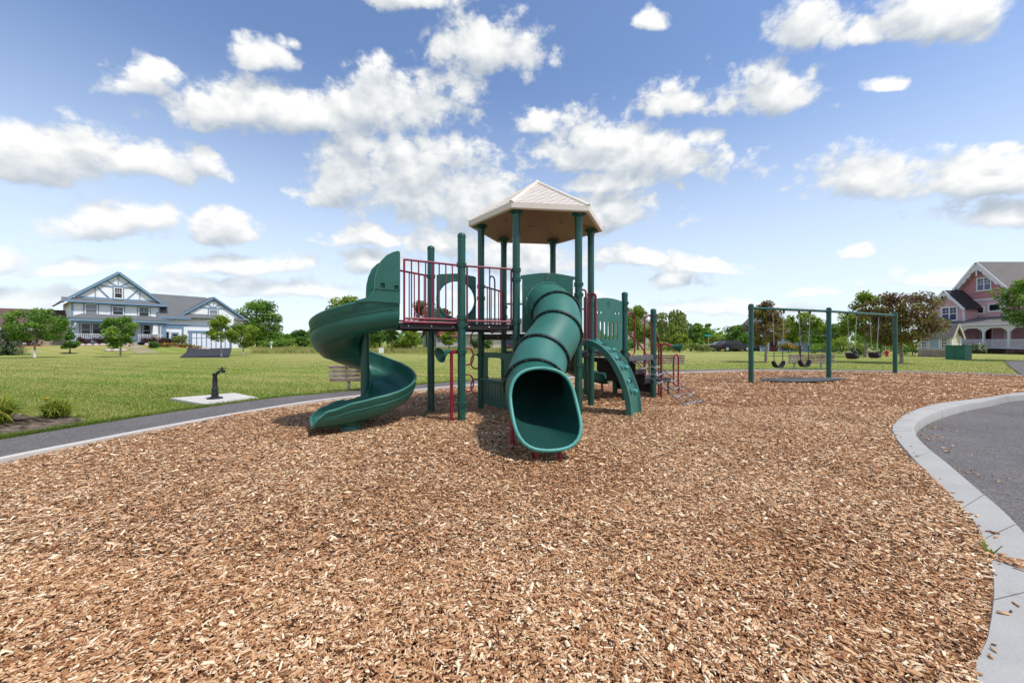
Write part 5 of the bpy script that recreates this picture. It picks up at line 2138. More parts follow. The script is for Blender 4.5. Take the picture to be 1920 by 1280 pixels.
T_('street_tree', 'yellow-green low tree before the willow', 1274, 52, 628, 18, 655, 'leaf_lime', 28, leaves=1500, leaf=0.21, shape='round', trunk=0.09, nclus=16, spread=0.4)
T_('street_tree', 'dark green tree beside the black lamp post', 1306, 58, 605, 20, 652, 'leaf_green', 29, leaves=2400, leaf=0.23, shape='egg', trunk=0.11, nclus=22, spread=0.36)
T_('street_tree', 'tiny far tree top above the street name sign', 1327, 95, 603, 8, 630, 'leaf_green', 30, leaves=500, leaf=0.3, shape='egg', trunk=0.1, nclus=9, spread=0.4)
T_('street_tree', 'low yellow-green tree behind the parked cars', 1345, 60, 632, 18, 655, 'leaf_lime', 31, leaves=1500, leaf=0.23, shape='round', trunk=0.1, nclus=16, spread=0.4)
T_('street_tree', 'green tree under the grey gabled roof', 1376, 54, 612, 25, 652, 'leaf_green', 32, leaves=2400, leaf=0.22, shape='round', trunk=0.11, nclus=22, spread=0.36)
T_('maroon_tree', 'maroon and green tree behind the near swing post', 1436, 24.5, 558, 38, 654, 'leaf_maroon', 33, leaves=7000, leaf=0.085, shape='egg', trunk=0.085, bark='pale_bark', nclus=80, spread=0.22, tone0=0.55)
T_('street_tree', 'green tree before the pale blue house', 1500, 34, 587, 30, 640, 'leaf_lime', 34, leaves=2700, leaf=0.15, shape='round', trunk=0.08, nclus=26, spread=0.34)
T_('street_tree', 'dark tree behind the middle swing post', 1552, 48, 600, 30, 648, 'leaf_green', 35, leaves=2600, leaf=0.20, shape='round', trunk=0.12, nclus=24, spread=0.36)
T_('street_tree', 'tall bright green tree above the bucket swings', 1622, 33, 540, 38, 648, 'leaf_lime', 36, leaves=6000, leaf=0.13, shape='egg', trunk=0.11, bark='pale_bark', nclus=36, spread=0.30)
T_('maroon_tree', 'broad maroon and olive tree behind the far swing post', 1690, 23.5, 543, 66, 650, 'leaf_maroon', 37, leaves=12000, leaf=0.09, shape='round', trunk=0.09, bark='pale_bark', nclus=110, spread=0.19, tone0=0.54)
T_('street_tree', 'dark green tree between the maroon tree and the pink house', 1756, 50, 585, 24, 640, 'leaf_dark', 38, leaves=2200, leaf=0.2, shape='round', trunk=0.13, nclus=22, spread=0.36)
T_('street_tree', 'green tree at the right picture edge before the pink porch', 1952, 26, 508, 58, 612, 'leaf_green', 39, leaves=5200, leaf=0.13, shape='round', trunk=0.10, bark='pale_bark', nclus=38, spread=0.28)
spruce('dark blue-green spruce at the left picture edge', at(14, 37)[0], 37, 3.4, 1.35, 40, 0.0)

# low green masses behind: individual bushes
for k, (px, d, h, rx, mat, lab) in enumerate([
        (505, 66, 1.6, 3.2, 'leaf_green', 'green bush at the meadow edge right of the shade tree'), (540, 72, 1.9, 3.4, 'leaf_lime', 'yellow-green bush far across the meadow'),
        (600, 66, 2.0, 3.0, 'leaf_green', 'green bush just left of the spiral slide'), (690, 60, 1.8, 2.2, 'leaf_lime', 'lime green bush seen through the spiral slide'),
        (748, 58, 1.9, 2.0, 'leaf_lime', 'lime green bush under the deck'), (900, 52, 1.7, 1.6, 'leaf_dark', 'dark rounded bush beside the beige garage'),
        (1130, 58, 2.2, 2.5, 'leaf_green', 'green bush behind the arch climber'), (1170, 56, 2.4, 2.4, 'leaf_dark', 'dark green bush behind the net climber'),
        (1238, 50, 1.5, 1.8, 'leaf_lime', 'bright yellow-green bush below the willow'), (1268, 47, 1.0, 1.6, 'leaf_pale', 'pale yellow bush below the lamp post'),
        (1312, 48, 1.1, 1.9, 'leaf_pale', 'pale yellow-green bush beside the street sign'), (1480, 45, 1.2, 1.5, 'leaf_flowers', 'flowering bush before the pale blue house'),
        (1545, 42, 1.4, 1.9, 'leaf_green', 'green bush behind the bench'), (1580, 40, 1.7, 1.9, 'leaf_lime', 'lime bush left of the bucket swings'), (1650, 38, 1.6, 2.0, 'leaf_dark', 'dark bush behind the red hydrant'),
        (1604, 36, 0.9, 0.9, 'leaf_pale', 'pale flowering bush below the tall bright tree'), (1710, 36, 1.3, 1.7, 'leaf_green', 'green bush beside the small cream notice shelter')]):
    x, y = at(px, d)
    shrub('bush', lab, x, y, h, rx, rx * 0.7, mat, 60 + k, 900, 0.22 if d > 50 else 0.13, 0, 'bushes beyond the lawn', 'bush')


# far wood behind everything: reads as one mass
def treeline():
    rng = np.random.default_rng(99)
    C, tn = [], []
    for i in range(260):
        a = rng.uniform(-0.95, 0.95)
        d = rng.uniform(120, 175)
        h = rng.uniform(2.6, 6.0) * (1.15 if a > 0.2 else 0.85)
        r_ = rng.uniform(2.0, 4.5)
        m = 110
        P = rng.normal(0, 1, (m, 3))
        P /= np.linalg.norm(P, axis=1)[:, None]
        P *= (rng.random(m) ** 0.4)[:, None]
        c = np.array([d * math.tan(a), d, h * 0.55])
        C.append(c + P * np.array([r_, r_, h * 0.5]))
        tn.append(np.clip(0.45 + rng.normal(0, 0.15) + rng.normal(0, 0.15, m), 0, 1))
    C, tn = np.concatenate(C), np.concatenate(tn)
    vs, fs = leaf_quads(rng, C, 0.9)
    o = np_mesh('far_treeline', vs, fs, tn, M['leaf_green'])
    tag(o, 'low far green treeline along the horizon behind the park', 'treeline', None, 'stuff')


treeline()


def meadow_region(rng, n):
    y = rng.uniform(43, 70, n)
    x = y * rng.uniform(-0.66, 0.05, n)
    return x, y


blades('meadow_grass', 'tall yellow-green meadow grass behind the lawn', meadow_region, 40000, 0.15, 0.50, 0.09, M['tall_grass'], 8, zb=-0.03)
flat_poly('meadow', [(-48, 41), (2.5, 41), (6, 110), (-80, 110)], -0.018, M['meadow'])


# ------------------------------------------------------------------ buildings
def slab(mb, a, b, c, d, t):
    """roof slab on four corners (a-b eave, c-d ridge side), thickness t upwards"""
    a, b, c, d = map(Vector, (a, b, c, d))
    n = (b - a).cross(d - a).normalized()
    if n.z < 0:
        n = -n
    vs = [a, b, c, d] + [v + n * t for v in (a, b, c, d)]
    return mb.add(vs, [(3, 2, 1, 0), (4, 5, 6, 7), (0, 1, 5, 4), (1, 2, 6, 5), (2, 3, 7, 6), (3, 0, 4, 7)])


def prism_y(mb, poly, y0, y1):
    """x-z outline pushed from y0 to y1"""
    n = len(poly)
    mb.add([(x, y0, z) for x, z in poly] + [(x, y1, z) for x, z in poly], [tuple(range(n)), tuple(reversed(range(n, 2 * n)))] + [(i, i + n, (i + 1) % n + n, (i + 1) % n) for i in range(n)])
    return mb


def window(r, x, z, w, h, y=0.0, sash=(1, 2), casing='white_trim', glass='dark_glass', outer=None, name='window', cw=0.10, top_grid=None):
    """window in a wall that faces -y: casing, sashes and panes"""
    mb = MB()
    if outer:
        for (cx, cz, sw_, sh_) in ((x - w / 2 - cw * 1.6, z, 0.10, h + 4.3 * cw), (x + w / 2 + cw * 1.6, z, 0.10, h + 4.3 * cw), (x, z + h / 2 + cw * 1.65, w + 2 * cw, 0.09), (x, z - h / 2 - cw * 1.65, w + 2 * cw, 0.09)):
            mb.box((cx, y - 0.02, cz), (sw_, 0.05, sh_))
        o0 = mb.build('window_surround', M[outer], r, smooth=0)
        mb = MB()
    for (cx, cz, sw_, sh_) in ((x - w / 2 - cw / 2, z, cw, h + 2 * cw), (x + w / 2 + cw / 2, z, cw, h + 2 * cw), (x, z + h / 2 + cw / 2, w, cw), (x, z - h / 2 - cw / 2, w, cw)):
        mb.box((cx, y - 0.04, cz), (sw_, 0.10, sh_))
    nx, nz = sash
    for i in range(1, nx):
        mb.box((x - w / 2 + w * i / nx, y - 0.03, z), (cw * 0.9, 0.07, h))
    for j in range(1, nz):
        mb.box((x, y - 0.025, z - h / 2 + h * j / nz), (w, 0.05, cw * 0.6))
    if top_grid:
        gx, gz = top_grid
        for i in range(nx):
            x0 = x - w / 2 + w * i / nx
            for k in range(1, gx):
                mb.box((x0 + w / nx * k / gx, y - 0.012, z + h / 4), (0.03, 0.02, h / 2))
            for k in range(1, gz):
                mb.box((x0 + w / nx / 2, y - 0.012, z + h / 2 * k / gz), (w / nx, 0.018, 0.03))
    f = mb.build(name, M[casing], r, smooth=0)
    for i in range(nx):
        for j in range(nz):
            g = MB()
            g.box((x - w / 2 + w * (i + 0.5) / nx, y - 0.004, z - h / 2 + h * (j + 0.5) / nz), (w / nx - 0.02, 0.012, h / nz - 0.02))
            g.build('pane', M[glass], f, smooth=0)
    mb = MB()
    mb.box((x, y - 0.07, z - h / 2 - cw - 0.02), (w + 3 * cw, 0.16, 0.05))
    mb.build('sill', M[casing], f, smooth=0)
    return f


def door(r, x, z0, w, h, y, mat, glass=None, casing='white_trim'):
    mb = MB()
    mb.box((x, y - 0.02, z0 + h / 2), (w, 0.06, h))
    o = mb.build('door', M[mat], r, smooth=0)
    mb = MB()
    for sx in (-1, 1):
        mb.box((x + sx * (w / 2 + 0.05), y - 0.03, z0 + h / 2), (0.1, 0.09, h))
    mb.box((x, y - 0.03, z0 + h + 0.05), (w + 0.2, 0.09, 0.1))
    mb.build('door_frame', M[casing], o, smooth=0)
    if glass:
        mb = MB()
        mb.box((x, y - 0.055, z0 + h * 0.62), (w * 0.62, 0.012, h * 0.55))
        mb.build('pane', M[glass], o, smooth=0)
    mb = MB()
    mb.lathe([(0.03, 0), (0.035, 0.03), (0.001, 0.05)], (x + w * 0.38, y - 0.05, z0 + h * 0.45), (0, -1, 0), n=8)
    mb.build('handle', M['bolt_metal'], o, smooth=40)
    return o


def railing(r, p0, p1, z0, z1, mat, pitch=0.13, name='railing'):
    p0, p1 = Vector(p0), Vector(p1)
    L = (p1 - p0).length
    mb = MB()
    mb.bar(W3(p0, z1), W3(p1, z1), 0.08, 0.06)
    mb.bar(W3(p0, z0), W3(p1, z0), 0.06, 0.06)
    o = mb.build(name, M[mat], r, smooth=0)
    n = max(2, int(L / pitch))
    mb = MB()
    for k in range(n):
        c = p0.lerp(p1, (k + 0.5) / n)
        mb.box((c.x, c.y, (z0 + z1) / 2), (0.05, 0.05, z1 - z0))
    b = mb.build('balusters', M[mat], o, smooth=0)
    b['kind'] = 'stuff'
    return o


# ---- white house with blue trim (left)
HX, HY = -54.6, 49.0
HROT = math.atan2(0.794, 0.607)
HZ = 0.55
wh = thing('white_house', 'white two-storey house with blue trim, half-timbered gables and porch', 'house', (HX, HY, HZ), HROT)


def part(mb, name, mat, r, smooth=0, **k):
    return mb.build(name, M[mat], r, smooth=smooth, fix=True, **k)


mb = MB().span(0, 8.2, 0, 11, -0.8, 5.80)
part(mb, 'main_wall', 'siding_white', wh)
mb = prism_y(MB(), [(0.0, 5.80), (8.2, 5.80), (8.2, 5.9), (4.1, 9.62), (0.0, 5.9)], 0.12, 10.9)
part(mb, 'gable_wall', 'gable_white', wh)
mb = MB()
for s_ in (-1, 1):
    e = 4.1 + s_ * 5.0
    slab(mb, (4.1, -0.28, 9.78), (4.1, 11.4, 9.78), (e, 11.4, 5.52), (e, -0.28, 5.52), 0.16)
slab(mb, (-0.9, -0.55, 5.70), (9.1, -0.55, 5.70), (9.1, 0.12, 6.10), (-0.9, 0.12, 6.10), 0.10)
part(mb, 'roof', 'roof_grey', wh)
mb = MB()
for s_ in (-1, 1):
    e = 4.1 + s_ * 5.0
    mb.bar((4.1, -0.31, 9.76), (e, -0.31, 5.50), 0.10, 0.24)
mb.bar((-1.0, -0.58, 5.68), (9.2, -0.58, 5.68), 0.10, 0.20)
for x in (0.0, 8.2):
    mb.span(x - 0.09, x + 0.09, -0.05, 0.2, -0.8, 5.8)
mb.span(0, 8.2, -0.045, 0, 5.46, 5.72)
part(mb, 'trim', 'blue_trim', wh)
mb = MB()
gy = 0.08
mb.bar((0.6, gy, 6.28), (7.6, gy, 6.28), 0.06, 0.22)
mb.bar((2.1, gy, 7.92), (6.1, gy, 7.92), 0.06, 0.15)
mb.bar((4.1, gy, 8.0), (4.1, gy, 9.4), 0.06, 0.15)
for s_ in (-1, 1):
    mb.bar((4.1 + s_ * 0.10, gy - 0.003, 8.0), (4.1 + s_ * 1.15, gy - 0.003, 8.65), 0.06, 0.13)
    mb.bar((4.1 + s_ * 2.1, gy, 6.35), (4.1 + s_ * 2.1, gy, 7.9), 0.06, 0.16)
    mb.bar((4.1 + s_ * 0.85, gy - 0.003, 6.38), (4.1 + s_ * 1.95, gy - 0.003, 7.75), 0.06, 0.14)
    mb.bar((4.1 + s_ * 0.12, gy - 0.003, 9.55), (4.1 + s_ * 3.9, gy - 0.003, 6.25), 0.06, 0.26)
part(mb, 'half_timbering', 'blue_trim', wh)
window(wh, 4.1, 7.1, 0.66, 1.25, 0.1, (1, 2), 'white_trim', 'dark_glass', 'blue_trim', top_grid=(3, 2))
for x, gl in ((1.62, 'blind_glass'), (4.05, 'dark_glass'), (6.6, 'dark_glass')):
    window(wh, x, 4.72 if x > 2 else 4.8, 0.95, 1.25 if x > 5 or x < 2 else 0.95, 0.0, (1, 2), 'white_trim', gl, 'blue_trim', top_grid=(2, 2) if x > 2 else None)
window(wh, 1.15, 2.2, 0.72, 1.45, 0.0, (1, 2), 'white_trim', 'dark_glass', 'blue_trim')
window(wh, 2.45, 2.2, 1.35, 1.50, 0.0, (1, 1), 'white_trim', 'dark_glass')
window(wh, 6.9, 2.2, 0.75, 1.45, 0.0, (1, 2), 'white_trim', 'dark_glass', 'blue_trim')
door(wh, 4.6, 0.78, 1.0, 2.1, 0.0, 'door_maroon', 'dark_glass')
mb = MB()
slab(mb, (-0.75, -2.75, 3.42), (8.95, -2.75, 3.42), (7.4, 0.02, 4.12), (0.8, 0.02, 4.12), 0.10)
part(mb, 'porch_roof', 'roof_grey', wh)
mb = MB()
mb.bar((-0.7, -2.7, 3.33), (8.9, -2.7, 3.33), 0.10, 0.24)
mb.bar((-0.3, -2.35, 3.08), (8.5, -2.35, 3.08), 0.18, 0.26)
for x in (-0.65, 8.85):
    mb.bar((x, -2.7, 3.33), (x, 0, 3.33), 0.10, 0.22)
mb.span(-0.28, -0.02, -2.42, -2.16, 0.7, 2.96)
mb.span(8.22, 8.48, -2.42, -2.16, 0.7, 2.96)
mb.span(-0.3, 8.5, -2.5, 0.0, 0.55, 0.70)
part(mb, 'porch_beam', 'blue_trim', wh)
for x in (3.1, 7.3):
    mb = MB()
    mb.add([(x + sx * w_, -2.3 + sy * w_, z) for z, w_ in ((1.72, 0.26), (2.95, 0.19)) for sx, sy in ((-1, -1), (1, -1), (1, 1), (-1, 1))], [(0, 1, 5, 4), (1, 2, 6, 5), (2, 3, 7, 6), (3, 0, 4, 7), (4, 5, 6, 7), (3, 2, 1, 0)])
    mb.span(x - 0.34, x + 0.34, -2.64, -1.96, 1.62, 1.72)
    col = part(mb, 'porch_column', 'white_trim', wh)
    mb = MB()
    mb.span(x - 0.30, x + 0.30, -2.60, -2.0, -0.6, 1.62)
    part(mb, 'stone_base', 'stone', col, bevel=0.03)
railing(wh, (0.0, -2.3), (2.8, -2.3), 0.85, 1.62, 'white_trim', 0.16)
railing(wh, (5.6, -2.3), (7.0, -2.3), 0.85, 1.62, 'white_trim', 0.16)
railing(wh, (7.6, -2.3), (8.3, -2.3), 0.85, 1.62, 'white_trim', 0.16)
for k in range(4):
    mb = MB()
    mb.span(3.5, 5.5, -2.85 - 0.35 * k, -2.5 - 0.35 * k, -0.6, 0.52 - 0.17 * k)
    part(mb, 'porch_step', 'stone', wh)
# wing with entry and garage
mb = MB().span(8.2, 18.6, 0.0, 9, -0.9, 4.25)
part(mb, 'wing_wall', 'siding_white', wh)
mb = prism_y(MB(), [(10.4, 4.25), (18.6, 4.25), (18.6, 4.3), (14.5, 7.25), (10.4, 4.3)], 0.02, 3.5)
part(mb, 'garage_gable', 'siding_white', wh)
mb = MB()
for s_ in (-1, 1):
    e = 14.5 + s_ * 4.75
    slab(mb, (14.5, -0.28, 7.40), (14.5, 4.0, 7.40), (e, 4.0, 3.92), (e, -0.28, 3.92), 0.14)
slab(mb, (7.9, -0.55, 4.10), (14.4, -0.55, 4.10), (14.4, 3.2, 7.55), (7.9, 3.2, 7.55), 0.12)
slab(mb, (7.9, 9.6, 4.10), (18.8, 9.6, 4.10), (14.4, 3.2, 7.55), (7.9, 3.2, 7.55), 0.12)
part(mb, 'wing_roof', 'roof_grey', wh)
mb = MB()
for s_ in (-1, 1):
    e = 14.5 + s_ * 4.75
    mb.bar((14.5, -0.31, 7.37), (e, -0.31, 3.89), 0.10, 0.20)
    mb.bar((14.5 + s_ * 0.1, -0.05, 7.05), (14.5 + s_ * 3.9, -0.05, 4.25), 0.05, 0.2)
    mb.bar((14.5 + s_ * 0.1, -0.02, 5.9), (14.5 + s_ * 1.0, -0.02, 6.5), 0.05, 0.12)
mb.bar((14.5, -0.02, 5.85), (14.5, -0.02, 7.0), 0.06, 0.12)
mb.bar((12.5, -0.025, 5.82), (16.5, -0.025, 5.82), 0.06, 0.13)
mb.bar((8.3, -0.025, 3.05), (18.6, -0.025, 3.05), 0.06, 0.2)
mb.bar((7.9, -0.58, 4.06), (11.6, -0.58, 4.06), 0.10, 0.24)
mb.span(18.48, 18.66, -0.05, 0.1, -0.8, 4.2)
mb.span(8.42, 8.60, -0.07, 0.0, -0.5, 2.75)
mb.span(10.7, 10.9, -0.07, 0.0, -0.5, 2.75)
mb.span(8.42, 10.9, -0.072, 0.0, 2.6, 2.9)
part(mb, 'wing_trim', 'blue_trim', wh)
for e0, e1 in ((10.0, 12.0), (17.2, 19.1)):
    mb = MB()
    slab(mb, (e0, -0.60, 4.05), (e1, -0.60, 4.05), (e1, 0.0, 4.35), (e0, 0.0, 4.35), 0.08)
    part(mb, 'pent_roof', 'roof_grey', wh)
window(wh, 14.5, 4.85, 0.95, 1.15, 0.0, (1, 2), 'white_trim', 'blind_glass', 'blue_trim')
door(wh, 9.9, -0.2, 0.85, 2.2, -0.02, 'blue_trim', 'dark_glass')
window(wh, 9.05, 1.35, 0.3, 1.4, -0.02, (1, 1), 'blue_trim', 'dark_glass', cw=0.06)
mb = MB().span(11.75, 16.65, -0.05, 0.02, -0.75, 2.0)
gd = part(mb, 'garage_door', 'blue_trim', wh)
for i in range(8):
    x0 = 11.85 + 0.6 * i
    for z0, z1 in ((-0.65, 1.15), (1.25, 1.9)):
        mb = MB().span(x0 + 0.04, x0 + 0.5, -0.062, -0.03, z0, z1)
        part(mb, 'panel', 'gable_white', gd)
mb = MB()
mb.bar((11.6, -0.05, -0.75), (11.6, -0.05, 2.25), 0.2, 0.14, (0, 1, 0))
mb.bar((16.8, -0.05, -0.75), (16.8, -0.05, 2.25), 0.2, 0.14, (0, 1, 0))
mb.bar((11.4, -0.055, 2.2), (17.0, -0.055, 2.2), 0.14, 0.24)
part(mb, 'door_surround', 'blue_trim', gd)
mb = MB()
mb.lathe([(0.02, -0.05), (0.10, 0.0), (0.10, 0.28), (0.05, 0.36), (0.001, 0.42)], (11.15, -0.12, 1.15), n=10)
part(mb, 'wall_lantern', 'cast_iron', wh, 40)

HM = Matrix.Translation((HX, HY, 0)) @ Matrix.Rotation(HROT, 4, 'Z')


def hl(x, y, z=0.0):
    return HM @ Vector((x, y, z))


def bank_z(x, y):
    base = 0.80 if x < 8 else (0.80 - 0.62 * min(1, (x - 8) / 3.5))
    t = min(1, max(0, (y + 15) / 11.5))
    k = t * t * (3 - 2 * t)
    if x < 0:
        base *= max(0.35, 1 + x / 34)
    f = min(1, max(0, (24 - x) / 5.0))
    g = min(1, max(0, (x + 46) / 8.0))
    return base * k * f * g - 0.06 * (1 - min(1, k * 6))


mb = MB()
rows = []
for j in range(31):
    y = -17 + 37 * j / 30
    rows.append([tuple(hl(-46 + 72 * i / 48, y, bank_z(-46 + 72 * i / 48, y))) for i in range(49)])
mb.grid(rows)
tag(mb.build('bank', M['lawn'], None, smooth=60, fix=True), 'sloping front lawn rising to the white house', None, None, 'structure')
# driveway, front walk
mb = MB()
rows = []
HMI = HM.inverted()
g0, g1 = hl(11.5, -0.1), hl(16.9, -0.1)
e0, e1 = Vector((-26.3, 31.2, 0)), Vector((-22.4, 31.2, 0))
for j in range(25):
    t = j / 24
    a_, b_ = g0.lerp(e0, t), g1.lerp(e1, t)
    row = []
    for k in range(5):
        q = a_.lerp(b_, k / 4)
        l_ = HMI @ q
        zz = max(bank_z(l_.x, l_.y) if -17 < l_.y and l_.x < 26 else -0.04, -0.04)
        row.append((q.x, q.y, zz + 0.03))
    rows.append(row)
mb.grid(rows)
tag(mb.build('driveway', M['drive_asphalt'], None, smooth=60, fix=True), 'dark asphalt driveway up to the blue garage door', None, None, 'structure')
fw = thing('front_walk', 'stone front walk stepping up the bank to the porch', 'walkway', tuple(hl(4.5, -9, 0)), HROT)
for k in range(8):
    mb = MB()
    y = -14 + 1.38 * k
    zz = bank_z(4.5, y)
    mb.box((0, y + 9 + 0.6, zz + 0.02), (1.9 - 0.05 * k, 1.30, 0.14))
    part(mb, 'paving_slab', 'stone', fw, bevel=0.02)
# rocks and planting before the porch
rk = random.Random(5)
ORD = [w + ' ' for w in 'first second third fourth fifth sixth seventh eighth ninth tenth eleventh twelfth thirteenth fourteenth'.split()]


def rock(x, y, z, s, label, group):
    rng = np.random.default_rng(rk.randrange(10 ** 6))
    mb = MB()
    rows = []
    for i in range(6):
        t = math.pi * i / 5
        rows.append([(s * 1.15 * max(math.sin(t), 0.04) * math.cos(a) * rng.uniform(0.85, 1.12), s * 0.85 * max(math.sin(t), 0.04) * math.sin(a) * rng.uniform(0.85, 1.12), s * 0.72 * math.cos(t) * rng.uniform(0.9, 1.1)) for a in [2 * math.pi * q / 9 for q in range(9)]])
    mb.grid(rows, closed=True)
    o = mb.build('boulder', M['pink_rock'], None, smooth=60, fix=True)
    o.location = (x, y, z)
    o.rotation_euler = (0, 0, rk.uniform(0, 6))
    tag(o, label, 'boulder', group)


for k in range(6):
    x = 0.4 + 0.55 * k
    y = -5.2
    p = hl(x, y, bank_z(x, y) + 0.05)
    rock(p.x, p.y, p.z, rk.uniform(0.22, 0.34), ORD[5 - k] + 'pale boulder left of the front walk, counted along the plum hedge from the walk', 'boulders left of the front walk')
for k in range(3):
    p = hl(1.7 + 0.62 * k, -11.8, bank_z(2, -11.8) + 0.08)
    rock(p.x, p.y, p.z, 0.32, ('cream', 'whitish', 'reddish')[k] + ' boulder beside the foot of the front walk', 'boulders at the foot of the walk')
for k in range(14):
    x = 6.0 + 0.48 * k + rk.uniform(-0.1, 0.1)
    y = -5.0 - rk.uniform(-0.3, 1.2)
    p = hl(x, y, bank_z(x, y) + 0.05)
    rock(p.x, p.y, p.z, rk.uniform(0.2, 0.38), ORD[k] + 'pinkish boulder right of the front walk, counted along the flower bed from the walk', 'boulders in the flower bed')


def hshrub(name, label, x, y, h, rx, ry, mat, seed, n=900, leaf=0.12, group='shrubs round the white house'):
    p = hl(x, y, 0)
    return shrub(name, label, p.x, p.y, h, rx, ry, mat, seed, n, leaf, bank_z(x, y), group)


hshrub('plum_shrub', 'dark plum shrub under the porch railing near the house corner', 0.7, -4.3, 1.0, 1.0, 0.9, 'leaf_plum', 201)
hshrub('plum_shrub', 'dark plum shrub under the middle of the porch railing', 2.2, -4.3, 1.05, 1.0, 0.9, 'leaf_plum', 202)
hshrub('plum_shrub', 'dark plum shrub right of the front walk steps', 6.4, -4.0, 1.1, 1.0, 0.9, 'leaf_plum', 203)
hshrub('plum_shrub', 'dark plum shrub under the stone porch column', 7.9, -4.0, 1.05, 1.0, 0.9, 'leaf_plum', 204)
hshrub('hydrangea', 'pale flowering hydrangea beside the garage entry door', 9.6, -3.2, 1.75, 1.15, 1.1, 'leaf_pale', 205, 1500)
hshrub('green_shrub', 'small dark green shrub left of the front walk', 2.6, -8.6, 0.85, 0.75, 0.7, 'leaf_green', 206, 700)
hshrub('green_shrub', 'small dark green shrub right of the front walk', 6.1, -8.8, 0.8, 0.75, 0.7, 'leaf_dark', 207, 700)
hshrub('flower_clump', 'yellow and red flower clump beside the front walk', 7.4, -7.2, 0.5, 1.2, 1.0, 'leaf_flowers', 208, 900, 0.10)
hshrub('flower_clump', 'yellow and orange flower clump in the middle of the flower bed', 9.4, -6.6, 0.5, 1.2, 1.0, 'leaf_flowers', 209, 900, 0.10)
hshrub('flower_clump', 'yellow flower clump at the driveway end of the flower bed', 10.9, -5.6, 0.45, 0.8, 0.9, 'leaf_flowers', 210, 700, 0.10)
hshrub('purple_bush', 'large dark purple bush left of the white house', -3.4, -3.0, 1.9, 1.9, 1.4, 'leaf_plum', 211, 1700, 0.14)
hshrub('variegated_bush', 'pale yellow-green bush behind the wrapped trunk', -7.6, -4.5, 1.7, 1.7, 1.3, 'leaf_pale', 212, 1500, 0.14)
hshrub('round_bush', 'dark round bush at the far corner of the garage', 18.4, -1.4, 1.2, 1.2, 1.0, 'leaf_plum', 213, 900, 0.14)
mb = MB()
for (x0, x1, y0, y1) in ((0.0, 3.3, -5.6, -2.7), (5.6, 11.2, -7.8, -2.7), (-4.6, -2.2, -5.0, -3.0)):
    rows = [[tuple(hl(x0 + (x1 - x0) * i / 6, y0 + (y1 - y0) * j / 5, bank_z(x0 + (x1 - x0) * i / 6, y0 + (y1 - y0) * j / 5) + (0.05 if 0 < i < 6 and 0 < j < 5 else -0.02))) for i in range(7)] for j in range(6)]
    mb.grid(rows)
tag(mb.build('flower_bed', M['red_mulch'], None, smooth=60, fix=True), 'red mulch flower beds before the white house', None, None, 'structure')
# a flag on the porch post
fl = thing('porch_flag', 'red and white flag hanging at the porch corner post', 'flag', tuple(hl(-0.3, -2.6, HZ + 2.4)), HROT)
mb = MB()
mb.tube([(0, 0.1, -0.1), (-0.5, -0.75, 0.55)], 0.02, 6)
mb.build('flag_pole', M['white_trim'], fl, smooth=40)
for k in range(6):
    mb = MB()
    rows = [[(-0.10 - 0.36 * t, -0.15 - 0.55 * t + 0.03 * math.sin(5 * t + k), 0.10 + 0.40 * t - 0.18 * k - 0.18 * j) for t in (0.2, 0.4, 0.6, 0.8, 1.0)] for j in (0, 1)]
    mb.grid(rows)
    mb.build('stripe', M['flag_cloth' if k % 2 == 0 else 'white_trim'], fl, smooth=60)
# yellow garden ornament on the lawn edge
# mailbox post by the drive
p = hl(17.5, -13.2, 0)
mbx = thing('mailbox_post', 'white post standing beside the driveway trees', 'mailbox', (p.x, p.y, 0.0), HROT)
mb = MB().span(-0.07, 0.07, -0.07, 0.07, -0.2, 1.0)
mb.build('post', M['white_trim'], mbx, smooth=0, bevel=0.01)
mb = MB()
mb.lathe([(0.11, -0.25), (0.11, 0.25)], (0, 0, 1.1), (0, 1, 0), n=12)
mb.build('letter_box', M['white_trim'], mbx, smooth=30)


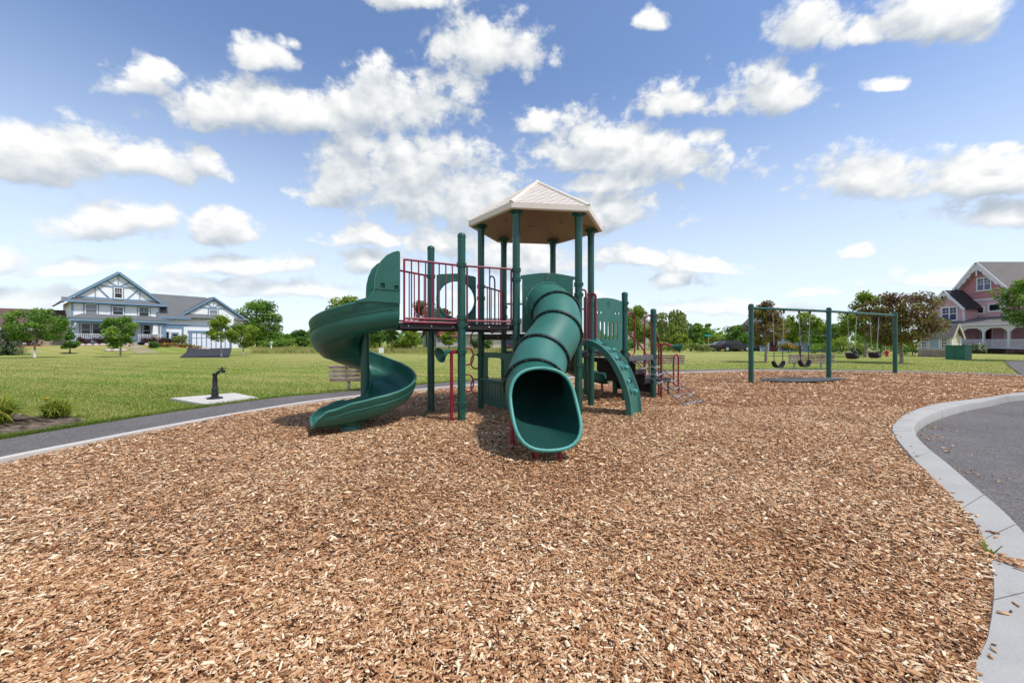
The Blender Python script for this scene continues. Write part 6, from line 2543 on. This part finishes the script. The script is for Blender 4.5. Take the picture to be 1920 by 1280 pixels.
# ---- generic smaller houses
def cottage(name, label, loc, rot, w, d, h, rise, wall, roof, wins, gable_front=True, trim='white_trim', over=0.45, garage=None, group=None, glass='dark_glass', doorx=None):
    r = thing(name, label, 'house', loc, rot, group)
    mb = MB().span(-w / 2, w / 2, 0, d, -0.6, h)
    part(mb, 'wall', wall, r)
    if gable_front:
        mb = prism_y(MB(), [(-w / 2, h), (w / 2, h), (0, h + rise)], 0.001, d - 0.001)
        part(mb, 'gable', wall, r)
        mb = MB()
        for s_ in (-1, 1):
            k = rise / (w / 2)
            slab(mb, (0, -over, h + rise + 0.03), (0, d + over, h + rise + 0.03), (s_ * (w / 2 + over), d + over, h - over * k + 0.03), (s_ * (w / 2 + over), -over, h - over * k + 0.03), 0.14)
        part(mb, 'roof', roof, r)
        mb = MB()
        for s_ in (-1, 1):
            k = rise / (w / 2)
            mb.bar((0, -over - 0.04, h + rise), (s_ * (w / 2 + over), -over - 0.04, h - over * k), 0.08, 0.26)
        part(mb, 'trim', trim, r)
    else:
        mb = MB()
        for y0, y1 in ((-over, d / 2), (d + over, d / 2)):
            slab(mb, (-w / 2 - over, y0, h - 0.15), (w / 2 + over, y0, h - 0.15), (w / 2 + over, y1, h + rise), (-w / 2 - over, y1, h + rise), 0.14)
        part(mb, 'roof', roof, r)
        for s_ in (-1, 1):
            mb = MB()
            x = s_ * (w / 2 - 0.05)
            mb.add([(x, 0, h - 0.02), (x, d, h - 0.02), (x, d / 2, h + rise - 0.03)] + [(x - s_ * 0.1, 0, h - 0.02), (x - s_ * 0.1, d, h - 0.02), (x - s_ * 0.1, d / 2, h + rise - 0.03)], [(0, 1, 2), (3, 5, 4), (0, 3, 4, 1), (1, 4, 5, 2), (2, 5, 3, 0)])
            part(mb, 'gable', wall, r)
        mb = MB()
        mb.bar((-w / 2 - over, -over - 0.04, h - 0.14), (w / 2 + over, -over - 0.04, h - 0.14), 0.08, 0.22)
        part(mb, 'trim', trim, r)
    for x in (-w / 2, w / 2):
        part(MB().span(x - 0.09, x + 0.09, -0.04, 0.1, -0.5, h), 'corner_board', trim, r)
    for (x, z, ww, hh) in wins:
        window(r, x, z, ww, hh, 0.0, (1, 2), trim, glass)
    if garage:
        x0, x1, z1 = garage
        mb = MB().span(x0, x1, -0.05, 0.01, -0.5, z1)
        g = part(mb, 'garage_door', 'siding_cream', r)
        for i in range(4):
            mb = MB().span(x0 + (x1 - x0) * (i + 0.1) / 4, x0 + (x1 - x0) * (i + 0.9) / 4, -0.065, -0.04, z1 - 0.5, z1 - 0.12)
            part(mb, 'pane', 'dark_glass', g)
    if doorx is not None:
        door(r, doorx, 0.0, 0.95, 2.1, 0.0, 'door_maroon', 'dark_glass', trim)
    return r


x, y = at(45, 47)
cottage('brown_roofed_house', 'tan house with brown hip roof behind the trees at the left edge', (x, y + 4, 0.3), R(40), 13, 9, 2.6, 2.5, 'siding_tan', 'roof_brown', [(-3, 1.4, 1.0, 1.2), (2, 1.4, 1.0, 1.2)], False, 'lilac_trim')
x, y = at(806, 70)
cottage('red_roofed_cottage', 'grey cottage with dark red roof beyond the meadow', (x, y, -0.1), R(-52), 5.2, 6.5, 2.4, 1.9, 'siding_grey', 'roof_red', [(0.8, 1.3, 0.8, 1.0)], True)
x, y = at(925, 60)
cottage('beige_garage_house', 'beige house with garage seen behind the deck posts', (x + 1.0, y, 0.0), R(4), 11.0, 8, 2.6, 2.3, 'siding_beige', 'roof_taupe', [(2.6, 1.4, 0.9, 1.1), (4.2, 1.4, 0.9, 1.1)], False, 'white_trim', garage=(-2.6, 1.4, 2.2))
x, y = at(1180, 74)
cottage('yellow_house', 'pale yellow house with red roof behind the red handrails', (x, y, 0), R(-14), 7.5, 8, 4.8, 2.6, 'siding_cream', 'roof_red', [(-1.6, 3.4, 1.0, 1.3), (1.6, 3.4, 1.0, 1.3), (-1.6, 1.2, 1.0, 1.3)], True)
x, y = at(1428, 58)
cottage('grey_gabled_house', 'tall grey house with steep white-edged gable behind the trees', (x + 1.0, y, 0), R(-24), 6.6, 9, 2.9, 3.6, 'siding_grey', 'roof_taupe', [(0, 4.3, 0.9, 1.2), (-2, 1.6, 1.0, 1.3)], True)
x, y = at(1496, 50)
cottage('pale_blue_house', 'pale blue house with white corner boards behind the bench', (x, y, -0.1), R(-26), 8.0, 7, 2.2, 1.3, 'siding_blue', 'roof_grey', [(2.5, 1.2, 0.8, 0.9)], False, doorx=-2.6)

# ---- pink house with white gingerbread (right); local front faces -y, turned to face -x in the world
ph = thing('pink_house', 'pink gabled house with white gingerbread trim and long porch', 'house', (54.7, 46.05, 0.15), R(-90))
# local x = 46.05 - Y ; local y = X - 54.7
mb = MB().span(-2.3, 2.3, 0, 14, -0.6, 7.45)
part(mb, 'main_wall', 'siding_pink', ph)
mb = MB().span(2.3, 14, 1.0, 13, -0.6, 5.6)
part(mb, 'side_wall', 'siding_pink', ph)
mb = prism_y(MB(), [(-2.3, 7.45), (2.3, 7.45), (0, 10.2)], 0.0, 14)
part(mb, 'gable_wall', 'siding_rose', ph)
mb = MB().span(-2.3, 2.3, -0.012, 0.0, 6.0, 7.452)
part(mb, 'upper_wall', 'siding_rose', ph)
mb = MB()
for s_ in (-1, 1):
    k = 2.75 / 2.3
    slab(mb, (0, -0.5, 10.28), (0, 14.5, 10.28), (s_ * 2.85, 14.5, 10.28 - 2.85 * k), (s_ * 2.85, -0.5, 10.28 - 2.85 * k), 0.14)
slab(mb, (2.2, 0.3, 7.3), (14.6, 0.3, 5.4), (14.6, 7, 8.6), (2.2, 7, 9.0), 0.14)
part(mb, 'roof', 'roof_taupe', ph)
mb = MB()
for s_ in (-1, 1):
    k = 2.75 / 2.3
    mb.bar((0, -0.54, 10.26), (s_ * 2.88, -0.54, 10.26 - 2.88 * k), 0.10, 0.26)
    mb.bar((s_ * 0.02, -0.02, 9.92), (s_ * 2.3, -0.02, 7.30), 0.08, 0.12)
mb.span(-2.3, 2.3, -0.07, 0, 5.86, 6.06)
for x in (-2.3, 2.3):
    mb.span(x - 0.1, x + 0.1, -0.05, 0.12, -0.4, 7.3)
part(mb, 'trim', 'lilac_trim', ph)
# gingerbread under the peak: scalloped bargeboard with pendants
mb = MB()
ol = [(0, -0.1)]
k = 2.75 / 2.3
up_, dn = [], []
for i in range(0, 17):
    x = 2.0 * i / 16
    up_.append((x, -x * k))
    dn.append((x, -x * k - 0.30 - 0.22 * abs(math.sin(i * math.pi / 4)) * (1 - i / 22) - (0.35 if i == 0 else 0)))
for s_ in (-1, 1):
    mb.plate([(s_ * a, b) for a, b in up_] + [(s_ * a, b) for a, b in reversed(dn)], [], (0, -0.50, 10.05), (1, 0, 0), (0, 0, 1), 0.06)
mb.box((0, -0.50, 9.35), (0.12, 0.10, 1.3))
part(mb, 'gingerbread', 'lilac_trim', ph)
window(ph, 0.35, 7.75, 1.25, 1.35, -0.01, (2, 2), 'white_trim', 'blue_glass', top_grid=(2, 2))
window(ph, 0.0, 4.75, 0.6, 0.65, 0.0, (1, 1), 'white_trim', 'dark_glass', cw=0.12, top_grid=(2, 2))
window(ph, 1.35, 4.95, 1.0, 0.70, 0.0, (1, 1), 'white_trim', 'dark_glass', cw=0.12)
# lower front wing on the left
mb = MB().span(-3.6, -0.25, -1.7, 3, -0.5, 5.3)
part(mb, 'wing_wall', 'siding_pink', ph)
mb = prism_y(MB(), [(-3.6, 5.3), (-0.25, 5.3), (-1.92, 7.15)], -1.69, 3)
part(mb, 'wing_gable', 'siding_pink', ph)
mb = MB()
k = 1.85 / 1.675
for s_ in (-1, 1):
    slab(mb, (-1.92, -2.2, 7.22), (-1.92, 3, 7.22), (-1.92 + s_ * 2.15, 3, 7.22 - 2.15 * k), (-1.92 + s_ * 2.15, -2.2, 7.22 - 2.15 * k), 0.12)
part(mb, 'wing_roof', 'roof_dark', ph)
mb = MB()
for s_ in (-1, 1):
    mb.bar((-1.92, -2.24, 7.20), (-1.92 + s_ * 2.18, -2.24, 7.20 - 2.18 * k), 0.09, 0.24)
    mb.bar((-1.92, -1.72, 6.9), (-1.92 + s_ * 1.65, -1.72, 6.9 - 1.65 * k), 0.06, 0.10)
for x in (-3.6, -0.25):
    mb.span(x - 0.09, x + 0.09, -1.75, -1.6, -0.4, 5.3)
part(mb, 'wing_trim', 'lilac_trim', ph)
mb = MB()
for s_ in (-1, 1):
    mb.plate([(0, 0), (s_ * 0.9, -0.9 * k), (s_ * 0.8, -0.9 * k - 0.16), (s_ * 0.5, -0.5 * k - 0.34), (s_ * 0.25, -0.5), (s_ * 0.08, -0.42), (0, -0.7)], [], (-1.92, -2.2, 7.1), (1, 0, 0), (0, 0, 1), 0.05)
part(mb, 'wing_gingerbread', 'lilac_trim', ph)
window(ph, -1.75, 4.45, 1.55, 1.45, -1.7, (2, 2), 'white_trim', 'blue_glass', cw=0.14, top_grid=(2, 2))
# porch along the front
PXY = -3.1
mb = MB()
slab(mb, (-3.2, PXY - 0.3, 2.98), (13, PXY - 0.3, 2.98), (13, 0.05, 3.85), (-2.0, 0.05, 3.85), 0.10)
part(mb, 'porch_roof', 'roof_taupe', ph)
mb = MB()
mb.bar((-3.2, PXY - 0.34, 2.95), (13, PXY - 0.34, 2.95), 0.08, 0.2)
mb.span(-3.1, 13, PXY - 0.12, PXY + 0.06, 2.55, 2.82)
mb.span(-3.1, 13, PXY - 0.15, -0.0, 0.35, 0.52)
part(mb, 'porch_frame', 'lilac_trim', ph)
mb = prism_y(MB(), [(-3.3, 2.95), (-0.9, 2.95), (-2.1, 3.85)], PXY - 0.42, PXY + 1.0)
pg = part(mb, 'porch_gable', 'siding_rose', ph)
mb = MB()
for s_ in (-1, 1):
    mb.bar((-2.1, PXY - 0.5, 4.0), (-2.1 + s_ * 1.45, PXY - 0.5, 2.92), 0.14, 0.16)
part(mb, 'gable_trim', 'lilac_trim', pg)
mb = MB()
for s_ in (-1, 1):
    slab(mb, (-2.1, PXY - 0.45, 3.98), (-2.1, 0.5, 3.98), (-2.1 + s_ * 1.5, 0.5, 2.9), (-2.1 + s_ * 1.5, PXY - 0.45, 2.9), 0.08)
part(mb, 'gable_roof', 'roof_taupe', pg)
for x in (-3.0, -1.95, -0.95, 0.75, 2.9, 5.1, 7.3):
    mb = MB()
    mb.span(x - 0.08, x + 0.08, PXY - 0.1, PXY + 0.06, 0.5, 2.6)
    mb.span(x - 0.12, x + 0.12, PXY - 0.14, PXY + 0.1, 0.5, 1.30)
    c = part(mb, 'porch_post', 'lilac_trim', ph)
    mb = MB()
    for s_ in (-1, 1):
        mb.plate([(0.08 * s_, 0), (s_ * 0.62, 0), (s_ * 0.50, -0.12), (s_ * 0.28, -0.22), (s_ * 0.16, -0.42), (s_ * 0.08, -0.5)], [], (x, PXY - 0.02, 2.56), (1, 0, 0), (0, 0, 1), 0.05)
    part(mb, 'bracket', 'lilac_trim', c)
for a, b in ((-0.85, 0.65), (0.85, 2.8), (3.0, 5.0), (5.2, 7.2)):
    railing(ph, (a, PXY), (b, PXY), 0.62, 1.30, 'lilac_trim', 0.12)
for k in range(3):
    mb = MB().span(-2.8, -1.1, PXY - 0.45 - 0.32 * k, PXY - 0.12 - 0.32 * k, -0.3, 0.36 - 0.15 * k)
    part(mb, 'porch_step', 'lilac_trim', ph)
for x in (-2.95, -1.0):
    mb = MB()
    mb.bar((x, PXY, 1.3), (x, PXY - 1.1, 0.55), 0.06, 0.07)
    part(mb, 'stair_rail', 'lilac_trim', ph)
door(ph, 0.6, 0.52, 1.0, 2.1, 0.0, 'door_maroon', 'dark_glass', 'lilac_trim')
window(ph, -1.9, 1.7, 0.7, 1.6, -1.7, (1, 2), 'lilac_trim', 'dark_glass')
window(ph, 4.2, 1.75, 0.85, 1.7, 1.0, (1, 2), 'lilac_trim', 'dark_glass')
for k, (x, rx, lab) in enumerate(((-0.2, 1.0, 'dark green shrub at the porch steps of the pink house'), (1.6, 1.35, 'white blooming hydrangea left of two before the pink porch'), (3.6, 1.35, 'white blooming hydrangea right of two before the pink porch'))):
    shrub('hydrangea' if k else 'green_shrub', lab, 54.7 + PXY - 2.0, 46.05 - x, 1.15, 1.0, rx, 'leaf_bloom' if k else 'leaf_green', 300 + k, 1400, 0.11, 0.0, 'shrubs before the pink house')

# ---- small notice shelter (cream, shingle roof, stone base)
sx_, sy_ = at(1752, 33)
ks = thing('notice_shelter', 'small cream notice shelter with shingle roof and stone base', 'notice shelter', (sx_, sy_, 0), R(-70))
# local: long front faces -y
LW, LD = 2.05, 1.2
mb = MB().span(-LW / 2 - 0.04, LW / 2 + 0.04, -0.04, LD + 0.04, -0.2, 0.52)
sb = part(mb, 'stone_base', 'stone', ks, bevel=0.02)
for r_i in range(2):
    for q in range(5):
        mb = MB().box((-LW / 2 + (q + 0.5 + 0.25 * r_i) * LW / 5.4, -0.045, 0.14 + 0.25 * r_i), (LW / 5.4 - 0.03, 0.05, 0.22))
        part(mb, 'stone_block', 'stone', sb, bevel=0.02)
    for q in range(3):
        mb = MB().box((LW / 2 + 0.045, (q + 0.5) * LD / 3, 0.14 + 0.25 * r_i), (0.05, LD / 3 - 0.03, 0.22))
        part(mb, 'stone_block', 'stone', sb, bevel=0.02)
mb = MB().span(-LW / 2 - 0.1, LW / 2 + 0.1, -0.1, LD + 0.1, 0.52, 0.58)
part(mb, 'sill', 'concrete_pale', ks)
mb = MB().span(-LW / 2, LW / 2, 0, LD, 0.58, 1.72)
mb2 = MB()
mb2.add([(x, y, z) for x in (-LW / 2, LW / 2) for y, z in ((0, 1.72), (LD, 1.72), (LD / 2, 2.55))], [(0, 1, 2), (3, 5, 4), (0, 3, 4, 1), (1, 4, 5, 2), (2, 5, 3, 0)])
part(mb, 'wall', 'siding_cream', ks)
part(mb2, 'gable', 'siding_cream', ks)
mb = MB()
for i in range(7):
    t0, t1 = i / 7, (i + 1.12) / 7
    for (ye, sg) in ((-0.22, 1), (LD + 0.22, -1)):
        y0, y1 = ye + sg * (LD / 2 + 0.22) * t0, ye + sg * (LD / 2 + 0.22) * min(t1, 1)
        z0, z1 = 1.50 + 1.16 * t0, 1.50 + 1.16 * min(t1, 1)
        slab(mb, (-LW / 2 - 0.2, y0, z0 + 0.03), (LW / 2 + 0.2, y0, z0 + 0.03), (LW / 2 + 0.2, y1, z1), (-LW / 2 - 0.2, y1, z1), 0.05)
part(mb, 'roof', 'roof_taupe', ks)
mb = MB()
for x in (-LW / 2 - 0.22, LW / 2 + 0.22):
    for ye in (-0.26, LD + 0.26):
        mb.bar((x, LD / 2, 2.66), (x, ye, 1.47), 0.06, 0.16, (1, 0, 0)) if False else mb.bar((x, LD / 2, 2.62), (x, ye, 1.46), 0.05, 0.16)
part(mb, 'bargeboard', 'siding_beige', ks)
for x in (-LW / 2, LW / 2):
    for yy in (0, LD):
        part(MB().span(x - 0.07, x + 0.07, yy - 0.07, yy + 0.07, 0.58, 1.72), 'corner_board', 'white_trim', ks)
for (x, w_, mt, nm) in ((-0.62, 0.34, 'blue_glass', 'notice_case'), (0.0, 0.62, 'siding_blue', 'notice_case'), (0.62, 0.34, 'blue_glass', 'notice_case')):
    mb = MB()
    for (cx, cz, sw_, sh_) in ((x - w_ / 2, 1.14, 0.05, 1.0), (x + w_ / 2, 1.14, 0.05, 1.0), (x, 1.62, w_, 0.05), (x, 0.66, w_, 0.05)):
        mb.box((cx, -0.03, cz), (sw_, 0.06, sh_))
    f = part(mb, nm, 'white_trim', ks)
    mb = MB().box((x, -0.012, 1.14), (w_ - 0.05, 0.02, 0.92))
    part(mb, 'board', mt, f)
    if w_ < 0.5:
        for j in range(4):
            mb = MB().box((x, -0.028, 0.80 + 0.22 * j), (w_ - 0.14, 0.008, 0.10))
            part(mb, 'notice_sheet', 'white_trim', f)

# ---- green utility cabinet
ux_, uy_ = at(1797, 28.2)
ub = thing('utility_cabinet', 'green metal utility cabinet on the grass beside the notice shelter', 'utility cabinet', (ux_, uy_, 0), R(-74))
mb = MB().span(-0.52, 0.52, -0.38, 0.38, -0.1, 0.92)
bd = part(mb, 'cabinet', 'utility_green', ub, bevel=0.015)
mb = MB().span(-0.55, 0.55, -0.41, 0.41, 0.92, 0.98)
part(mb, 'lid', 'utility_green', ub, bevel=0.012)
mb = MB()
mb.lathe([(0.035, 0), (0.035, 0.03), (0.001, 0.035)], (0.36, -0.38, 0.80), (0, -1, 0), n=10)
part(mb, 'lock', 'cast_iron', bd, 40)
mb = MB().span(-0.006, 0.006, -0.386, -0.375, 0.0, 0.90)
part(mb, 'door_seam', 'cast_iron', bd)

# ---- fire hydrant with marker rod
hx_, hy_ = at(1663, 33.5)
fh = thing('fire_hydrant', 'red fire hydrant with thin marker rod on the far lawn', 'hydrant', (hx_, hy_, 0))
fh.scale = (0.72, 0.72, 0.72)
mb = MB()
mb.lathe([(0.17, -0.05), (0.17, 0.05), (0.12, 0.07), (0.115, 0.48), (0.16, 0.50), (0.16, 0.55), (0.13, 0.62), (0.08, 0.70), (0.03, 0.73), (0.03, 0.80), (0.001, 0.81)], (0, 0, 0), n=16)
mb.lathe([(0.075, -0.22), (0.075, -0.17), (0.055, -0.16), (0.055, 0.16), (0.075, 0.17), (0.075, 0.22)], (0, 0, 0.42), (1, 0, 0), n=12)
mb.lathe([(0.07, 0), (0.09, 0.15), (0.09, 0.20), (0.001, 0.21)], (0, 0, 0.36), (0, -1, 0), n=12)
mb.build('body', M['red_paint'], fh, smooth=35)
mb = MB()
mb.tube([(-0.14, 0.05, 0.45), (-0.14, 0.05, 1.55)], 0.014, 6)
mb.build('marker_rod', M['white_trim'], fh, smooth=40)

# ---- street lamp and street name sign
lx, ly = at(1295, 52)
lp = thing('street_lamp', 'black street lamp post standing before the dark green tree', 'street lamp', (lx, ly, 0))
mb = MB()
mb.lathe([(0.14, -0.1), (0.14, 0.3), (0.09, 0.5), (0.06, 0.7), (0.05, 3.0)], (0, 0, 0), n=12)
mb.build('pole', M['cast_iron'], lp, smooth=40)
mb = MB()
mb.lathe([(0.08, 3.0), (0.14, 3.05), (0.20, 3.35), (0.20, 3.37)], (0, 0, 0), n=12)
mb.build('lamp_glass', M['blind_glass'], lp, smooth=40)
mb = MB()
mb.lathe([(0.24, 3.37), (0.22, 3.45), (0.10, 3.58), (0.03, 3.66), (0.001, 3.70)], (0, 0, 0), n=12)
mb.build('lamp_cap', M['cast_iron'], lp, smooth=40)
gx, gy_ = at(1328, 50)
sg = thing('street_sign', 'teal street name blade on a thin post above the bushes', 'street sign', (gx, gy_, 0))
mb = MB()
mb.tube([(0, 0, -0.2), (0, 0, 2.1)], 0.035, 8)
mb.build('post', M['galvanised'], sg, smooth=40)
mb = MB().box((0, -0.01, 2.02), (0.95, 0.03, 0.22))
mb.build('name_blade', M['sign_teal'], sg, smooth=0, bevel=0.005)
mb = MB().box((0, -0.06, 1.42), (0.18, 0.02, 0.22))
mb.build('lower_plate', M['red_paint'], sg, smooth=0, bevel=0.005)
# ---- yard sign in the meadow
yx, yy = at(715, 37)
ys = thing('yard_sign', 'small white yard sign with yellow edge on the far lawn', 'yard sign', (yx, yy, 0))
mb = MB().box((0, 0, 0.42), (0.46, 0.03, 0.50))
mb.build('board', M['white_trim'], ys, smooth=0)
mb = MB().bar((-0.29, 0.0, 0.30), (-0.36, 0, 0.72), 0.03, 0.05, (0, 1, 0))
mb.build('edge_strip', M['yellow_flower'], ys, smooth=0)
mb = MB()
for x in (-0.18, 0.18):
    mb.tube([(x, 0, -0.15), (x, 0, 0.2)], 0.01, 6)
mb.build('stake', M['galvanised'], ys, smooth=40)


# ---- parked cars
def car(label, px, d, rot, mat, L=4.5, H=1.45, suv=False):
    x, y = at(px, d)
    r = thing('parked_car', label, 'car', (x, y, -0.02), rot, 'cars parked beyond the lawn')
    hw = 0.88
    zb = 0.30
    belt = 0.92 if not suv else 1.05
    side_pts = [(-L / 2, 0.42), (-L / 2 + 0.05, belt - 0.1), (-L / 2 + 0.5, belt), (L / 2 - 1.25, belt), (L / 2 - 0.2, belt - 0.16), (L / 2, 0.62), (L / 2 - 0.02, 0.35), (L / 2 - 0.3, zb), (-L / 2 + 0.3, zb)]
    mb = MB()
    prism_y(mb, side_pts, -hw, hw)
    body = mb.build('body', M[mat], r, smooth=0, bevel=0.07, fix=True)
    roof = [(-L / 2 + 0.35, belt), (-L / 2 + (0.55 if suv else 0.95), H), (L / 2 - 1.95, H), (L / 2 - 1.15, belt)]
    mb = MB()
    n = 4
    vs = [(x_, s_ * (hw - 0.03 if i in (0, 3) else hw - 0.18), z_) for s_ in (-1, 1) for i, (x_, z_) in enumerate(roof)]
    mb.add(vs, [(0, 1, 2, 3), (7, 6, 5, 4), (0, 4, 5, 1), (1, 5, 6, 2), (2, 6, 7, 3), (3, 7, 4, 0)])
    mb.build('cabin_glass', M['dark_glass'], r, smooth=0, bevel=0.05, fix=True)
    mb = MB().box(((roof[1][0] + roof[2][0]) / 2, 0, H + 0.01), (roof[2][0] - roof[1][0] + 0.1, 2 * hw - 0.30, 0.05))
    mb.build('roof_panel', M[mat], r, smooth=0, bevel=0.02)
    for xx in (-L / 2 + 0.82, L / 2 - 0.88):
        for s_ in (-1, 1):
            mb = MB()
            mb.lathe([(0.20, -0.10), (0.31, -0.10), (0.32, 0.0), (0.31, 0.10), (0.20, 0.10)], (xx, s_ * (hw - 0.08), 0.32), (0, 1, 0), n=20)
            w_ = mb.build('wheel', M['black_rubber'], r, smooth=40)
            mb = MB()
            mb.lathe([(0.205, -0.105), (0.19, -0.11), (0.05, -0.10), (0.05, 0.10), (0.19, 0.11), (0.205, 0.105)], (xx, s_ * (hw - 0.08), 0.32), (0, 1, 0), n=16)
            mb.build('rim', M['car_silver'], w_, smooth=40)
    for s_ in (-1, 1):
        mb = MB().box((L / 2 - 0.10, s_ * 0.62, 0.68), (0.14, 0.34, 0.14))
        mb.build('headlight', M['blind_glass'], r, smooth=0, bevel=0.03)
        mb = MB().box((-L / 2 + 0.03, s_ * 0.66, 0.72), (0.08, 0.28, 0.16))
        mb.build('tail_light', M['red_paint'], r, smooth=0, bevel=0.02)
    return r


car('dark low car parked leftmost behind the lawn', 1352, 53, R(175), 'car_dark', 4.4, 1.30)
car('dark blue car parked between the low car and the van', 1374, 51, R(8), 'car_dark', 4.5, 1.42)
car('silver and purple minivan parked by the near swing post', 1398, 55, R(-6), 'car_silver', 4.7, 1.60, True)
x, y = at(958, 56)
car('dark car parked before the beige garage, seen behind the tube slide', 956, 55, R(100), 'car_dark', 4.4, 1.42)
